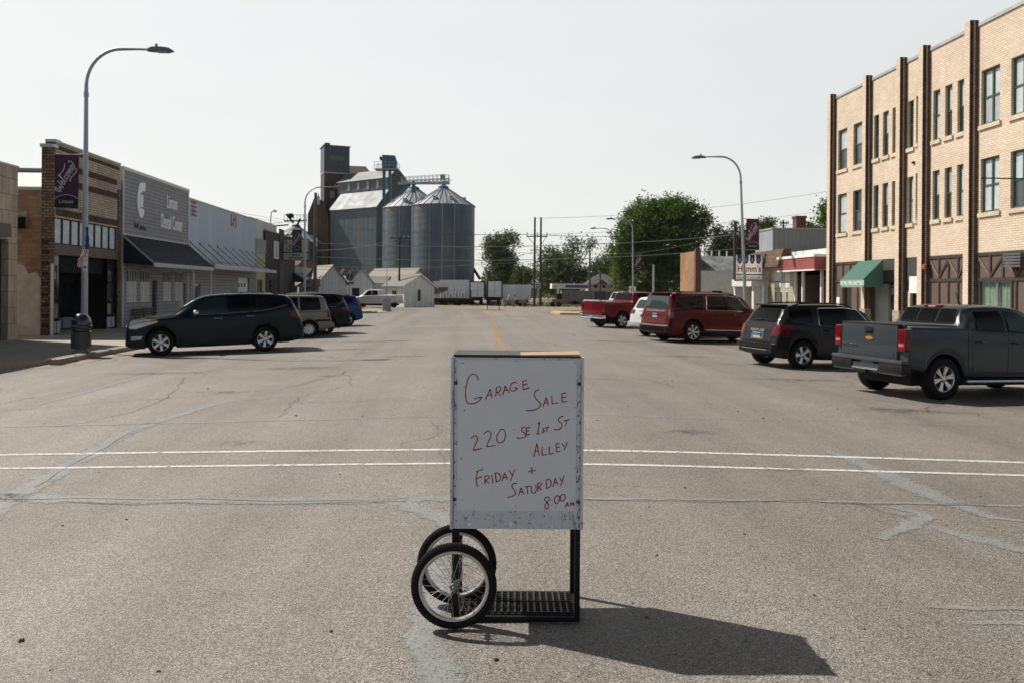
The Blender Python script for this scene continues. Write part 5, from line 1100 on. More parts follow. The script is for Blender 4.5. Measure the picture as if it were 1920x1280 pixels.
def fit(txt, px0, px1, py0, py1, par, mat, bold=.01):
    me = text_mesh(txt, 1.0, .004, bold=bold); xs_ = [v.co.x for v in me.vertices]; w0 = max(xs_) - min(xs_); me.materials.clear(); me.materials.append(mat)
    o = link('lettering', me, par, (Xp((px0 + px1) / 2), -.157, Zp((py0 + py1) / 2)), UPRIGHT); o.scale = ((Xp(px1) - Xp(px0)) / w0, (Zp(py0) - Zp(py1)) / .73, 1); return o
fit("Hamm's", 1382, 1425, 499, 511.5, sn, SRD, .02); fit('HAPPY HOUR', 1383, 1424, 519, 523.5, sn, NAVY)
pt('stripe', SBL, sn, lambda b: (b.box(Xp(1379.5), -.158, Zp(516.8), Xp(1427), -.1505, Zp(514.5)), b.box(Xp(1379.5), -.158, Zp(526), Xp(1427), -.1505, Zp(524.5))))
pt('post', STEEL, sn, lambda b: (b.tube([(Xp(1434), .1, 0), (Xp(1434), .1, Zp(476))], .09, 10), b.bar((Xp(1428.4), .0, Zp(500)), (Xp(1433), .08, Zp(500)), .12)))
# ================================================================ vehicles
def pchip(P):
    X = [p[0] for p in P]; Y = [p[1] for p in P]; n = len(P)
    h = [X[i + 1] - X[i] for i in range(n - 1)]; d = [(Y[i + 1] - Y[i]) / h[i] for i in range(n - 1)]
    m = [d[0]] + [0 if d[i - 1] * d[i] <= 0 else (lambda w1, w2: (w1 + w2) / (w1 / d[i - 1] + w2 / d[i]))(2 * h[i] + h[i - 1], h[i] + 2 * h[i - 1]) for i in range(1, n - 1)] + [d[-1]]
    def f(x):
        if x <= X[0]: return Y[0]
        if x >= X[-1]: return Y[-1]
        i = max(j for j in range(n - 1) if X[j] <= x); t = (x - X[i]) / h[i]; t2, t3 = t * t, t * t * t
        return (2 * t3 - 3 * t2 + 1) * Y[i] + (t3 - 2 * t2 + t) * h[i] * m[i] + (-2 * t3 + 3 * t2) * Y[i + 1] + (t3 - t2) * h[i] * m[i + 1]
    return f
def rnd_poly(P, r):
    if r <= 0: return P
    o = []; n = len(P)
    for i in range(n):
        a, b, c = Vector(P[i - 1]), Vector(P[i]), Vector(P[(i + 1) % n]); u, w = a - b, c - b
        ru, rw = min(r, u.length * .45), min(r, w.length * .45); p, q = b + u.normalized() * ru, b + w.normalized() * rw
        for k in range(5): t = k / 4; o.append(tuple(p * (1 - t) ** 2 + b * 2 * t * (1 - t) + q * t * t))
    return o
def span(P, a):                                   # range of the second coordinate of polygon P at first coordinate a
    v = []
    n = len(P)
    for i in range(n):
        (a0, b0), (a1, b1) = P[i], P[(i + 1) % n]
        if abs(a1 - a0) < 1e-9:
            if abs(a - a0) < 1e-6: v += [b0, b1]
        elif min(a0, a1) - 1e-7 <= a <= max(a0, a1) + 1e-7: v.append(b0 + (b1 - b0) * (a - a0) / (a1 - a0))
    return (min(v), max(v)) if v else None
WHEELS = {}
def wheel_mesh(d, w, style):
    key = (d, w, style)
    if key in WHEELS: return WHEELS[key]
    r = d / 2; rr = r * (.66 if style != 'truck' else .62); A = Matrix.Rotation(-math.pi / 2, 4, 'X')     # local z -> +y (outer face)
    b = MB(); b.lathe([(rr, -w / 2 + .02), (rr + .03, -w / 2), (r - .035, -w / 2 + .005), (r - .008, -w / 2 + .035), (r, -w / 2 + .06), (r, w / 2 - .06), (r - .008, w / 2 - .035), (r - .035, w / 2 - .005), (rr + .03, w / 2), (rr, w / 2 - .012), (rr - .02, w / 2 - .03)], 44, A)
    for k in range(44):
        b.T = A @ Matrix.Rotation(2 * math.pi * k / 44, 4, 'Z')
        for z in (-.07, 0, .07): b.box(r - .002, -.016, z - .022, r + .005, .016, z + .022)
    b.T = None; tm = b.bm
    me = bpy.data.meshes.new('wheel'); tm.to_mesh(me); tm.free(); me.materials.append(RUBBER); me.polygons.foreach_set('use_smooth', [True] * len(me.polygons)); me.set_sharp_from_angle(angle=R_(40))
    b = MB(); zo = w / 2 - .02
    b.lathe([(rr + .006, zo - .004), (rr - .004, zo + .008), (rr - .018, zo), (rr - .028, zo - .05), (rr - .03, -.06)], 44, A)
    b.disc((0, 0, zo - .11), rr - .03, 32, A, 1); b.lathe([(rr * .62, zo - .085), (rr * .62, zo - .075), (0, zo - .075)], 28, A, 2)
    n = {'six': 6, 'five': 5, 'multi': 8, 'truck': 6, 'eleven': 7, 'flat': 9}[style]
    def sp(a0, w0, w1, zz0, zz1, mi=0, r0=.05, r1=None):
        b.T = A @ Matrix.Rotation(a0, 4, 'Z'); r1 = rr - .012 if r1 is None else r1
        b.hexa([(r0, -w0, zz0 - .035), (r1, -w1, zz1 - .03), (r1, w1, zz1 - .03), (r0, w0, zz0 - .035), (r0, -w0 * .8, zz0), (r1, -w1 * .8, zz1), (r1, w1 * .8, zz1), (r0, w0 * .8, zz0)], mi); b.T = None
    for k in range(n):
        a = 2 * math.pi * k / n + .3
        if style == 'six': sp(a - .09, .018, .030, zo - .02, zo - .006); sp(a + .09, .018, .030, zo - .02, zo - .006)
        elif style == 'truck': sp(a - .12, .02, .026, zo - .02, zo - .004, 0); sp(a + .12, .02, .026, zo - .02, zo - .004, 0); sp(a, .03, .055, zo - .03, zo - .02, 1)
        elif style == 'five': sp(a, .036, .058, zo - .02, zo - .006)
        elif style == 'flat': sp(a, .03, .045, zo - .03, zo - .02)
        else: sp(a - .07, .014, .02, zo - .025, zo - .006); sp(a + .07, .014, .02, zo - .025, zo - .006)
    b.lathe([(.07, zo - .06), (.07, zo - .015), (.055, zo - .006), (.03, zo - .004), (.03, zo + .001), (0, zo + .002)], 20, A)
    for k in range(5):
        a = 2 * math.pi * k / 5; b.lathe([(.012, zo - .02), (.012, zo + .0), (0, zo + .002)], 6, A @ Matrix.Translation((.055 * math.cos(a), .055 * math.sin(a), 0)), 1)
    m2 = bpy.data.meshes.new('rim'); b.bm.to_mesh(m2); b.bm.free()
    for m in (ALLOY, BLACK, M('brake_disc', (.2, .19, .18), .5, .6)): m2.materials.append(m)
    m2.polygons.foreach_set('use_smooth', [True] * len(m2.polygons)); m2.set_sharp_from_angle(angle=R_(30))
    WHEELS[key] = (me, m2); return WHEELS[key]
class Car:
    def __init__(s, name, label, cat, group, loc, heading, L, W, H, wb, fo, tyre, style, top, belt, color, roofw=.37, zb=None, metal=.35, rough=.3, plan=None, nose=.42, tail=.43, arch=.06, tw=.235, lower=None):
        s.L, s.W, s.wb, s.fo = L, W, wb, fo; s.xf = wb / 2 + fo; s.tyre = tyre; s.name = name
        s.t = thing(name, label, cat, loc, heading, group); s.paint = paint(name + '_paint', color, metal, rough)
        s.top, s.belt = pchip(top), pchip(belt); s.rw = roofw; R = tyre / 2 + arch; ax = (fo, fo + wb)
        s.plan = pchip(plan or [(0, W * (nose - .05)), (.05, W * nose), (.22, W * .462), (.7, W * .495), (1.2, W * .5), (L - 1.2, W * .5), (L - .5, W * .488), (L - .15, W * .46), (L - .03, W * tail), (L, W * (tail - .03))])
        zbf = pchip(zb or [(0, .30), (.25, .22), (.6, .21), (L - .7, .25), (L - .3, .30), (L, .40)])
        def zbot(x):
            z = zbf(x)
            for a in ax:
                if abs(x - a) < R: z = max(z, tyre / 2 + math.sqrt(max(0, R * R - (x - a) ** 2)) - .0)
            return z
        st = set(frange(0, L, .09)) | {0, .008, .02, .035, .05, .07, .1, .13, .17, L - .008, L - .02, L - .035, L - .05, L - .07, L - .1, L - .13, L - .17, L}
        for a in ax:
            for k in range(25): st.add(a - R * math.cos(math.pi * k / 24))
            st |= {a - R - .004, a + R + .004}
        for p in top: st.add(p[0])
        st = sorted(x for x in st if 0 <= x <= L); S2 = [st[0]]
        for x in st[1:]:
            if x - S2[-1] > .003: S2.append(x)
        s.sec = {}
        def section(x):
            w = s.plan(x); zt = s.top(x); ze = min(s.belt(x), zt - .012); z0 = min(zbot(x), ze - .05); t = min(1, max(0, (zt - ze) / .40)); t = t * t * (3 - 2 * t)
            wr = (w * .88) * (1 - t) + min(W * s.rw * (w / (W * .5)) ** .6, w * .9) * t; er = zt - ((.45 * (zt - ze)) * (1 - t) + .075 * t); hb = ze - z0
            P = [(0, z0), (w * .8, z0), (w * .955, z0 + .0), (w * .985, z0 + .06 * min(1, hb / .3)), (w * .998, z0 + hb * .28), (w, z0 + hb * .5), (w * .996, z0 + hb * .72), (w * .984, ze - .05 * min(1, hb / .3)), (w * .962, ze - .012)]
            a = Vector((w * .945, ze)); c = Vector((wr, er))
            for k in range(6):
                u = k / 5; q = a.lerp(c, u); q.x += .03 * W * t * math.sin(u * math.pi) * .6; P.append((q.x, q.y))
            P += [(wr * .975, er + (zt - er) * .42), (wr * .90, er + (zt - er) * .70), (wr * .70, er + (zt - er) * .90), (wr * .35, zt - (zt - er) * .02), (0, zt)]
            return P
        b = MB(); rows = []
        for x in S2:
            P = section(x); X = s.xf - x; rows.append([(X, -y, z) for y, z in P] + [(X, y, z) for y, z in P[-2:0:-1]])
        V = b.grid(rows, 0, True); n = len(rows[0]); hp = len(section(0))
        for row in (V[0][::-1], V[-1]): b.bm.faces.new(row)
        for f in b.bm.faces:
            if all(abs(v.co.y) < s.plan(s.xf - v.co.x) * .97 and v.co.z <= zbot(s.xf - v.co.x) + .03 for v in f.verts): f.material_index = 1
            elif lower and max(v.co.z for v in f.verts) < lower: f.material_index = 1
        bmesh.ops.recalc_face_normals(b.bm, faces=b.bm.faces[:])
        s.bvh = BVHTree.FromBMesh(b.bm); s.body = b.build('body', [s.paint, BLACK], s.t, smooth=38)
        c = MB(); c.box(s.xf - L + .45, -W / 2 + .30, .24, s.xf - .45, W / 2 - .30, .72)
        for a in ax: c.tube([(s.xf - a, -W / 2 + .2, tyre / 2), (s.xf - a, W / 2 - .2, tyre / 2)], .06, 8)
        c.build('underbody', DARK, s.t)
        tm, rm = wheel_mesh(tyre, tw, style)
        for a in ax:
            for sd in (1, -1):
                w_ = link('wheel', tm, s.t, (s.xf - a, sd * (W / 2 - tw / 2 - .015), tyre / 2), (0, random.uniform(0, 1.2), 0 if sd > 0 else math.pi)); link('rim', rm, w_)
    def cast(s, d, a, b_):
        if d in 'RL': o, v = ((s.xf - a, -4, b_), (0, 1, 0)) if d == 'R' else ((s.xf - a, 4, b_), (0, -1, 0))
        elif d == 'B': o, v = (-9, a, b_), (1, 0, 0)
        elif d == 'F': o, v = (9, a, b_), (-1, 0, 0)
        else: o, v = (s.xf - a, b_, 6), (0, 0, -1)
        h = s.bvh.ray_cast(Vector(o), Vector(v)); return (h[0], -Vector(v), h[1]) if h[0] is not None else (None, None, None)
    def patch(s, b, P, d, off=.006, mi=0, r=.0, nv=6, nu=14, thick=0):
        P = rnd_poly(P, r); A = [p[0] for p in P]; lo, hi = min(A), max(A)
        us = sorted(set([round(a, 5) for a in A] + [lo + (hi - lo) * k / nu for k in range(nu + 1)])); rows = []
        for u in us:
            q = span(P, u)
            if not q: continue
            row = []
            for k in range(nv + 1):
                h, v, nn = s.cast(d, u, q[0] + (q[1] - q[0]) * k / nv)
                if h is None: row = None; break
                if nn.dot(v) < 0: nn = -nn
                row.append(h + (v * .5 + nn * .5).normalized() * off)
            if row: rows.append(row)
        if len(rows) > 1: b.grid(rows, mi)
    def edge(s, b, P, d, rad=.006, off=.004, mi=0, r=.0, closed=True, n=5):
        P = rnd_poly(P, r) if closed else P; Q = []; m = len(P)
        for i in range(m if closed else m - 1):
            a, c = Vector(P[i]), Vector(P[(i + 1) % m]); k = max(1, int((c - a).length / .07))
            for j in range(k):
                h, v, nn = s.cast(d, *(a.lerp(c, j / k)))
                if h is not None: Q.append(h + v * off)
        if not closed:
            h, v, nn = s.cast(d, *P[-1])
            if h is not None: Q.append(h + v * off)
        if len(Q) > 2: b.tube(Q, rad, n, mi, closed)
    def both(s, name, P, mat, off=.006, r=.0, par=None, sides='RL', nv=6, edge=None, edge_mat=None):
        os_ = []
        for sd in sides:
            b = MB(); s.patch(b, P, sd, off, 0, r, nv)
            if edge: s.edge(b, P, sd, edge, off, 1, r)
            os_.append(b.build(name, [mat, edge_mat or BLACK], par or s.t, smooth=60))
        return os_
    def one(s, name, P, d, mat, off=.006, r=.0, par=None, edge=None, edge_mat=None, nv=6, nu=14):
        b = MB(); s.patch(b, P, d, off, 0, r, nv, nu)
        if edge: s.edge(b, P, d, edge, off, 1, r)
        return b.build(name, [mat, edge_mat or BLACK], par or s.t, smooth=60)
    def doors(s, polys, handles=(), hm=None, sides='RL'):
        for i, P in enumerate(polys):
            for sd in sides:
                b = MB(); s.patch(b, P, sd, .0025, 0, .05, 8, 18); s.edge(b, P, sd, .0055, -.002, 1, .05)
                d = b.build('door', [s.paint, DARK], s.t, smooth=60)
                if i < len(handles):
                    hs, hz = handles[i]; h, v, nn = s.cast(sd, hs, hz)
                    b = MB(); c = h + v * .03; b.tube([c + Vector((.11, 0, -.004)) - v * .028, c + Vector((.09, 0, 0)), c + Vector((-.09, 0, .0)), c + Vector((-.11, 0, -.004)) - v * .028], .021, 6); b.build('handle', hm or s.paint, d, smooth=50)
    def mirror(s, x, z, mat=None, sides='RL', cap=None):
        for sd in sides:
            y = -1 if sd == 'R' else 1; h, v, nn = s.cast(sd, x, z - .03); b = MB(); X = s.xf - x; y0 = abs(h.y)
            rows = []
            for u, k in ((-.07, .72), (-.05, .95), (.0, 1.0), (.06, .85), (.09, .5)): rows.append([(X + u, y * (y0 + .03 + .11 + math.cos(t) * .105 * k), z + .02 + math.sin(t) * .085 * k) for t in [2 * math.pi * q / 12 for q in range(12)]])
            V = b.grid(rows, 0, True); b.bm.faces.new(V[-1]); f = b.bm.faces.new(V[0]); f.material_index = 2
            b.bar((X, y * (y0 - .03), z - .05), (X, y * (y0 + .10), z - .03), .06, .04, 1)
            b.build('mirror', [cap or mat or s.paint, BLACK, CHROME], s.t, smooth=50)
    def plate(s, z, y=0.0, d='B', par=None, w=.31, h=.155, tag_='829 ADG', off=.02):
        hh, v, nn = s.cast(d, y, z); X = hh.x + v.x * off; sg_ = v.x; b = MB()
        b.box(min(X, X - sg_ * .008), y - w / 2, z - h / 2, max(X, X - sg_ * .008), y + w / 2, z + h / 2, 0)
        x2 = X + sg_ * .0015; b.box(min(x2, x2 - sg_ * .001), y - w / 2 + .006, z - h / 2 + .005, max(x2, x2 - sg_ * .001), y + w / 2 - .006, z - h / 2 + .05, 1)
        p = b.build('number_plate', [M('plate_sky_blue', (.12, .36, .55), .5), M('plate_straw', (.55, .36, .16), .5)], s.t)
        me = text_mesh(tag_, .085, .001, bold=.002); me.materials.clear(); me.materials.append(NAVY)
        link('lettering', me, p, (X + sg_ * .003, y, z + .015), (math.pi / 2, 0, -math.pi / 2 if sg_ < 0 else math.pi / 2)); return p
    def bowtie(s, z, w, d='B', off=.014, y=0):
        hh, v, nn = s.cast(d, y, z); X = hh.x + v.x * off; h = w * .34; b = MB()
        P = [(-.5, -.2), (-.42, .3), (-.17, .3), (-.15, .5), (.15, .5), (.17, .3), (.5, .3), (.42, -.3), (.17, -.3), (.15, -.5), (-.15, -.5), (-.17, -.3), (-.5, -.3)]
        for k, mi, o in ((1.0, 0, 0), (.82, 1, .003)): b.prism([(p * k, q * k) for p, q in P], lambda p, q: (X + v.x * o, y + p * w, z + q * h), lambda p, q: (X + v.x * (o + .004), y + p * w, z + q * h), mi)
        b.build('badge', [CHROME, M('gold_badge', (.62, .36, .10), .3, .6)], s.t)
    def rails(s, x0, x1, y, mat, rad=.016, feet=.035):
        for sg_ in (1, -1):
            Q = []
            for k in range(9):
                x = x0 + (x1 - x0) * k / 8; h, v, nn = s.cast('T', x, sg_ * y); Q.append(h + Vector((0, 0, feet if 0 < k < 8 else -.005)))
            b = MB(); b.tube(Q, rad, 8); b.build('roof_rail', mat, s.t, smooth=60)
    def box(s, name, mat, x0, y0, z0, x1, y1, z1, par=None, bev=.02):        # in metres behind the nose (x), sideways (y), up (z)
        b = MB(); b.box(s.xf - x1, y0, z0, s.xf - x0, y1, z1); bmesh.ops.bevel(b.bm, geom=b.bm.edges[:], offset=bev, segments=2, affect='EDGES', profile=.6)
        return b.build(name, mat, par or s.t, smooth=40)
GL_T = glass('tinted_car_glass', (0.003, 0.0033, 0.0038), 0.02, 0.16); GL_C = glass('clear_car_glass', (0.018, 0.028, 0.026), 0.02, 0.25)
def place(px, py, heading_img, L, wb, W, which):
    """car centre from the ground point of one tyre's outer face; heading as seen from the eye: 0 = nose to the right, 90 = nose away"""
    p = spot(px, py); h = R_(heading_img) - YAW; f = Vector((math.cos(h), math.sin(h), 0)); r = Vector((f.y, -f.x, 0))
    sx = {'F': -1, 'R': 1}[which[0]]; sy = {'r': -1, 'l': 1}[which[1]]
    c = p + f * (sx * wb / 2) + r * (sy * (W / 2 - .1)); c.z = gz(c.x, c.y)
    return c, h
def settle(car, f=1.04, fz=1.04):                          # let the car lean with the road's camber
    o = car.t; o.scale = (f, f, fz); h = o.rotation_euler.z; fx, fy = math.cos(h), math.sin(h); a = car.wb / 2; w = car.W / 2 - .1
    Z = lambda u, v: gz(o.location.x + fx * u - fy * v, o.location.y + fy * u + fx * v)
    zf, zr, zl, zrr = Z(a, 0), Z(-a, 0), Z(0, w), Z(0, -w); o.location.z = (zf + zr) / 2
    o.rotation_euler = (math.atan2(zl - zrr, 2 * w), -math.atan2(zf - zr, car.wb), h)
CARG_L, CARG_R = 'cars parked at an angle along the left kerb', 'cars parked at an angle along the right kerb'

# ---- dark blue-green crossover, left
L, W, H, wb, fo = 5.20, 1.99, 1.77, 3.02, .98
c, h = place(306, 666, 180 + 22, L, wb, W, 'Fl')
k = Car('parked_suv', 'dark teal crossover with silver six spoke wheels, nose to the left kerb', 'car', CARG_L, c, h, L, W, H, wb, fo, .74, 'six',
        [(0, .54), (.02, .76), (.07, .94), (.2, 1.02), (.6, 1.10), (1.26, 1.185), (1.62, 1.43), (1.98, 1.63), (2.3, 1.72), (2.8, 1.755), (3.4, 1.765), (4.3, 1.735), (4.68, 1.68), (4.84, 1.56), (5.05, 1.17), (5.12, 1.0), (5.17, .85), (5.2, .62)],
        [(0, .46), (.07, .82), (.3, .955), (1.28, 1.085), (2.2, 1.12), (3.5, 1.16), (4.3, 1.27), (4.75, 1.36), (5.03, 1.08), (5.17, .74), (5.2, .55)], (0.004, 0.011, 0.015), roofw=.365)
settle(k, 1.04, 1.085)
k.one('windscreen', [(-.66, 1.19), (.66, 1.19), (.56, 1.63), (-.56, 1.63)], 'F', glass('sky_tinted_glass', (.03, .05, .055), .02), .008, .06)  # part of the sky's reflection is put into the blue-green base colour
k.one('rear_window', [(-.58, 1.20), (.58, 1.20), (.53, 1.58), (-.53, 1.58)], 'B', GL_T, .008, .08)
k.both('window', [(1.90, 1.155), (2.82, 1.185), (2.82, 1.65), (2.3, 1.615), (2.1, 1.50)], GL_C, .012, .04); k.both('window', [(2.90, 1.19), (3.74, 1.23), (3.74, 1.665), (2.90, 1.66)], GL_T, .012, .04)
k.both('window', [(3.82, 1.235), (4.2, 1.285), (4.70, 1.42), (4.60, 1.58), (4.2, 1.65), (3.82, 1.665)], GL_T, .012, .05)
for sd in 'RL':
    b = MB(); k.edge(b, [(1.93, 1.135), (2.82, 1.165), (3.74, 1.21), (4.2, 1.262), (4.70, 1.39)], sd, .014, .012, 0, 0, False); b.build('chrome_trim', CHROME, k.t)
k.doors([[(1.62, .36), (2.84, .36), (2.86, 1.15), (1.86, 1.12), (1.62, .95)], [(2.87, .36), (3.58, .36), (3.66, .62), (3.80, .86), (3.78, 1.20), (2.89, 1.16)]], [(2.62, 1.03), (3.58, 1.08)], CHROME)
k.both('headlight', [(.09, .80), (.30, .78), (.92, .97), (.86, 1.05), (.45, 1.02), (.11, .93)], CLEAR, .010, .05, edge=.008, edge_mat=CHROME)
k.one('grille', [(-.55, .54), (.55, .54), (.62, .86), (-.62, .86)], 'F', BLACK, .008, .05, edge=.012, edge_mat=CHROME); k.both('fog_lamp', [(.16, .47), (.44, .47), (.48, .58), (.18, .57)], CLEAR, .008, .03, edge=.01, edge_mat=CHROME)
k.both('turn_signal', [(.70, .97), (.90, .985), (.86, 1.04), (.74, 1.03)], AMBER, .014, .01)
for sd in 'RL': b = MB(); k.patch(b, [(4.80, 1.02), (5.14, .96), (5.12, 1.13), (5.0, 1.19), (4.74, 1.21)], sd, .012, 0, .03); b.build('tail_light', RED, k.t, smooth=60)
k.both('side_moulding', [(1.9, .44), (3.5, .44), (3.5, .47), (1.9, .47)], BLACK, .012); k.mirror(1.98, 1.19, cap=CHROME)
k.both('lower_cladding', [(1.42, .235), (3.55, .255), (3.55, .345), (1.42, .335)], BLACK, .01)
b = MB()
for z, x0_ in ((.0, 3.35), (.0, 4.25)): pass
k.rails(2.75, 4.45, .60, BLACK); 
for x in (2.95, 4.05):
    Q = []
    for u in frange(-.64, .64, .16): hh, v, nn = k.cast('T', x, u); Q.append(hh + Vector((0, 0, .055 if abs(u) < .6 else .02)))
    b = MB(); b.tube(Q, .030, 6); b.build('cross_bar', BLACK, k.t)
    for e in (Q[0], Q[-1]): b = MB(); b.bar(e + Vector((.16, 0, -.02)), e + Vector((-.16, 0, -.02)), .06, .06); b.build('bar_foot', ALLOY, k.t)
k.plate(.46, 0, 'F', tag_='417 BKD')

# ---- gold minivan behind it
L, W, H, wb, fo = 4.95, 1.84, 1.72, 3.02, .95
c, h = place(576, 633, 180 + 27, L, wb, W, 'Rl')
k = Car('parked_minivan', 'pale gold minivan half hidden behind the dark teal crossover', 'van', CARG_L, c, h, L, W, H, wb, fo, .66, 'flat',
        [(0, .48), (.05, .75), (.3, .88), (.95, 1.02), (1.9, 1.58), (2.3, 1.68), (3.2, 1.72), (4.4, 1.69), (4.62, 1.64), (4.80, 1.15), (4.88, .98), (4.93, .75), (4.95, .5)],
        [(0, .42), (.3, .80), (.95, .95), (2.2, 1.0), (4.5, 1.06), (4.8, 1.04), (4.95, .46)], (0.235, 0.205, 0.165), roofw=.395, metal=.5)
settle(k)
k.one('windscreen', [(-.66, 1.06), (.66, 1.06), (.58, 1.58), (-.58, 1.58)], 'F', GL_C, .008, .05); k.one('rear_window', [(-.66, 1.14), (.66, 1.14), (.62, 1.56), (-.62, 1.56)], 'B', GL_T, .008, .06)
k.both('window', [(1.75, 1.06), (2.6, 1.07), (2.6, 1.60), (2.2, 1.58)], GL_T, .012, .04); k.both('window', [(2.68, 1.07), (3.55, 1.08), (3.55, 1.61), (2.68, 1.61)], GL_T, .012, .04); k.both('window', [(3.63, 1.08), (4.48, 1.10), (4.40, 1.59), (3.63, 1.61)], GL_T, .012, .07)
k.doors([[(1.55, .34), (2.62, .34), (2.62, 1.04), (1.7, 1.02)], [(2.65, .34), (3.60, .34), (3.60, 1.05), (2.65, 1.04)]], [(2.45, .92), (2.8, .93)])
k.both('side_moulding', [(4.12, .63), (4.86, .63), (4.86, .71), (4.12, .71)], BLACK, .014); k.both('side_moulding', [(1.5, .56), (3.55, .56), (3.55, .62), (1.5, .62)], BLACK, .012); k.mirror(1.8, 1.08, BLACK)
b = MB()
for sd, q in (('R', -1), ('L', 1)): k.patch(b, [(4.72, .78), (4.90, .78), (4.84, 1.12), (4.74, 1.14)], sd, .012); k.patch(b, [(q * .62, .80), (q * .80, .80), (q * .76, 1.10), (q * .62, 1.10)], 'B', .012)
b.build('tail_light', RED, k.t, smooth=60); k.box('rear_bumper', k.paint, 4.78, -.86, .36, 5.02, .86, .56, bev=.05); k.plate(.86, tag_='663 HLC')
k.both('headlight', [(.12, .62), (.5, .66), (.52, .78), (.14, .74)], CLEAR, .01, .02); k.rails(2.6, 4.4, .62, BLACK)

# ---- black seven seater, then the small blue crossover
L, W, H, wb, fo = 5.00, 1.96, 1.78, 2.90, .98
c, h = place(608, 627, 180 + 27, L, wb, W, 'Rl')
k = Car('parked_suv', 'black crossover with a chrome hooked rear window between the gold minivan and blue crossover', 'car', CARG_L, c, h, L, W, H, wb, fo, .75, 'five',
        [(0, .5), (.05, .85), (.25, 1.0), (1.2, 1.15), (2.1, 1.68), (2.6, 1.76), (3.2, 1.785), (4.3, 1.75), (4.66, 1.70), (4.72, 1.60), (4.88, 1.15), (4.95, .95), (5.0, .55)],
        [(0, .44), (.25, .9), (1.2, 1.05), (2.2, 1.10), (4.0, 1.16), (4.7, 1.24), (4.88, 1.1), (5.0, .5)], (0.006, 0.0065, 0.009), roofw=.37)
settle(k)
k.one('windscreen', [(-.66, 1.18), (.66, 1.18), (.56, 1.68), (-.56, 1.68)], 'F', GL_C, .008, .05); k.one('rear_window', [(-.62, 1.18), (.62, 1.18), (.58, 1.60), (-.58, 1.60)], 'B', GL_T, .008, .06)
k.both('window', [(1.9, 1.14), (2.75, 1.16), (2.75, 1.66), (2.3, 1.63)], GL_T, .012, .04); k.both('window', [(2.82, 1.16), (3.65, 1.18), (3.65, 1.67), (2.82, 1.67)], GL_T, .012, .04); qw = [(3.72, 1.19), (4.30, 1.20), (4.62, 1.40), (4.38, 1.63), (3.72, 1.67)]
k.both('window', qw, GL_T, .012, .03)
for sd in 'RL': b = MB(); k.edge(b, [(3.3, 1.165), (4.28, 1.175), (4.66, 1.40), (4.40, 1.65)], sd, .018, .016, 0, 0, False); b.build('chrome_trim', CHROME, k.t)
k.doors([[(1.62, .36), (2.78, .36), (2.78, 1.13), (1.8, 1.1)], [(2.81, .36), (3.52, .36), (3.66, .8), (3.66, 1.15), (2.81, 1.13)]], [(2.55, 1.0), (3.45, 1.03)]); k.mirror(1.95, 1.18)
b = MB()
for sd, q in (('R', -1), ('L', 1)): k.patch(b, [(4.60, 1.0), (4.93, .98), (4.86, 1.16), (4.56, 1.14)], sd, .012); k.patch(b, [(q * .56, 1.0), (q * .84, 1.0), (q * .82, 1.14), (q * .56, 1.14)], 'B', .012)
b.build('tail_light', RED, k.t, smooth=60); k.plate(.86, tag_='302 FRT'); k.box('tow_hitch', BLACK, 4.9, -.06, .34, 5.12, .06, .42); k.rails(2.5, 4.5, .62, ALLOY)
L, W, H, wb, fo = 4.25, 1.78, 1.65, 2.55, .85
c, h = place(650, 612, 180 + 28, L, wb, W, 'Rl')
k = Car('parked_suv', 'small bright blue crossover, last of the cars at the left kerb', 'car', CARG_L, c, h, L, W, H, wb, fo, .68, 'five',
        [(0, .5), (.05, .8), (.2, .95), (1.0, 1.08), (1.75, 1.55), (2.2, 1.63), (3.0, 1.65), (3.85, 1.58), (3.95, 1.48), (4.12, 1.08), (4.2, .85), (4.25, .5)],
        [(0, .44), (.2, .85), (1.0, .98), (2.2, 1.02), (3.8, 1.14), (4.12, 1.02), (4.25, .45)], (0.010, 0.045, 0.17), roofw=.37)
settle(k)
k.one('windscreen', [(-.6, 1.1), (.6, 1.1), (.52, 1.55), (-.52, 1.55)], 'F', GL_C, .008, .05); k.one('rear_window', [(-.55, 1.12), (.55, 1.12), (.5, 1.48), (-.5, 1.48)], 'B', GL_T, .008, .06)
k.both('window', [(1.6, 1.06), (2.3, 1.08), (2.3, 1.54), (1.95, 1.52)], GL_T, .012, .03); k.both('window', [(2.37, 1.08), (3.1, 1.11), (3.1, 1.54), (2.37, 1.55)], GL_T, .012, .03); k.both('window', [(3.17, 1.12), (3.75, 1.2), (3.62, 1.48), (3.17, 1.53)], GL_T, .012, .03)
k.doors([[(1.4, .34), (2.33, .34), (2.33, 1.05), (1.5, 1.03)], [(2.36, .34), (2.95, .34), (3.1, .75), (3.1, 1.08), (2.36, 1.05)]], [(2.15, .95), (2.9, .98)]); k.mirror(1.62, 1.1)
b = MB()
for sd, q in (('R', -1), ('L', 1)): k.patch(b, [(3.92, .9), (4.17, .9), (4.10, 1.1), (3.9, 1.1)], sd, .012); k.patch(b, [(q * .55, .9), (q * .76, .9), (q * .74, 1.08), (q * .55, 1.08)], 'B', .012)
b.build('tail_light', RED, k.t, smooth=60); k.both('lower_cladding', [(1.22, .24), (3.0, .26), (3.0, .36), (1.22, .35)], BLACK, .01); k.plate(.75, tag_='118 ECN'); k.rails(2.1, 3.6, .56, BLACK)

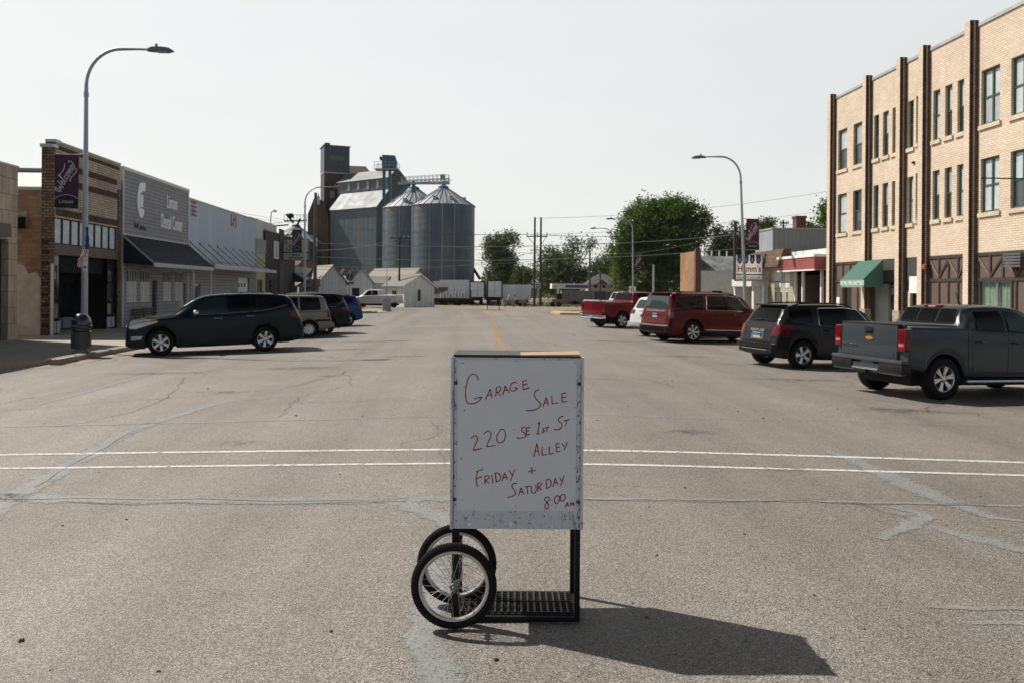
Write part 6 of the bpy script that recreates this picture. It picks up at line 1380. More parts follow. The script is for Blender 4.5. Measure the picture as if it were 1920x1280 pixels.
# ---- right: grey crew cab pickup
def pickup(label, c, h, L, W, H, wb, fo, tyre, style, col, rail, cab0, cab1, glassrear, name='parked_pickup', metal=.4, group=CARG_R):
    top = [(0, .62), (.05, .92), (.14, 1.04), (.9, 1.13), (1.22, 1.17), (1.6, 1.40), (cab0, H - .07), (cab0 + .35, H - .01), (cab0 + .8, H), (cab1 - .35, H - .015), (cab1 - .05, H - .07), (cab1 + .12, rail + .06), (cab1 + .15, rail), (cab1 + .5, rail), (L - .20, rail + .01), (L - .13, rail - .01), (L - .10, rail - .1), (L - .09, .62)]
    bel = [(0, .5), (.14, .9), (1.2, 1.10), (2.0, rail - .10), (cab1 - .1, rail - .06), (cab1 + .15, rail - .03), (L - .2, rail - .03), (L - .09, .5)]
    zb = [(0, .40), (.3, .36), (.8, .40), (L - 1.0, .46), (L - .3, .58), (L - .09, .64)]
    return Car(name, label, 'pickup', group, c, h, L, W, H, wb, fo, tyre, style, top, bel, col, roofw=.365, zb=zb, metal=metal, nose=.43, tail=.485, arch=.085,
               plan=[(0, W * .40), (.05, W * .44), (.25, W * .475), (.8, W * .5), (L - .5, W * .5), (L - .2, W * .495), (L - .09, W * .485)])
L, W, H, wb, fo = 5.20, 1.90, 1.80, 3.26, .94
c, h = place(1766, 748, 18, L, wb, W, 'Rr')
k = pickup('grey crew cab pickup with a gold bow tie tailgate, parked at the right edge', c, h, L, W, H, wb, fo, .80, 'truck', (0.042, 0.052, 0.060), 1.375, 2.05, 3.62, True)
settle(k)
k.one('rear_window', [(-.68, 1.43), (.68, 1.43), (.63, 1.70), (-.63, 1.70)], 'B', GL_T, .010, .05, edge=.014)
b = MB(); 
for y in (-.24, .24): k.edge(b, [(y, 1.44), (y, 1.69)], 'B', .010, .014, 0, 0, False); b.build('window_divider', BLACK, k.t); b = MB()
k.one('windscreen', [(-.66, 1.2), (.66, 1.2), (.58, 1.7), (-.58, 1.7)], 'F', GL_C, .008, .05)
k.both('window', [(1.80, 1.28), (2.62, 1.30), (2.62, 1.69), (2.28, 1.66)], GL_C, .012, .04, edge=.010); k.both('window', [(2.72, 1.30), (3.42, 1.31), (3.40, 1.66), (2.72, 1.695)], GL_T, .012, .05, edge=.010)
k.doors([[(1.55, .47), (2.66, .47), (2.66, 1.235), (1.72, 1.22), (1.55, 1.0)], [(2.69, .47), (3.50, .47), (3.56, .75), (3.56, 1.255), (2.69, 1.24)]], [(2.48, 1.08), (3.38, 1.09)]); k.mirror(1.88, 1.30)
for sd in 'RL': b = MB(); k.edge(b, [(3.66, .58), (3.66, 1.34)], sd, .008, -.001, 0, 0, False); b.build('body_seam', DARK, k.t)
xb = L - .09
tg = k.box('tailgate', k.paint, xb - .01, -.735, .70, xb + .045, .735, 1.37, bev=.018)
k.box('tailgate_cap', BLACK, xb - .06, -.735, 1.3705, xb + .05, .735, 1.39, bev=.006)
k.box('tailgate_lip', k.paint, xb + .04, -.66, .78, xb + .053, .66, .86, tg, bev=.005)
for sg_ in (1, -1):
    tl = k.box('tail_light', RED, xb - .13, sg_ * .745 if sg_ > 0 else -.935, 0.90, xb + .05, .935 if sg_ > 0 else -.745, 1.31, bev=.022)
    k.box('reflector', M('clear_red_lens', (.55, .12, .12), .2, coat=1), xb + .05, sg_ * .84 - .06, .99, xb + .054, sg_ * .84 + .06, 1.04, tl, bev=.001)
hb = k.box('handle_recess', BLACK, xb + .04, -.13, 1.185, xb + .052, .10, 1.315, tg, bev=.004); k.box('handle', BLACK, xb + .05, -.10, 1.225, xb + .075, .07, 1.26, tg, bev=.008)
b = MB(); P = [(-.5, -.2), (-.42, .3), (-.17, .3), (-.15, .5), (.15, .5), (.17, .3), (.5, .3), (.42, -.3), (.17, -.3), (.15, -.5), (-.15, -.5), (-.17, -.3), (-.5, -.3)]
for q, mi, o in ((1.0, 0, .046), (.84, 1, .050)): b.prism([(p * q, r * q) for p, r in P], lambda p, r: (k.xf - xb - o, -.03 + p * .23, 1.10 + r * .085), lambda p, r: (k.xf - xb - o - .006, -.03 + p * .23, 1.10 + r * .085), mi)
b.build('badge', [CHROME, M('gold_badge', (.62, .36, .10), .3, .6)], tg)
me = text_mesh('COLORADO', .075, .003, bold=.002); me.materials.clear(); me.materials.append(CHROME); link('lettering', me, tg, (k.xf - xb - .056, .50, .93), (math.pi / 2, 0, -math.pi / 2))
bp = k.box('rear_bumper', M('steel_bumper_grey', (.07, .075, .08), .4, .3, spec=.25), xb - .06, -.93, .665, xb + .13, .93, .735, bev=.025)
for sg_ in (1, -1): k.box('bumper_corner', M('dark_grey_bumper', (.014, .015, .017), .45, spec=.2), xb - .10, .36 if sg_ > 0 else -.94, .50, xb + .12, .94 if sg_ > 0 else -.36, .664, bp, bev=.03); k.box('step', BLACK, xb + .10, .55 if sg_ > 0 else -.86, .54, xb + .125, .86 if sg_ > 0 else -.55, .635, bp, bev=.004)
k.box('bumper_centre', BLACK, xb - .06, -.355, .51, xb + .05, .355, .663, bp, bev=.01); k.box('bumper_bar', CHROME, xb + .02, -.34, .50, xb + .13, .34, .535, bp, bev=.012)
b = MB(); X = k.xf - xb - .055; b.box(X - .006, -.155, .545, X, .155, .655, 0); b.box(X - .0075, -.15, .548, X - .0062, .15, .575, 1)
p = b.build('number_plate', [M('plate_sky_blue', (.12, .36, .55), .5), M('plate_straw', (.55, .36, .16), .5)], bp); me = text_mesh('829 ADG', .07, .001, bold=.002); me.materials.clear(); me.materials.append(NAVY); link('lettering', me, p, (X - .008, 0, .61), (math.pi / 2, 0, -math.pi / 2))
k.box('tow_hitch', BLACK, xb - .2, -.07, .43, xb + .16, .07, .49, bev=.01); k.box('bed_cover', M('black_vinyl', (.02, .02, .022), .6), 3.80, -.80, 1.35, xb - .06, .80, 1.389, bev=.01)
hh, v, nn = k.cast('T', 3.55, 0); k.box('brake_light', RED, 3.50, -.20, hh.z - .012, 3.60, .20, hh.z + .035, bev=.012); k.box('brake_lens', M('pale_red_lens', (.5, .22, .22), .2, coat=1), 3.545, -.09, hh.z - .008, 3.605, .09, hh.z + .028, bev=.006)
hh, v, nn = k.cast('T', 3.1, -.2); b = MB(); b.tube([hh - Vector((0, 0, .01)), hh + Vector((0, 0, .02)), hh + Vector((-.12, 0, .24))], [.035, .012, .006], 6); b.build('aerial', BLACK, k.t)
for sg_ in (1, -1): k.box('running_board', M('chrome_step', (.45, .45, .46), .25, .9), 1.55, sg_ * .98 - .05, .33, 3.75, sg_ * .98 + .05, .385, bev=.022)
for sd in 'RL':
    b = MB(); R = .40 + .085; s0 = fo + wb
    for a in (fo, fo + wb): k.edge(b, [(a - R * math.cos(t), max(.46, .40 + R * math.sin(t))) for t in frange(.12, math.pi - .12, .12)], sd, .018, .002, 0, 0, False)
    b.build('wheel_arch_lip', k.paint, k.t, smooth=60)
k.both('headlight', [(.08, .80), (.45, .82), (.5, .98), (.1, .95)], CLEAR, .01, .03); k.one('grille', [(-.55, .6), (.55, .6), (.58, .95), (-.58, .95)], 'F', BLACK, .01, .04)

# ---- charcoal crossover
L, W, H, wb, fo = 4.77, 1.84, 1.69, 2.98, .95
c, h = place(1504, 690.5, 18, L, wb, W, 'Rr')
k = Car('parked_suv', 'charcoal crossover with a chrome tailgate bar next to the grey pickup', 'car', CARG_R, c, h, L, W, H, wb, fo, .72, 'five',
        [(0, .5), (.03, .78), (.15, .93), (1.1, 1.08), (1.9, 1.55), (2.3, 1.65), (2.9, 1.69), (3.8, 1.665), (4.25, 1.62), (4.33, 1.555), (4.58, 1.17), (4.66, 1.02), (4.71, .80), (4.75, .66), (4.77, .5)],
        [(0, .44), (.15, .84), (1.1, .99), (2.2, 1.04), (3.4, 1.10), (4.2, 1.18), (4.58, 1.08), (4.71, .70), (4.77, .45)], (0.012, 0.012, 0.013), roofw=.365)
settle(k)
k.one('rear_window', [(-.60, 1.18), (.60, 1.18), (.55, 1.52), (-.55, 1.52)], 'B', GL_T, .010, .09); k.one('windscreen', [(-.62, 1.1), (.62, 1.1), (.54, 1.57), (-.54, 1.57)], 'F', GL_C, .008, .05)
k.both('window', [(1.75, 1.09), (2.45, 1.11), (2.45, 1.575), (2.1, 1.53)], GL_C, .012, .04); k.both('window', [(2.53, 1.11), (3.42, 1.135), (3.36, 1.55), (2.53, 1.58)], GL_T, .012, .06); k.both('window', [(3.62, 1.17), (4.20, 1.25), (4.33, 1.36), (4.26, 1.48), (3.62, 1.54)], GL_T, .012, .04)
for sd in 'RL':
    b = MB(); k.edge(b, [(1.70, 1.07), (2.5, 1.09), (3.45, 1.115), (3.40, 1.57), (2.5, 1.60), (2.08, 1.55)], sd, .010, .010, 0, .06); b.build('chrome_trim', CHROME, k.t)
k.doors([[(1.45, .36), (2.48, .36), (2.48, 1.07), (1.62, 1.05)], [(2.51, .36), (3.28, .36), (3.42, .78), (3.50, 1.09), (2.51, 1.07)]], [(2.28, .97), (3.22, 1.0)]); k.mirror(1.78, 1.13)
for sd, q in (('R', -1), ('L', 1)):
    b = MB(); k.patch(b, [(4.30, .98), (4.66, .80), (4.64, 1.0), (4.56, 1.12), (4.28, 1.10)], sd, .013, 0, .02); k.patch(b, [(q * .58, .82), (q * .90, .82), (q * .84, 1.10), (q * .62, 1.06)], 'B', .013, 0, .0); b.build('tail_light', RED, k.t, smooth=60)
k.one('tailgate', [(-.60, .68), (.60, .68), (.60, 1.14), (-.60, 1.14)], 'B', k.paint, .004, .05, edge=.006, edge_mat=DARK)
k.one('plate_recess', [(-.26, .72), (.26, .72), (.26, .92), (-.26, .92)], 'B', M('grey_recess', (.10, .10, .105), .4, .3), .012, .03)
hh, v, nn = k.cast('B', 0, .95); k.box('tailgate_bar', CHROME, k.xf - hh.x - .02, -.30, .93, k.xf - hh.x + .04, .30, .985, bev=.015); k.plate(.82, tag_='475 BHN', off=.035); k.bowtie(.965, .22, off=.05)
b = MB(); hh, v, nn = k.cast('B', .30, 1.22); h2, v, nn = k.cast('B', -.02, 1.24); b.tube([hh + Vector((-.03, 0, 0)), h2 + Vector((-.03, 0, 0))], .012, 6); b.build('wiper', BLACK, k.t)
k.rails(2.2, 4.1, .60, BLACK, .018); k.box('spoiler', k.paint, 4.20, -.56, 1.60, 4.40, .56, 1.645, bev=.018)
k.box('rear_bumper', k.paint, 4.60, -.80, .50, 4.82, .80, .64, bev=.05); k.box('bumper_step', BLACK, 4.66, -.72, .36, 4.80, .72, .495, bev=.03); k.box('bumper_trim', CHROME, 4.80, -.55, .455, 4.822, .55, .475, bev=.004)
k.both('lower_cladding', [(1.36, .24), (3.28, .26), (3.28, .35), (1.36, .345)], BLACK, .01); k.both('headlight', [(.1, .7), (.6, .76), (.62, .9), (.12, .84)], CLEAR, .01, .03)

# ---- long red SUV
L, W, H, wb, fo = 5.72, 2.06, 1.93, 3.48, 1.04
c, h = place(1299, 642.5, 25, L, wb, W, 'Rr')
k = Car('parked_suv', 'long dark red full size SUV with bright rimmed windows', 'car', CARG_R, c, h, L, W, H, wb, fo, .83, 'eleven',
        [(0, .6), (.03, .95), (.12, 1.12), (1.2, 1.24), (2.05, 1.80), (2.5, 1.89), (3.2, 1.93), (4.6, 1.905), (5.32, 1.87), (5.42, 1.80), (5.52, 1.30), (5.58, 1.1), (5.62, .9), (5.68, .72), (5.72, .52)],
        [(0, .5), (.12, 1.0), (1.2, 1.13), (2.2, 1.18), (5.2, 1.24), (5.52, 1.2), (5.62, .78), (5.72, .46)], (0.085, 0.0018, 0.004), roofw=.385, metal=.45)
settle(k)
k.one('rear_window', [(-.74, 1.30), (.74, 1.30), (.68, 1.74), (-.68, 1.74)], 'B', glass('sky_tinted_glass', (.03, .05, .055), .02), .010, .06); k.one('windscreen', [(-.7, 1.28), (.7, 1.28), (.62, 1.8), (-.62, 1.8)], 'F', GL_C, .008, .05)
k.both('window', [(1.90, 1.24), (2.80, 1.26), (2.80, 1.79), (2.32, 1.75)], GL_C, .012, .04); k.both('window', [(2.88, 1.26), (3.86, 1.27), (3.80, 1.78), (2.88, 1.795)], GL_T, .012, .05); k.both('window', [(4.08, 1.28), (5.30, 1.32), (5.26, 1.74), (4.0, 1.78)], GL_T, .012, .05)
for sd in 'RL':
    b = MB(); k.edge(b, [(1.84, 1.215), (2.84, 1.24), (3.92, 1.25), (3.84, 1.80), (2.84, 1.82), (2.3, 1.78)], sd, .013, .012, 0, .06); b.build('chrome_trim', CHROME, k.t)
k.doors([[(1.62, .42), (2.84, .42), (2.84, 1.21), (1.78, 1.18)], [(2.87, .42), (3.82, .42), (3.95, .90), (4.02, 1.22), (2.87, 1.22)]], [(2.62, 1.07), (3.72, 1.09)]); k.mirror(1.98, 1.27)
for sd, q in (('R', -1), ('L', 1)):
    b = MB(); k.patch(b, [(5.44, .92), (5.60, .92), (5.53, 1.26), (5.42, 1.28)], sd, .014, 0, .02); k.patch(b, [(q * .80, .94), (q * .95, .94), (q * .93, 1.24), (q * .80, 1.24)], 'B', .014); b.build('tail_light', M('dark_red_lens', (.12, .012, .014), .15, coat=1), k.t, smooth=60)
k.one('tailgate', [(-.76, .72), (.76, .72), (.76, 1.28), (-.76, 1.28)], 'B', k.paint, .004, .05, edge=.006, edge_mat=DARK); hh, v, nn = k.cast('B', 0, 1.20); k.box('tailgate_bar', CHROME, k.xf - hh.x - .02, -.62, 1.16, k.xf - hh.x + .03, .62, 1.22, bev=.012)
k.plate(1.0, tag_='584 KMW', off=.02); k.box('rear_bumper', M('chrome_step', (.45, .45, .46), .25, .9), 5.60, -.92, .60, 5.78, .92, .66, bev=.025); k.box('bumper_step', BLACK, 5.58, -.88, .36, 5.72, .88, .595, bev=.03)
k.rails(2.3, 5.2, .70, BLACK, .018); k.both('lower_cladding', [(1.52, .27), (3.95, .29), (3.95, .40), (1.52, .39)], BLACK, .012); k.box('spoiler', k.paint, 5.28, -.62, 1.845, 5.50, .62, 1.885, bev=.015)
for sg_ in (1, -1): k.box('running_board', BLACK, 1.6, sg_ * 1.0 - .06, .34, 4.1, sg_ * 1.0 + .06, .39, bev=.02)
b = MB(); k.edge(b, [(1.55, .47), (3.95, .49)], 'R', .010, .012, 0, 0, False); b.build('chrome_trim', CHROME, k.t)

# ---- white crossover seen between the red ones
L, W, H, wb, fo = 4.7, 1.85, 1.72, 2.75, .92
c, h = place(1203, 628, 66, L, wb, W, 'Rl'); c, h = place(1262, 633, 34, L, wb, W, 'Rr')
k = Car('parked_suv', 'white crossover mostly hidden behind the long dark red SUV', 'car', CARG_R, c, h, L, W, H, wb, fo, .72, 'five',
        [(0, .5), (.05, .8), (.2, .95), (1.1, 1.1), (1.9, 1.6), (2.4, 1.70), (3.2, 1.72), (4.2, 1.66), (4.3, 1.58), (4.52, 1.18), (4.62, .95), (4.7, .5)],
        [(0, .44), (.2, .85), (1.1, 1.0), (2.2, 1.05), (4.1, 1.16), (4.52, 1.08), (4.7, .45)], (0.55, 0.55, 0.54), roofw=.37, metal=0)
settle(k)
k.one('rear_window', [(-.6, 1.19), (.6, 1.19), (.55, 1.55), (-.55, 1.55)], 'B', glass('sky_tinted_glass', (.03, .05, .055), .02), .010, .08); k.both('window', [(1.8, 1.1), (2.5, 1.12), (2.5, 1.60), (2.15, 1.57)], GL_T, .012, .04); k.both('window', [(2.57, 1.12), (3.4, 1.15), (3.4, 1.60), (2.57, 1.61)], GL_T, .012, .04); k.both('window', [(3.47, 1.16), (4.2, 1.25), (4.1, 1.52), (3.47, 1.6)], GL_T, .012, .04)
for sd, q in (('R', -1), ('L', 1)): b = MB(); k.patch(b, [(4.3, .95), (4.6, .93), (4.52, 1.14), (4.28, 1.12)], sd, .013); k.patch(b, [(q * .55, .95), (q * .86, .95), (q * .82, 1.12), (q * .55, 1.12)], 'B', .013); b.build('tail_light', RED, k.t, smooth=60)
k.doors([[(1.45, .36), (2.53, .36), (2.53, 1.07), (1.62, 1.05)], [(2.56, .36), (3.3, .36), (3.42, .78), (3.42, 1.10), (2.56, 1.07)]], [(2.3, .97), (3.2, 1.0)]); k.plate(.86, tag_='207 JDE'); k.box('rear_bumper', M('silver_bumper', (.42, .42, .42), .4, .2), 4.55, -.84, .42, 4.76, .84, .62, bev=.05); k.mirror(1.8, 1.13)
hh, v, nn = k.cast('B', 0, 1.08); k.box('tailgate_bar', CHROME, k.xf - hh.x - .02, -.3, 1.05, k.xf - hh.x + .02, .3, 1.09, bev=.008)
# ---- red pickup and the white pickup beyond it
def far_pickup(label, px, py, hd, col, L=5.85, W=2.0, H=1.90, rail=1.34, which='Rr', extra=True):
    wb, fo = 3.65, .95; c, h = place(px, py, hd, L, wb, W, which)
    k = pickup(label, c, h, L, W, H, wb, fo, .80, 'five', col, rail, 2.15, 3.70, True, metal=.25); settle(k); xb = L - .09
    k.one('rear_window', [(-.70, 1.45), (.70, 1.45), (.64, 1.80), (-.64, 1.80)], 'B', GL_T, .010, .05); k.one('windscreen', [(-.7, 1.2), (.7, 1.2), (.6, 1.8), (-.6, 1.8)], 'F', GL_C, .008, .05)
    k.both('window', [(1.85, 1.28), (2.75, 1.30), (2.75, 1.79), (2.35, 1.76)], GL_T, .012, .04); k.both('window', [(2.82, 1.30), (3.5, 1.31), (3.48, 1.77), (2.82, 1.795)], GL_T, .012, .04)
    k.doors([[(1.6, .47), (2.78, .47), (2.78, 1.26), (1.75, 1.24)], [(2.81, .47), (3.55, .47), (3.55, 1.28), (2.81, 1.27)]], [(2.6, 1.1), (3.4, 1.1)]); k.mirror(1.9, 1.34, BLACK)
    tg = k.box('tailgate', k.paint, xb - .01, -.79, .62, xb + .05, .79, 1.345, bev=.02); k.box('handle', BLACK, xb + .045, -.14, 1.16, xb + .06, .14, 1.26, tg, bev=.005)
    for sg_ in (1, -1): k.box('tail_light', RED, xb - .1, .80 if sg_ > 0 else -.99, .78, xb + .05, .99 if sg_ > 0 else -.80, 1.28, bev=.02)
    k.box('rear_bumper', CHROME, xb - .05, -.99, .46, xb + .15, .99, .62, bev=.03); k.box('bed_floor', BLACK, 3.86, -.80, 1.32, xb - .05, .80, 1.348, bev=.005); k.box('side_moulding', CHROME, 3.9, -1.012, .66, 4.15, -.99, .70, bev=.004)
    X = k.xf - xb - .16; b = MB(); b.box(X - .006, -.155, .48, X, .155, .60); p = b.build('number_plate', M('plate_sky_blue', (.12, .36, .55), .5), k.t)
    for sd in 'RL':
        b = MB(); R = .40 + .085
        for a in (fo, fo + wb): k.edge(b, [(a - R * math.cos(t), max(.46, .40 + R * math.sin(t))) for t in frange(.12, math.pi - .12, .12)], sd, .03, .004, 0, 0, False)
        b.build('wheel_arch_lip', BLACK, k.t, smooth=60)
    hh, v, nn = k.cast('T', 3.6, 0); k.box('brake_light', RED, 3.56, -.2, hh.z - .01, 3.64, .2, hh.z + .03, bev=.01); return k
far_pickup('dark red pickup with a chrome rear bumper beyond the long red SUV', 1166, 615, 32, (0.125, 0.005, 0.009))
far_pickup('white pickup hidden behind the dark red pickup, only its cab and tailgate edge in view', 1157, 607, 32, (0.50, 0.51, 0.52))
# ================================================================ the far end of the street
ZF = -0.15
def corner(px, d, z=ZF):
    p = at(px, 540, d); return Vector((p.x, p.y, z))
def zat(px, py, d): return at(px, py, d).z - ZF
def turn(th): return R_(th) - YAW                 # turned th degrees away from facing the eye; local x to the right, local y away
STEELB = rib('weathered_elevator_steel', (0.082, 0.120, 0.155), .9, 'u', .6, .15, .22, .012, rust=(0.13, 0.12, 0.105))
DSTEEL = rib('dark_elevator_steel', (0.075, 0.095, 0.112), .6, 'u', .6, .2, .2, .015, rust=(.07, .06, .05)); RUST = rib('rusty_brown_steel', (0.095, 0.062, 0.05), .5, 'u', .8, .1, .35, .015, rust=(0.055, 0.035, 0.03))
ROOFS = rib('bright_steel_roof', (0.125, 0.145, 0.165), .8, 'u', .6, .1, .14, .02); BLUE = M('blue_leg_paint', (0.035, 0.115, 0.155), .5, .2, var=.2)
# grain elevator: house, headhouse tower, cupola
D0 = 121; th = 53
ev = thing('grain_elevator', 'steel clad grain elevator with a tall headhouse tower, cupola and bright shed roof', 'grain elevator', corner(705, D0), turn(th))
Lr, Wd = 10.6, 8.5                                # local: x along the end face (right, away), y along the long face (left, away)
ze, zc, zce, zcr = zat(705, 387, D0), zat(760, 358, D0 + 3), zat(739, 334, D0 + 3), zat(753, 317, D0 + 4)
def house(b):
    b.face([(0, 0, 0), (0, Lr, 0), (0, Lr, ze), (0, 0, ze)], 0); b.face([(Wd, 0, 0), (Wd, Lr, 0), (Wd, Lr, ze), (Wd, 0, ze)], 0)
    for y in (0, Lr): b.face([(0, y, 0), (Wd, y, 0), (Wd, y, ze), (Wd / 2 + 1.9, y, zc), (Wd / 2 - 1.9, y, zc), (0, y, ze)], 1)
pt('wall', [STEELB, DSTEEL], ev, house)
pt('roof', ROOFS, ev, lambda b: (b.face([(-.25, -.2, ze - .12), (-.25, Lr + .2, ze - .12), (Wd / 2 - 1.9, Lr + .2, zc), (Wd / 2 - 1.9, -.2, zc)]), b.face([(Wd + .25, -.2, ze - .12), (Wd + .25, Lr + .2, ze - .12), (Wd / 2 + 1.9, Lr + .2, zc), (Wd / 2 + 1.9, -.2, zc)])))
c0, c1 = Wd / 2 - 1.9, Wd / 2 + 1.9
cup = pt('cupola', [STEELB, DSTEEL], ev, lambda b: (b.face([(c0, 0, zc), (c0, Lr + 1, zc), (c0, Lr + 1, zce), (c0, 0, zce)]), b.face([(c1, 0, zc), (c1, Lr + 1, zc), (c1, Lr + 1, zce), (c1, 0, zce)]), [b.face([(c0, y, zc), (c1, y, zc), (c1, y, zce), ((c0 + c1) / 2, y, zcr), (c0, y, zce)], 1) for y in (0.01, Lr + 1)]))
pt('cupola_roof', ROOFS, cup, lambda b: (b.face([(c0 - .2, -.2, zce - .1), (c0 - .2, Lr + 1.2, zce - .1), ((c0 + c1) / 2, Lr + 1.2, zcr + .02), ((c0 + c1) / 2, -.2, zcr + .02)]), b.face([(c1 + .2, -.2, zce - .1), (c1 + .2, Lr + 1.2, zce - .1), ((c0 + c1) / 2, Lr + 1.2, zcr + .02), ((c0 + c1) / 2, -.2, zcr + .02)])))
for k in range(4): pt('cupola_window', M('boarded_window', (.33, .31, .27), .7, var=.4), cup, BX(c0 - .05, 2.0 + k * 2.2, zc + .35, c0 - .01, 2.6 + k * 2.2, zce - .35))
TD = 131; tw = thing('headhouse_tower', 'tall dark steel headhouse tower with a rusty brown lower half', 'tower', corner(606, TD), turn(22)); wb_, dp = 44 * TD / 1500 / .927, 16 * TD / 1500 / .36
zt, zm_, = zat(606, 273, TD), zat(606, 323, TD)
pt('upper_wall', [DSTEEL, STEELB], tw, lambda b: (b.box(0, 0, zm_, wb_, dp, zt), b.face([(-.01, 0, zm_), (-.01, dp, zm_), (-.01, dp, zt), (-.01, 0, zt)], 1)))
pt('lower_wall', RUST, tw, BX(.03, .03, 0, wb_ - .03, dp, zm_ - .03)); pt('band', FLASH, tw, BX(-.05, -.05, zm_ - .12, wb_ + .05, dp + .05, zm_ + .05)); pt('roof', ROOFT, tw, lambda b: (b.box(-.15, -.15, zt + .001, wb_ + .15, dp + .15, zt + .12), b.box(.2, .5, zt + .121, 1.0, 1.3, zt + .55)))
pt('faded_sign', M('faded_green_sign', (.105, .145, .12), .8, var=.35, scale=5), tw, BX(.9, -.05, zat(628, 300, TD), wb_ - .9, -.01, zat(628, 291, TD)))
pt('shed_arm', STEELB, tw, BX(wb_ - 1.0, -.3, zat(650, 335, TD), wb_ + 1.5, 1.6, zat(650, 327, TD)))
pt('loading_door', M('pale_door', (.25, .27, .29), .6), tw, BX(1.0, -.02, zat(620, 371, TD), 1.7, .02, zat(620, 358, TD)))
an = thing('elevator_annex', 'rust brown gabled annex at the left foot of the tall tower', 'annex', corner(576, 127), turn(12)); wa = 38 * 127 / 1500; za, zp_ = zat(590, 402, 127), zat(588, 371, 127)
pt('wall', [RUST, ROOFT], an, lambda b: (b.prism([(0, 0), (wa, 0), (wa, za - 1), (wa * .78, zp_ - .5), (wa * .3, zp_), (0, za)], lambda u, w: (u, 0, w), lambda u, w: (u, 5, w))))
bh = thing('brown_roofed_loft', 'dark brown gable roof showing behind the tower and cupola', 'building', corner(648, 141), turn(10)); q0, q1 = zat(650, 327, 141), zat(650, 308, 141)
pt('roof', M('dark_brown_roof', (.06, .042, .038), .8), bh, lambda b: b.prism([(0, 0), (4.4, 0), (4.4, q0), (0, q0)], lambda u, w: (u, 0, w), lambda u, w: (u, 5, w))); pt('gable', RUST, bh, lambda b: b.hexa([(-.2, -.2, q0 + .01), (4.5, -.2, q0 + .01), (4.5, 5, q0 + .01), (-.2, 5, q0 + .01), (-.2, 2, q1), (3.3, 2, q1), (3.3, 2.8, q1), (-.2, 2.8, q1)]))
# round bins
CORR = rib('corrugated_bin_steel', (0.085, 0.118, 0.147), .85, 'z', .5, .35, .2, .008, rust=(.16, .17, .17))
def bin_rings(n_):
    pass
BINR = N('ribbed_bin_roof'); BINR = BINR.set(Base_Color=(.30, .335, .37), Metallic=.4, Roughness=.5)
def grain_bin(px, d, r, py_eave, py_apex, label):
    t = thing('grain_bin', label, 'grain bin', corner(px, d), 0, 'corrugated steel grain bins'); ze = zat(px, py_eave, d - r); za = zat(px, py_apex, d)
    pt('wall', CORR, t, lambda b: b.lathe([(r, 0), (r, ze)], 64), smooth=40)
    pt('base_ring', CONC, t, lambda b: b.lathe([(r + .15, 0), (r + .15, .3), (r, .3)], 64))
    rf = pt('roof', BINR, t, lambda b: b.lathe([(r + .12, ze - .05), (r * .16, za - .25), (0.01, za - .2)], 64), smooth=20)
    def ribs(b):
        for k in range(26):
            a = 2 * math.pi * k / 26; c, s = math.cos(a), math.sin(a); b.bar(((r + .1) * c, (r + .1) * s, ze), (r * .17 * c, r * .17 * s, za - .2), .07, .09)
    pt('roof_rib', M('rib_steel', (.36, .38, .41), .5, .5), rf, ribs)
    pt('roof_cap', BLUE, rf, lambda b: b.lathe([(r * .17, za - .26), (r * .17, za + .05), (.35, za + .25), (0, za + .25)], 20))
    for a in (-1.2, -1.9, -.5, -2.6): pt('roof_vent', STEEL, rf, lambda b: b.box(r * .75 * math.cos(a) - .25, r * .75 * math.sin(a) - .25, ze + (za - ze) * .2, r * .75 * math.cos(a) + .25, r * .75 * math.sin(a) + .25, ze + (za - ze) * .25 + .4))
    pt('wall_stiffener', STEEL, t, lambda b: [b.box(-.05, -r - .07, 0.3, .05, -r - .005, ze - .1) if k == 0 else b.bar(((r + .03) * math.cos(k * .7854 - .4), (r + .03) * math.sin(k * .7854 - .4), .3), ((r + .03) * math.cos(k * .7854 - .4), (r + .03) * math.sin(k * .7854 - .4), ze - .1), .06) for k in range(8)])
    pt('stain', M('ochre_stain', (.30, .20, .07), .8), t, lambda b: b.grid([[((r + .006) * math.cos(a), (r + .006) * math.sin(a), z) for a in frange(-2.55, -2.35, .04)] for z in (ze - .6, ze - .1)]))
    return t
grain_bin(775, 113, 4.35, 386, 353, 'grain bin half hidden behind the nearer and rounder one'); grain_bin(830, 106, 4.17, 381, 351.5, 'wide grain bin in front, nearest to the white trailers')
grain_bin(554, 128, 4.2, 452, 424, 'far grain bin with only its bright cone roof above the stone bar')
# bucket elevator leg and catwalk
LD = 116.5; lg = thing('bucket_elevator', 'blue bucket elevator leg with a caged head platform beside the bins', 'machine', corner(727, LD), -YAW); S = LD / 1500
zz_ = lambda py: zat(727, py, LD); xx = lambda px: (px - 727) * S
for px in (718.6, 729.5): pt('casing', BLUE, lg, BX(xx(px) - .2, -.18, 0, xx(px) + .2, .18, zz_(319)))
pt('head', BLUE, lg, lambda b: b.prism([(xx(716), zz_(319)), (xx(741), zz_(319)), (xx(742), zz_(303)), (xx(739), zz_(293)), (xx(716), zz_(292)), (xx(715), zz_(306))], lambda u, w: (u, -.6, w), lambda u, w: (u, .6, w)))
def plat(b):
    b.box(xx(702), -1.1, zz_(319.5), xx(746), 1.1, zz_(318.3))
    for y in (-1.1, 1.1):
        for px in frange(702.5, 745.5, 7): b.bar((xx(px), y, zz_(319)), (xx(px), y, zz_(306)), .05)
        for py in (306, 312): b.bar((xx(702.5), y, zz_(py)), (xx(745.5), y, zz_(py)), .05)
pt('platform', STEEL, lg, plat); pt('motor', BLACK, lg, BX(xx(711), -.5, zz_(301), xx(714), .2, zz_(295)))
pt('spout', BLUE, lg, lambda b: b.tube([(xx(738), -.2, zz_(318)), (xx(748), -.4, zz_(328)), (xx(764), -1.0, zz_(347))], .28, 10))
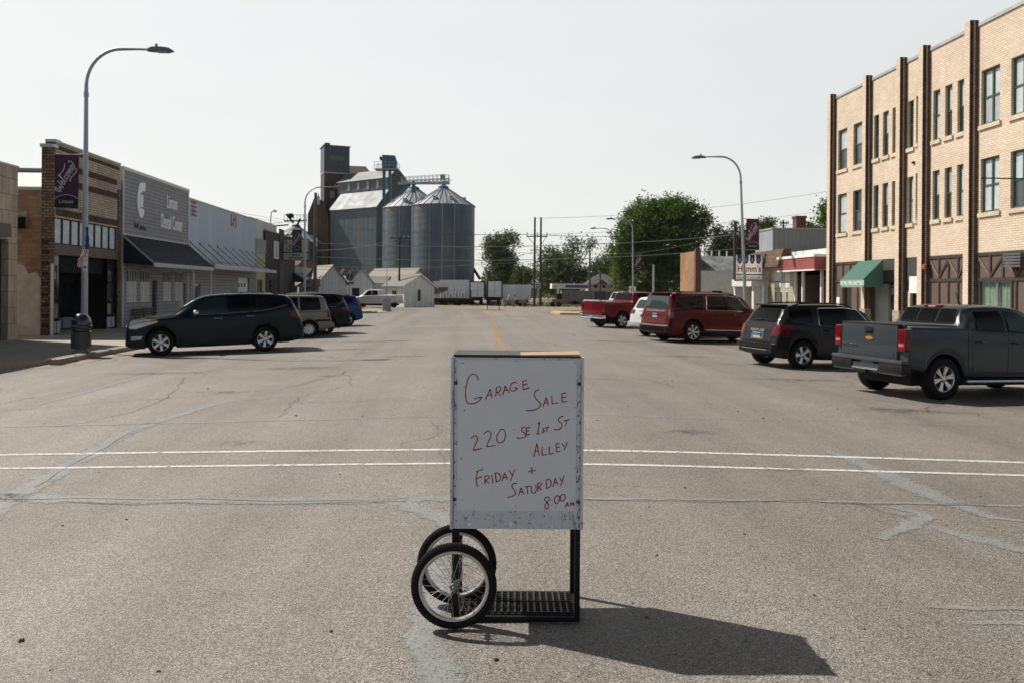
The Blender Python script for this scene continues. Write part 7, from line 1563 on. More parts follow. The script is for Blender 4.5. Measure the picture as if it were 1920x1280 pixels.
CD = 109; S2 = CD / 1500; cw = thing('conveyor_catwalk', 'steel conveyor catwalk with railings over the bin roofs', 'conveyor', corner(767, CD), turn(-2)); zc_ = lambda py: zat(790, py, CD); xc = lambda px: (px - 767) * S2
def walk(b):
    for k, (pa, pb) in enumerate(((345, 341), (340, 336.5))):
        for y in (-.5, .5): b.bar((xc(750), y, zc_(pa)), (xc(842), y, zc_(pb - 1)), .09)
    for px in frange(752, 840, 7.5):
        t = (px - 750) / 92
        for y in (-.5, .5): b.bar((xc(px), y, zc_(345 - 4 * t)), (xc(px), y, zc_(333 - 5.5 * t)), .06)
        b.bar((xc(px), .5, zc_(345 - 4 * t)), (xc(px + 7), .5, zc_(340 - 4 * t)), .05)
    for y in (-.5, .5): b.bar((xc(752), y, zc_(333.5)), (xc(838), y, zc_(328)), .05)
    b.box(xc(745), -.35, zc_(346), xc(842), .35, zc_(342.5))
pt('truss', STEEL, cw, walk); pt('drive_head', M('yellow_drive', (.30, .26, .12), .6), cw, BX(xc(825), -.5, zc_(337), xc(832), .5, zc_(329)))
for px, py in ((774, 362), (831, 352)): pt('drop_spout', BLUE, cw, lambda b: b.tube([(xc(px), 0, zc_(341)), (xc(px), 0, zc_(py))], .26, 10))
pt('lower_chute', BLUE, cw, lambda b: b.bar((xc(745), .9, zc_(364)), (xc(766), .3, zc_(345)), .5, .35))
c2 = thing('bin_catwalk', 'dark catwalk over the bright cone roof above the stone bar', 'catwalk', corner(520, 126), -YAW); S3 = 126 / 1500; z3 = lambda py: zat(540, py, 126); x3 = lambda px: (px - 520) * S3
def walk2(b):
    b.bar((x3(532), 0, z3(415)), (x3(574), 0, z3(414)), .3, .2); b.bar((x3(478), 0, z3(428)), (x3(540), 0, z3(422)), .22, .2)
    for px in frange(532, 574, 6): b.bar((x3(px), 0, z3(415)), (x3(px), 0, z3(404)), .06)
    b.bar((x3(532), 0, z3(404)), (x3(574), 0, z3(403)), .06); b.bar((x3(536), 0, z3(402)), (x3(549), 0, z3(418)), .3); b.bar((x3(562), 0, z3(410)), (x3(556), 0, z3(424)), .25); b.box(x3(541), -.4, z3(409), x3(548), .4, z3(401)); b.box(x3(494), -.3, z3(428), x3(499), .3, z3(421))
    b.bar((x3(478), 0, z3(422)), (x3(530), 0, z3(418)), .06)
pt('walkway', IRON, c2, walk2)
ch = thing('chute', 'black slanting chute at the right foot of the widest bin', 'chute', corner(886, 106), -YAW); pt('pipe', BLACK, ch, lambda b: b.bar((0, 0, zat(886, 502, 106)), (1.0, 0, zat(900, 524, 106)), .35))

# gabled sheds and garages
SHING = M('grey_shingles', (.19, .18, .165), .9, var=.2, scale=3); WBOARD = siding('white_weatherboard', (.62, .64, .66), .25, 'u', .012, .1)
def gable(name, label, cat, px, d, th, w, dep, pe, pr, wall, roof, gx=True, eave=.25):
    """corner nearest to the eye at px; local x = gable width (right), local y = ridge direction (left, away)"""
    t = thing(name, label, cat, corner(px, d), turn(th)); ze, zr = zat(px, pe, d), zat(px, pr, d)
    pt('wall', wall, t, lambda b: b.prism([(0, 0), (w, 0), (w, ze), (w / 2, zr - .08), (0, ze)], lambda u, v: (u, 0, v), lambda u, v: (u, dep, v)))
    k = (zr - ze) / (w / 2)
    pt('roof', roof, t, lambda b: [b.hexa([(w / 2, -eave, zr - .06), (w / 2, dep + eave, zr - .06), (w / 2 + s * (w / 2 + eave), dep + eave, ze - k * eave - .02), (w / 2 + s * (w / 2 + eave), -eave, ze - k * eave - .02), (w / 2, -eave, zr + .06), (w / 2, dep + eave, zr + .06), (w / 2 + s * (w / 2 + eave), dep + eave, ze - k * eave + .10), (w / 2 + s * (w / 2 + eave), -eave, ze - k * eave + .10)]) for s in (1, -1)])
    t['eave'] = ze; return t
sh = gable('garden_shed', 'small pale shed with a brown door and grey gable roof at the street end', 'shed', 758, 86, 42, 4.0, 3.9, 536, 514, siding('pale_shed_boards', (.80, .80, .77), .3, 'u', .006, .05), SHING)
pt('door', BROWNW, sh, lambda b: b.box(-.03, 1.5, .05, -.002, 2.3, 1.75)); pt('shutter', M('red_brown_shutter_paint', (.10, .05, .045), .7), sh, BX(1.75, -.03, .65, 2.15, -.002, 1.9)); pt('trim', WHITE, sh, lambda b: (b.bar((-.25, -.27, sh['eave'] - .22), (2.0, -.27, zat(758, 514, 86) + .0), .04, .14), b.bar((4.25, -.27, sh['eave'] - .22), (2.0, -.27, zat(758, 514, 86) + .0), .04, .14)))
g1 = gable('white_garage', 'white gabled garage in front of the rusty elevator annex', 'garage', 597, 80, 30, 2.9, 6, 529, 497, WBOARD, M('tan_shingles', (.27, .245, .21), .9, var=.15))
pt('porch_roof', M('grey_shingle_lean', (.14, .14, .14), .9), g1, lambda b: b.hexa([(-2.2, -.6, 2.1), (-.02, -.6, 2.1), (-.02, 4, 2.1), (-2.2, 4, 2.1), (-1.2, -.6, 2.9), (-.02, -.6, 2.9), (-.02, 4, 2.9), (-1.2, 4, 2.9)]))
g2 = gable('white_workshop', 'long white workshop with open doors behind the small pale shed', 'workshop', 766, 99, 50, 3.4, 8.2, 527, 503, WBOARD, M('tan_shingles', (.27, .245, .21), .9, var=.15))
g3 = gable('white_barn', 'white barn with a steep dormer gable left of the utility pickup', 'barn', 656, 94, 8, 2.6, 7, 528, 504, WBOARD, SHING)
pt('doorway', DARK, g3, BX(.25, -.04, 0, 1.1, -.002, 2.0)); 
lo = thing('lean_to_shed', 'low white lean-to with dark open bays beside the barn', 'shed', corner(638, 96), turn(2)); 
pt('wall', [WBOARD, DARK], lo, lambda b: (b.box(0, 0, 0, 5.4, 4, zat(640, 531, 96)), b.box(2.9, -.03, 0, 3.7, -.002, 1.9, 1), b.box(3.9, -.03, 0, 5.2, -.002, 1.8, 1))); pt('roof', SHING, lo, lambda b: b.hexa([(-.3, -.3, zat(640, 531, 96) + .002), (5.6, -.3, zat(640, 531, 96) + .002), (5.6, 4, zat(640, 531, 96) + .002), (-.3, 4, zat(640, 531, 96) + .002), (-.3, 2.6, zat(640, 517, 96)), (5.6, 2.6, zat(640, 517, 96)), (5.6, 4, zat(640, 517, 96)), (-.3, 4, zat(640, 517, 96))]))
for i, px in enumerate((625, 641, 657, 676, 692)):
    v = thing('roof_vent_pipe', 'shiny slanted vent cowl on the low roofs under the elevator', 'vent', corner(px, 101, zat(px, 508, 101) + ZF), -YAW, 'vent cowls under the elevator'); pt('cowl', CHROME, v, lambda b: b.bar((-.3, 0, -.5), (.25, 0, .25), .28))
# box trailers
WTR = rib('white_trailer_side', (.86, .87, .87), .6, 'u', .5, .0, .04, .01)
def trailer(label, px, d, th, w, dep, ptop, pbot, right_long):
    t = thing('box_trailer', label, 'trailer', corner(px, d), turn(th), 'white box trailers by the railway'); z0, z1 = zat(px, pbot, d), zat(px, ptop, d)
    X0, X1, Y1 = (0, w, dep)
    pt('body', WTR, t, BX(0, 0, z0, w, dep, z1))
    if right_long: fy = lambda a, c, e, f: (-.05, a, e, -.003, c, f)
    rear = ((lambda b: (b.box(-.06, .0, z0, -.003, dep, z1, 1), b.box(-.09, .15, z0 + .12, -.061, dep / 2 - .02, z1 - .14, 0), b.box(-.09, dep / 2 + .02, z0 + .12, -.061, dep - .15, z1 - .14, 0))) if right_long else (lambda b: (b.box(0, -.06, z0, w, -.003, z1, 1), b.box(.15, -.09, z0 + .12, w / 2 - .02, -.061, z1 - .14, 0), b.box(w / 2 + .02, -.09, z0 + .12, w - .15, -.061, z1 - .14, 0))))
    pt('rear_door', [M('pale_trailer_door', (.80, .82, .84), .5), BLACK], t, rear)
    pt('chassis', BLACK, t, BX(.25, .25, z0 - .35, w - .25, dep - .25, z0 - .003))
    for y in ((1.2, 2.4) if not right_long else (.4, dep - .4)):
        for x in ((.3, w - .3) if not right_long else (1.0, 2.2)): pt('wheel', RUBBER, t, lambda b: b.lathe([(0, -.14), (.45, -.14), (.5, -.08), (.5, .08), (.45, .14), (0, .14)], 20, Matrix.Translation((x, y, .5)) @ (Matrix.Rotation(math.pi / 2, 4, 'Y') if not right_long else Matrix.Rotation(math.pi / 2, 4, 'X'))))
    return t
trailer('white box trailer behind the flatbed, rear door nearest the widest bin', 880, 100, 8, 1.97, 9, 527.5, 559, False); trailer('white box trailer next to the trees, ribbed long side to the right', 913, 100, 6, 1.95, 9, 525.5, 559, False)
trailer('long white ribbed trailer lying to the right of the two trailer rears', 941.5, 101, 12, 3.75, 2.0, 534, 563, True)
lw = thing('white_boxcar', 'long plain white box body behind the flatbed trailer', 'trailer', corner(812, 101.5), -YAW); pt('body', M('plain_white_body', (.86, .86, .85), .6), lw, BX(0, 0, .85, 4.55, 2.2, zat(830, 527.5, 101.5))); pt('cab_roof', M('plain_white_body', (.86, .86, .85), .6), lw, BX(.8, .2, zat(830, 527.5, 101.5) + .003, 4.55, 2.0, zat(830, 525, 101.5))); pt('chassis', BLACK, lw, BX(.2, .2, .3, 4.4, 2.0, .847))
# flatbed with drums
FD = 96; fb = thing('flatbed_trailer', 'dark flatbed trailer loaded with pale drums right of the small shed', 'trailer', corner(806, FD), -YAW); S4 = FD / 1500
pt('deck', WOOD, fb, BX(0, 0, .72, 78 * S4, 2.3, .88)); pt('rail', BLACK, fb, lambda b: (b.box(0, -.05, .60, 78 * S4, -.002, .86), b.box(75 * S4, .2, .88, 75 * S4 + .08, 2.0, 1.9)))
for px in (825, 829.5, 850, 856): pt('wheel', RUBBER, fb, lambda b: b.lathe([(0, -.12), (.32, -.12), (.36, -.06), (.36, .06), (.32, .12), (0, .12)], 18, Matrix.Translation(((px - 806) * S4 + .3, .15, .36)) @ Matrix.Rotation(math.pi / 2, 4, 'X')))
DRM = M('pale_drum', (.46, .48, .50), .5, var=.2)
for i in range(9):
    dr = thing('drum', 'pale steel drum standing on the flatbed trailer', 'drum', fb.matrix_basis @ Vector((1.35 + i * .36, .5 + .25 * (i % 2), .885)), 0, 'drums on the flatbed trailer'); h_ = .62 + .12 * (i % 3); pt('shell', DRM, dr, lambda b: b.lathe([(0, 0), (.16, 0), (.165, .02), (.16, h_ * .5), (.165, h_ * .5 + .02), (.16, h_), (0, h_)], 16), smooth=40)
cr = thing('slatted_crate', 'brown slatted wooden crate behind the flatbed load', 'crate', corner(811, 98.4, 1.2), -YAW); pt('slats', WOOD, cr, lambda b: [b.box(0, 0, k * .22, 1.8, .04, k * .22 + .17) for k in range(4)]); pt('frame', WOOD, cr, lambda b: (b.box(-.06, -.02, -1.4, 0, .5, .9), b.box(1.8, -.02, -1.4, 1.86, .5, .9), b.box(0, .05, 0, 1.8, .5, .84)))
# electrical cabinet, street sign, bench, road sign
eb = thing('electrical_cabinet', 'pale grey electrical cabinet on the verge in front of the small shed', 'cabinet', spot(725, 584), turn(10)); pt('housing', M('pale_grey_cabinet', (.33, .35, .35), .6), eb, lambda b: b.box(-.36, -.25, .06, .36, .25, 1.15)); pt('door', M('cabinet_door', (.28, .31, .32), .6), eb, BX(-.30, -.27, .12, .30, -.252, 1.08)); pt('base', CONC, eb, BX(-.42, -.32, 0, .42, .32, .058)); pt('mast', STEEL, eb, lambda b: (b.tube([(.0, .1, 1.152), (.0, .1, 3.9)], .03, 6), b.box(-.08, .02, 1.6, .08, .09, 2.0)))
ss = thing('street_name_sign', 'green street name blade and dark stop sign back on a post by the barn', 'sign', corner(655.5, 72), -YAW); s5 = 72 / 1500; z5 = lambda py: zat(655, py, 72)
pt('post', STEEL, ss, lambda b: b.tube([(0, 0, 0), (0, 0, z5(512))], .035, 8)); pt('blade', M('street_sign_green', (.012, .11, .055), .5), ss, BX(-.36, -.02, z5(533), .38, .02, z5(529))); pt('panel', M('sign_back_grey', (.05, .05, .052), .5), ss, lambda b: b.prism([(-.34, .14), (-.14, .34), (.14, .34), (.34, .14), (.34, -.14), (.14, -.34), (-.14, -.34), (-.34, -.14)], lambda u, w: (u, .04, z5(520) + w), lambda u, w: (u, .06, z5(520) + w)))
bs = spot(925, 582); bench(bs, math.pi - YAW, 'black park bench on the gravel at the end of the street', IRON, 1.3)
hs = thing('route_sign', 'blue shield and green direction sign on a post between the twin power poles', 'sign', corner(1009, 84), -YAW); s6 = 84 / 1500; z6 = lambda py: zat(1009, py, 84)
pt('post', STEEL, hs, lambda b: b.tube([(0, 0, 0), (0, 0, z6(520))], .04, 8)); pt('shield', [WHITE, M('shield_blue', (.03, .07, .22), .5)], hs, lambda b: (b.box(-.32, -.06, z6(541), .24, -.04, z6(531.5)), b.box(-.27, -.066, z6(540.2), .19, -.061, z6(532.3), 1))); pt('direction_panel', M('street_sign_green', (.012, .11, .055), .5), hs, BX(-.32, -.06, z6(548), .26, -.04, z6(541.3))); text('lettering', '83', .30, WHITE, hs, (-.04, -.07, z6(536.5)), UPRIGHT, ext=.002); b = MB(); b.bar((.0, -.066, z6(547)), (.0, -.066, z6(542.4)), .07, .01); b.bar((-.14, -.066, z6(544)), (.0, -.066, z6(542.2)), .07, .01); b.bar((.14, -.066, z6(544)), (.0, -.066, z6(542.2)), .07, .01); b.build('arrow', WHITE, hs)
us = thing('turn_sign', 'small white sign with a black curved arrow above the red pickup', 'sign', corner(1186, 80), -YAW); z7 = lambda py: zat(1186, py, 80)
pt('panel', WHITE, us, BX(-.34, -.03, z7(550), .34, 0, z7(537.5))); b = MB(); b.tube([(.12, -.045, z7(548.5)), (.12, -.045, z7(543)), (.08, -.045, z7(541)), (0, -.045, z7(540)), (-.08, -.045, z7(541)), (-.12, -.045, z7(543)), (-.12, -.045, z7(547))], .035, 6); b.build('arrow', SGB, us); pt('post', STEEL, us, lambda b: b.tube([(0, .03, 0), (0, .03, z7(538))], .035, 8))
mp_ = thing('steel_post', 'bare galvanised post behind the long red SUV', 'post', corner(1225, 74), 0); pt('post', STEEL, mp_, lambda b: (b.tube([(0, 0, 0), (0, 0, zat(1225, 498, 74))], .09, 10), b.lathe([(.1, zat(1225, 498, 74)), (.1, zat(1225, 498, 74) + .05), (0, zat(1225, 498, 74) + .08)], 10)))
md = spot(1062, 589); b = MB(); pl = [spot(1033, 587.3), spot(1050, 590.2), spot(1085, 591), spot(1092, 589.8), spot(1060, 588.4), spot(1045, 586.2)]
b.prism([(p.x, p.y) for p in pl], lambda u, w: (u, w, ZF - .02), lambda u, w: (u, w, ZF + .17)); o = b.build('kerb', M('yellow_kerb_paint', (.50, .34, .12), .7, var=.2), kind='structure')
# verge and the side road's pale concrete
b = MB(); V = [(-40, 64.5), (-9.2, 65), (-7.2, 66.2), (-6.6, 68.5), (-7.0, 76), (-40, 76)]; b.face([(x, y, gz(x, y) if False else -.115) for x, y in V]); b.build('path', PAVE, kind='structure')
grass('grass', lambda: (lambda x, y: (x, y, -.12))(random.uniform(-16, -7.2), random.gauss(66.6, .5)), 2500, .12)
grass('grass', lambda: (lambda x, y: (x, y, -.16))(random.uniform(4, 45), random.choice([random.gauss(97, 3), random.uniform(95, 125)])), 6000, .22)
# gas station, containers, house
GD = 118; gs = thing('fuel_canopy', 'white fuel station canopy with blue and red band far down the street', 'canopy', corner(1035, GD), -YAW); s8 = GD / 1500; z8 = lambda py: zat(1060, py, GD)
pt('fascia', [WHITE, M('fuel_blue', (.03, .09, .28), .5), M('fuel_red', (.40, .03, .04), .5)], gs, lambda b: (b.box(0, 0, z8(542), 68 * s8, 6, z8(532)), b.box(25 * s8, -.03, z8(540), 68 * s8, -.003, z8(535), 1), b.box(5 * s8, -.03, z8(539.5), 8 * s8, -.003, z8(537), 2)))
b = MB(); b.lathe([(0, 0), (.26, 0), (.26, .05), (0, .05)], 16, Matrix.Translation((48 * s8, -.035, z8(537))) @ Matrix.Rotation(math.pi / 2, 4, 'X')); b.build('roundel', M('fuel_red', (.40, .03, .04), .5), gs)
for px in (12, 56): pt('column', WHITE, gs, BX(px * s8 - .15, 1, 0, px * s8 + .15, 1.3, z8(542) - .003))
gc = thing('grey_container', 'mottled grey box trailer by the fuel station', 'container', corner(1053, 104), -YAW); s9 = 104 / 1500; pt('body', M('mottled_grey', (.17, .175, .18), .7, var=.45, scale=4), gc, BX(0, 0, .35, 60 * s9, 2.4, zat(1080, 545.5, 104))); pt('chassis', BLACK, gc, BX(.1, .1, .12, 60 * s9 - .1, 2.3, .348)); 
for px in (24, 28): pt('wheel', RUBBER, gc, lambda b: b.lathe([(0, -.1), (.3, -.1), (.3, .1), (0, .1)], 16, Matrix.Translation((px * s9, .1, .3)) @ Matrix.Rotation(math.pi / 2, 4, 'X')))
bx = thing('dark_bin', 'small black bin at the left end of the grey box trailer', 'bin', corner(1044, 102), -YAW); pt('body', BLACK, bx, BX(0, 0, 0, .7, .7, 1.4)); pt('lid', M('black_plastic', (0, 0, 0)), bx, BX(-.04, -.04, 1.402, .74, .74, 1.48))
fc = thing('blue_panel_fence', 'dark blue grey panel fence behind the red pickup', 'fence', corner(1114, 104), -YAW); pt('panel', rib('fence_blue_grey', (.07, .085, .11), .3), fc, lambda b: (b.box(0, 0, 0, 24 * s9, .06, zat(1120, 546.5, 104)), b.box(24 * s9 + .05, 0, 0, 24 * s9 + 3, .06, zat(1120, 548, 104))))
hp = thing('hip_roof_house', 'grey hip roofed house between the fuel station and the big tree', 'house', corner(1103, 126), -YAW); sA = 126 / 1500; zA = lambda py: zat(1130, py, 126); wH = 58 * sA
pt('wall', [M('beige_house_wall', (.36, .33, .27), .8), GLASS], hp, lambda b: (b.box(0, 0, 0, wH, 5, zA(533)), [b.box(.9 + k * 1.3, -.03, zA(540), 1.4 + k * 1.3, -.003, zA(535.5), 1) for k in range(3)])); pt('roof', M('dark_grey_shingles', (.085, .085, .09), .9, var=.2), hp, lambda b: b.hexa([(-.4, -.4, zA(533)), (wH + .4, -.4, zA(533)), (wH + .4, 5.4, zA(533)), (-.4, 5.4, zA(533)), (wH * .36, 2.3, zA(514)), (wH * .60, 2.3, zA(514)), (wH * .60, 2.7, zA(514)), (wH * .36, 2.7, zA(514))])); pt('dormer', M('dark_grey_shingles', (.085, .085, .09), .9, var=.2), hp, lambda b: b.prism([(wH * .28, zA(532)), (wH * .6, zA(532)), (wH * .44, zA(524))], lambda u, w: (u, -.45, w), lambda u, w: (u, 2, w)))
# yard clutter
yt = thing('orange_mower', 'small orange yard machine by the white ribbed trailer', 'machine', corner(973, 94), -YAW); pt('body', M('orange_paint', (.42, .16, .03), .5), yt, lambda b: (b.box(0, 0, .25, .9, .7, .6), b.box(.5, .1, .6, .85, .6, .85))); 
for x in (.15, .75): pt('wheel', RUBBER, yt, lambda b: b.lathe([(0, -.08), (.22, -.08), (.22, .08), (0, .08)], 14, Matrix.Translation((x, 0, .22)) @ Matrix.Rotation(math.pi / 2, 4, 'X')))
pt('handle', BLACK, yt, lambda b: b.bar((.85, .3, .7), (1.15, .3, 1.25), .05))
ut = thing('utility_trailer', 'low utility trailer with reddish timber right of the twin power poles', 'trailer', corner(1020, 92), -YAW); pt('bed', WOOD, ut, BX(0, 0, .42, 2.7, 1.4, .52)); pt('load', M('reddish_timber', (.26, .12, .07), .8, var=.3, scale=4), ut, lambda b: [b.box(1.0 + .1 * (k % 2), .2 + .2 * k, .522, 2.5, .36 + .2 * k, .66 + .12 * (k % 3)) for k in range(5)]); pt('tongue', BLACK, ut, lambda b: b.bar((0, .7, .45), (-.8, .7, .4), .08))
for x in (1.0, 1.7): pt('wheel', RUBBER, ut, lambda b: b.lathe([(0, -.09), (.3, -.09), (.3, .09), (0, .09)], 16, Matrix.Translation((x, -.02, .3)) @ Matrix.Rotation(math.pi / 2, 4, 'X')))
jp = thing('junk_pile', 'tangle of pale scrap pipes beside the white ribbed trailer', 'scrap', corner(940, 96), -YAW); rr_ = random.Random(3)
pt('pipes', M('pale_scrap', (.38, .38, .36), .6), jp, lambda b: [b.bar((rr_.uniform(0, 2), rr_.uniform(0, 1), rr_.uniform(.05, .3)), (rr_.uniform(0, 2), rr_.uniform(0, 1), rr_.uniform(.4, 1.5)), .07) for _ in range(16)]); pt('barrel', M('dull_tan_barrel', (.30, .26, .2), .7), jp, lambda b: b.lathe([(0, 0), (.3, 0), (.3, .8), (0, .8)], 14, Matrix.Translation((.4, .4, 0))))
# white utility pickup in the yard
c = corner(703, 84); k = pickup('white utility pickup parked nose left behind the small shed', c, math.pi - YAW - .25, 5.6, 2.0, 1.92, 3.5, .95, .8, 'five', (.55, .55, .55), 1.34, 2.1, 3.6, True, metal=0, group='vehicles in the yard', name='utility_pickup'); k.t.location.z = ZF
k.both('window', [(1.85, 1.28), (2.7, 1.30), (2.7, 1.79), (2.3, 1.76)], GL_T, .012, .04); k.both('window', [(2.78, 1.30), (3.4, 1.31), (3.38, 1.77), (2.78, 1.795)], GL_T, .012, .04); k.one('windscreen', [(-.7, 1.2), (.7, 1.2), (.6, 1.8), (-.6, 1.8)], 'F', GL_C, .008, .05); k.box('beacon', M('orange_paint', (.42, .16, .03), .5), 2.7, -.5, 1.92, 2.9, .5, 2.02, bev=.02); k.one('grille', [(-.55, .6), (.55, .6), (.58, .95), (-.58, .95)], 'F', BLACK, .01, .04)

# ---------------------------------------------------------------- power poles and wires
PW = M('weathered_pole_wood', (.115, .092, .075), .9, var=.3, scale=3); PWD = M('dark_pole_wood', (.045, .038, .034), .9, var=.2)
def pole(label, px, d, pytop, arms=(), r=.14, mat=None, z=ZF, extra=None):
    t = thing('utility_pole', label, 'utility pole', corner(px, d, z), -YAW, 'wooden utility poles'); zt = zat(px, pytop, d)
    pt('pole', mat or PW, t, lambda b: b.tube([(0, 0, 0), (0, 0, zt)], [r, r * .72], 10))
    for (py, w0, w1) in arms:
        z_ = zat(px, py, d); s = d / 1500; a = pt('crossarm', mat or PW, t, lambda b: (b.box((w0 - px) * s, -.2, z_ - .07, (w1 - px) * s, -.09, z_ + .07), b.bar((0, -.12, z_ - .7), ((w0 - px) * s * .6, -.12, z_ - .06), .05), b.bar((0, -.12, z_ - .7), ((w1 - px) * s * .6, -.12, z_ - .06), .05)))
        for q in (w0 + .8, (w0 + px) / 2, (w1 + px) / 2, w1 - .8): pt('insulator', M('grey_porcelain', (.3, .3, .31), .3, coat=1), a, lambda b: b.lathe([(0, z_ + .07), (.05, z_ + .07), (.06, z_ + .15), (.03, z_ + .2), (.05, z_ + .26), (0, z_ + .28)], 8, Matrix.Translation(((q - px) * s, -.145, 0))))
    if extra: extra(t, lambda py: zat(px, py, d))
    return t
pole('wooden utility pole with a grey transformer in front of the rusty annex', 590.5, 70, 362, (), .17, None, ZF, lambda t, z: (pt('transformer', M('grey_transformer', (.42, .43, .44), .5), t, lambda b: b.lathe([(0, z(384)), (.13, z(384)), (.14, z(370)), (.05, z(368)), (.05, z(364)), (0, z(364))], 12, Matrix.Translation((.26, -.1, 0)))), pt('insulator', WHITE, t, lambda b: b.tube([(.12, -.1, z(462)), (.12, -.1, z(446))], .05, 8))))
pole('dark utility pole with one long crossarm in front of the bins', 748.5, 88, 447, ((447, 731.5, 766),), .13, PWD)
hf = thing('twin_power_pole', 'twin pole power line frame with crossarms at the end of the street', 'power pole', corner(1007.5, 95), -YAW, None); sH = 95 / 1500; zH = lambda py: zat(1007, py, 95); xH = lambda px: (px - 1007.5) * sH
for px in (1002, 1013.4): pt('pole', PWD, hf, lambda b: b.tube([(xH(px), 0, 0), (xH(px), 0, zH(408))], [.16, .11], 10))
pt('crossarm', PWD, hf, lambda b: (b.box(xH(986.5), -.2, zH(445), xH(1025.5), -.12, zH(443)), b.bar((xH(988), -.15, zH(444)), (xH(1001), -.15, zH(459)), .06), b.bar((xH(1024), -.15, zH(444)), (xH(1014.5), -.15, zH(459)), .06))); pt('crossarm', PWD, hf, lambda b: (b.box(xH(994), -.2, zH(470.2), xH(1020), -.12, zH(468.8)), b.bar((xH(1002), -.1, zH(470)), (xH(1013), -.1, zH(484)), .05)))
for px in (987.5, 1006.8, 1024.5): pt('insulator', M('grey_porcelain', (.3, .3, .31), .3), hf, lambda b: b.lathe([(0, zH(443)), (.07, zH(443)), (.05, zH(440)), (.07, zH(437)), (0, zH(436))], 8, Matrix.Translation((xH(px), -.16, 0))))
pole('thin wooden pole against the tall tree behind the fuel station', 1105.5, 108, 470, (), .16); pole('short wooden pole in front of the hip roofed house', 1125, 106, 508, (), .13); pole('wooden pole behind the white low building and beer sign', 1377.5, 58, 416, (), .15, PWD)
pole('short wooden pole left of the big trees behind the ribbed trailer', 982, 118, 508, (), .13); pole('pole top with a short crossarm above the grey steel block', 1468, 84, 414, ((419, 1460, 1477),), .12, PWD)
WIRE = M('overhead_cable', (.055, .055, .06), .6, .2); PALEW = M('pale_aluminium_cable', (.30, .31, .33), .45, .5)
def wire(p0, d0, p1, d1, sag, r=.017, mat=None):
    a, c = at(*p0, d0), at(*p1, d1); b = MB(); P = []
    for i in range(21): t = i / 20; P.append(a.lerp(c, t) - Vector((0, 0, sag * 4 * t * (1 - t))) - a)
    b.tube(P, r, 5); o = b.build('overhead_wire', mat or WIRE, None, a); tag(o, 'thin overhead power wire strung across the end of the street', 'wire', 'overhead wires'); return o
wire((592, 456), 70, (1480, 430), 80, .9, .030, PALEW); wire((592, 482), 70, (1450, 460), 80, .8, .028, PALEW); wire((592, 500), 70, (1105, 478), 108, .6, .02, PALEW)
wire((987, 440), 95, (1500, 420), 98, .8); wire((1007, 440), 95, (1520, 417), 98, .8); wire((1025, 440), 95, (1550, 395), 98, .5)
wire((987, 440), 95, (430, 396), 104, .9); wire((1007, 440), 95, (420, 401), 104, .9); wire((1002, 410), 95, (1560, 358), 100, .7); wire((1105, 472), 108, (1377, 436), 58, .8, .014); wire((748, 447), 88, (590, 470), 70, .3, .018, PALEW); wire((748, 447), 88, (1105, 474), 108, .7, .018, PALEW); wire((592, 505), 70, (1013, 470), 95, .9, .018, PALEW)
b = MB(); p = at(888, 448, 100); q = at(905, 468, 96)

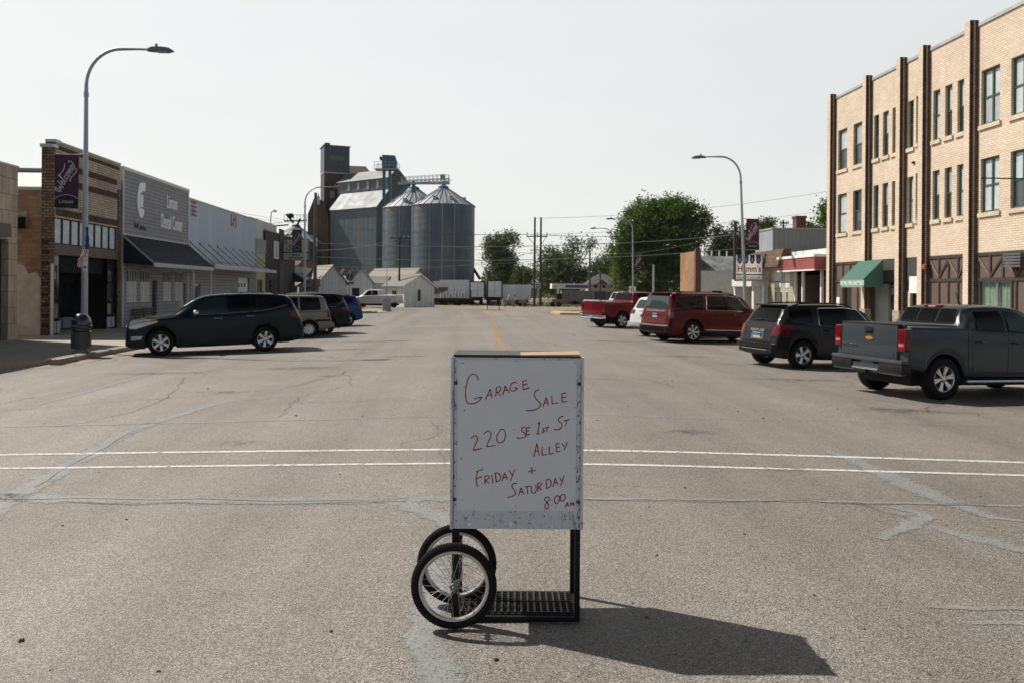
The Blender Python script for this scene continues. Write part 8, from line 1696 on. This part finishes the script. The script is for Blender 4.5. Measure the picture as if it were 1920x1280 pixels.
# ---------------------------------------------------------------- trees
LEAF = [leafmat('summer_leaves', (0.022, 0.054, 0.009), (0.078, 0.135, 0.022), .4), leafmat('dull_leaves', (0.035, 0.06, 0.022), (0.07, 0.10, 0.038), .3), leafmat('dark_spruce', (0.014, 0.03, 0.017), (0.032, 0.055, 0.027), .15)]
BARK = M('tree_bark', (.085, .065, .05), .95, var=.35, scale=5)
def tree(name, label, px, d, blobs, n, leaf, mat=0, seed=1, trunk_r=.3, base=None, cl=26, gap=.55):
    rg = random.Random(seed); s = d / 1500; root = corner(px, d) if base is None else base
    t = thing(name, label, 'tree', root, -YAW); X = lambda p: (p - px) * s; Z = lambda p: zat(px, p, d)
    bl = [(Vector((X(cx), rg.uniform(-.4, .4) * rx * s, Z(cy))), rx * s, ry * s) for cx, cy, rx, ry in blobs]; vol = [r1 * r1 * r2 for _, r1, r2 in bl]; tot = sum(vol)
    b = MB()
    top = sum((c for c, _, _ in bl), Vector()) / len(bl); tp = [Vector((0, 0, -.1)), Vector((rg.uniform(-.2, .2), 0, top.z * .35)), Vector((top.x * .4, 0, top.z * .6)), Vector((top.x * .8, 0, top.z * .95))]; b.tube(smooth_line(tp, 4), [trunk_r * (1 - .06 * i) for i in range(13)], 10)
    for c, r1, r2 in bl:
        a = Vector((top.x * .25 * rg.random(), 0, top.z * rg.uniform(.3, .5))); m = a.lerp(c, .5) + Vector((0, 0, -.15 * r2)); b.tube(smooth_line([a, m, c], 4), [trunk_r * (.5 - .045 * i) for i in range(9)], 6)
        for k in range(4):
            e = c + Vector((rg.uniform(-1, 1) * r1, rg.uniform(-1, 1) * r1, rg.uniform(-.4, 1) * r2)) * .8; b.tube([m.lerp(c, .6), m.lerp(e, .6) + Vector((0, 0, .2)), e], [trunk_r * .15, trunk_r * .1, trunk_r * .05], 5)
    b.build('trunk', BARK, t, smooth=60)
    verts, faces = [], []
    for (c, r1, r2), v in zip(bl, vol):
        nc = max(3, int(n * v / tot / cl))
        for _ in range(nc):
            u = Vector((rg.gauss(0, 1), rg.gauss(0, 1), rg.gauss(0, 1))).normalized() * (rg.random() ** .30)
            if u.z < -.55 and rg.random() < .6: continue
            cc = c + Vector((u.x * r1, u.y * r1, u.z * r2)); cr = leaf * rg.uniform(1.4, 3.0)
            for _ in range(cl):
                w = Vector((rg.gauss(0, 1), rg.gauss(0, 1), rg.gauss(0, .8))) * cr * gap; p = cc + w; L = leaf * rg.uniform(.55, 1.25)
                nrm = Vector((rg.gauss(0, 1), rg.gauss(0, 1), rg.gauss(.5, 1))).normalized(); a = nrm.orthogonal().normalized(); a = Matrix.Rotation(rg.uniform(0, 6.28), 3, nrm) @ a; e = nrm.cross(a); i = len(verts)
                verts += [p - a * L * .5, p + e * L * .28 + nrm * L * .06, p + a * L * .5, p - e * L * .28 + nrm * L * .06]; faces.append((i, i + 1, i + 2, i + 3))
    me = bpy.data.meshes.new('crown'); me.from_pydata([tuple(v) for v in verts], [], faces); me.materials.append(LEAF[mat]); link('crown', me, t); return t
tree('broadleaf_tree', 'big bushy green tree towering behind the right hand cars', 1235, 98, [(1205, 425, 45, 45), (1250, 405, 42, 40), (1215, 390, 28, 26), (1275, 398, 32, 30), (1305, 405, 26, 30), (1322, 425, 20, 26), (1180, 440, 32, 36), (1165, 475, 26, 36), (1170, 515, 30, 38), (1205, 480, 46, 50), (1210, 530, 46, 34), (1255, 460, 50, 50), (1290, 445, 34, 36), (1260, 515, 44, 42), (1272, 490, 28, 34), (1160, 540, 18, 24)], 62000, .33, 0, 11, .5, None, 36, .50)
tree('broadleaf_tree', 'tall green tree with a bare notch right of the widest grain bin', 940, 150, [(930, 460, 22, 20), (955, 452, 18, 16), (925, 480, 20, 18), (945, 490, 24, 22), (935, 515, 26, 24), (955, 520, 22, 22), (968, 450, 8, 10), (915, 462, 10, 14)], 15000, .42, 1, 12, .35)
tree('broadleaf_tree', 'loose airy tree with thin branches behind the fuel canopy', 1060, 140, [(1075, 462, 15, 16), (1072, 480, 18, 14), (1035, 482, 22, 18), (1030, 505, 26, 22), (1060, 505, 30, 24), (1100, 462, 14, 10), (1112, 455, 10, 9), (1080, 525, 30, 22), (1035, 535, 28, 22), (1115, 500, 14, 12), (1105, 520, 14, 16)], 15000, .42, 1, 13, .3, None, 20, .75)
tree('broadleaf_tree', 'low rounded tree between the twin power poles and the ribbed trailer', 982, 145, [(978, 515, 14, 14), (992, 522, 14, 16), (970, 530, 14, 14)], 4500, .42, 1, 14, .2)
tree('broadleaf_tree', 'dull green tree filling the gap left of the big bushy tree', 1130, 135, [(1128, 505, 18, 18), (1140, 495, 14, 20), (1120, 525, 18, 14), (1138, 525, 16, 20)], 6000, .42, 1, 15, .25)
for i, (px, top, w) in enumerate(((1345, 418, 16), (1362, 424, 14), (1378, 417, 15), (1395, 421, 15), (1412, 428, 13))):
    tree('spruce_tree', ('first', 'second', 'third', 'fourth', 'fifth')[i] + ' dark conifer from the big tree in the row above the low roofs', px, 118 + 3 * i, [(px, top + 12, w * .45, 12), (px, top + 30, w * .75, 18), (px, top + 52, w, 22), (px, top + 78, w * 1.1, 26)], 4500, .38, 2, 20 + i, .22)
tree('broadleaf_tree', 'leafy tree top peeking past the left edge of the brick apartments', 1552, 66, [(1545, 405, 14, 18), (1558, 395, 18, 22), (1552, 420, 16, 18), (1570, 410, 20, 30), (1556, 445, 18, 20)], 5000, .26, 0, 30, .2)
tree('broadleaf_tree', 'distant rounded tree above the grey steel block', 1433, 120, [(1438, 420, 11, 9), (1428, 428, 12, 10), (1435, 440, 14, 12)], 3000, .36, 1, 31, .2)
tree('broadleaf_tree', 'small distant tree right of the brick chimney', 1517, 120, [(1515, 426, 7, 7), (1520, 433, 9, 8)], 1500, .36, 1, 32, .15)
# far band of brush along the railway
rg = random.Random(5); verts, faces = [], []
for _ in range(9000):
    d = rg.uniform(170, 230); px = rg.choice([rg.uniform(885, 1160), rg.uniform(885, 1160), rg.uniform(560, 900)]); p = at(px, 541, d); h = (4.0 + 2.5 * math.sin(px * .05) + 1.5 * math.sin(px * .13)) if px > 903 else 2.0
    z = ZF + abs(rg.gauss(0, .5)) * h; L = .7; nrm = Vector((rg.gauss(0, 1), rg.gauss(0, 1), rg.gauss(0, 1))).normalized(); a = nrm.orthogonal().normalized(); e = nrm.cross(a); p = Vector((p.x, p.y, z)); i = len(verts)
    verts += [p - a * L * .5, p + e * L * .4, p + a * L * .5, p - e * L * .4]; faces.append((i, i + 1, i + 2, i + 3))
me = bpy.data.meshes.new('undergrowth'); me.from_pydata([tuple(v) for v in verts], [], faces); me.materials.append(LEAF[1]); link('undergrowth', me, kind='stuff')

# ================================================================ summer haze
b = MB(); b.box(-1500, -120, -1.6, 1500, 1450, 45)
n = N('summer_haze'); n.t.nodes.remove(n.p)
pv = n.n('ShaderNodeVolumePrincipled', {'Color': (0.95, 0.96, 0.97, 1), 'Density': 0.00008, 'Anisotropy': 0.3}); n.l(pv.outputs[0], n.t.nodes['Material Output'].inputs['Volume'])
hz = b.build('haze', n.m, kind='stuff')
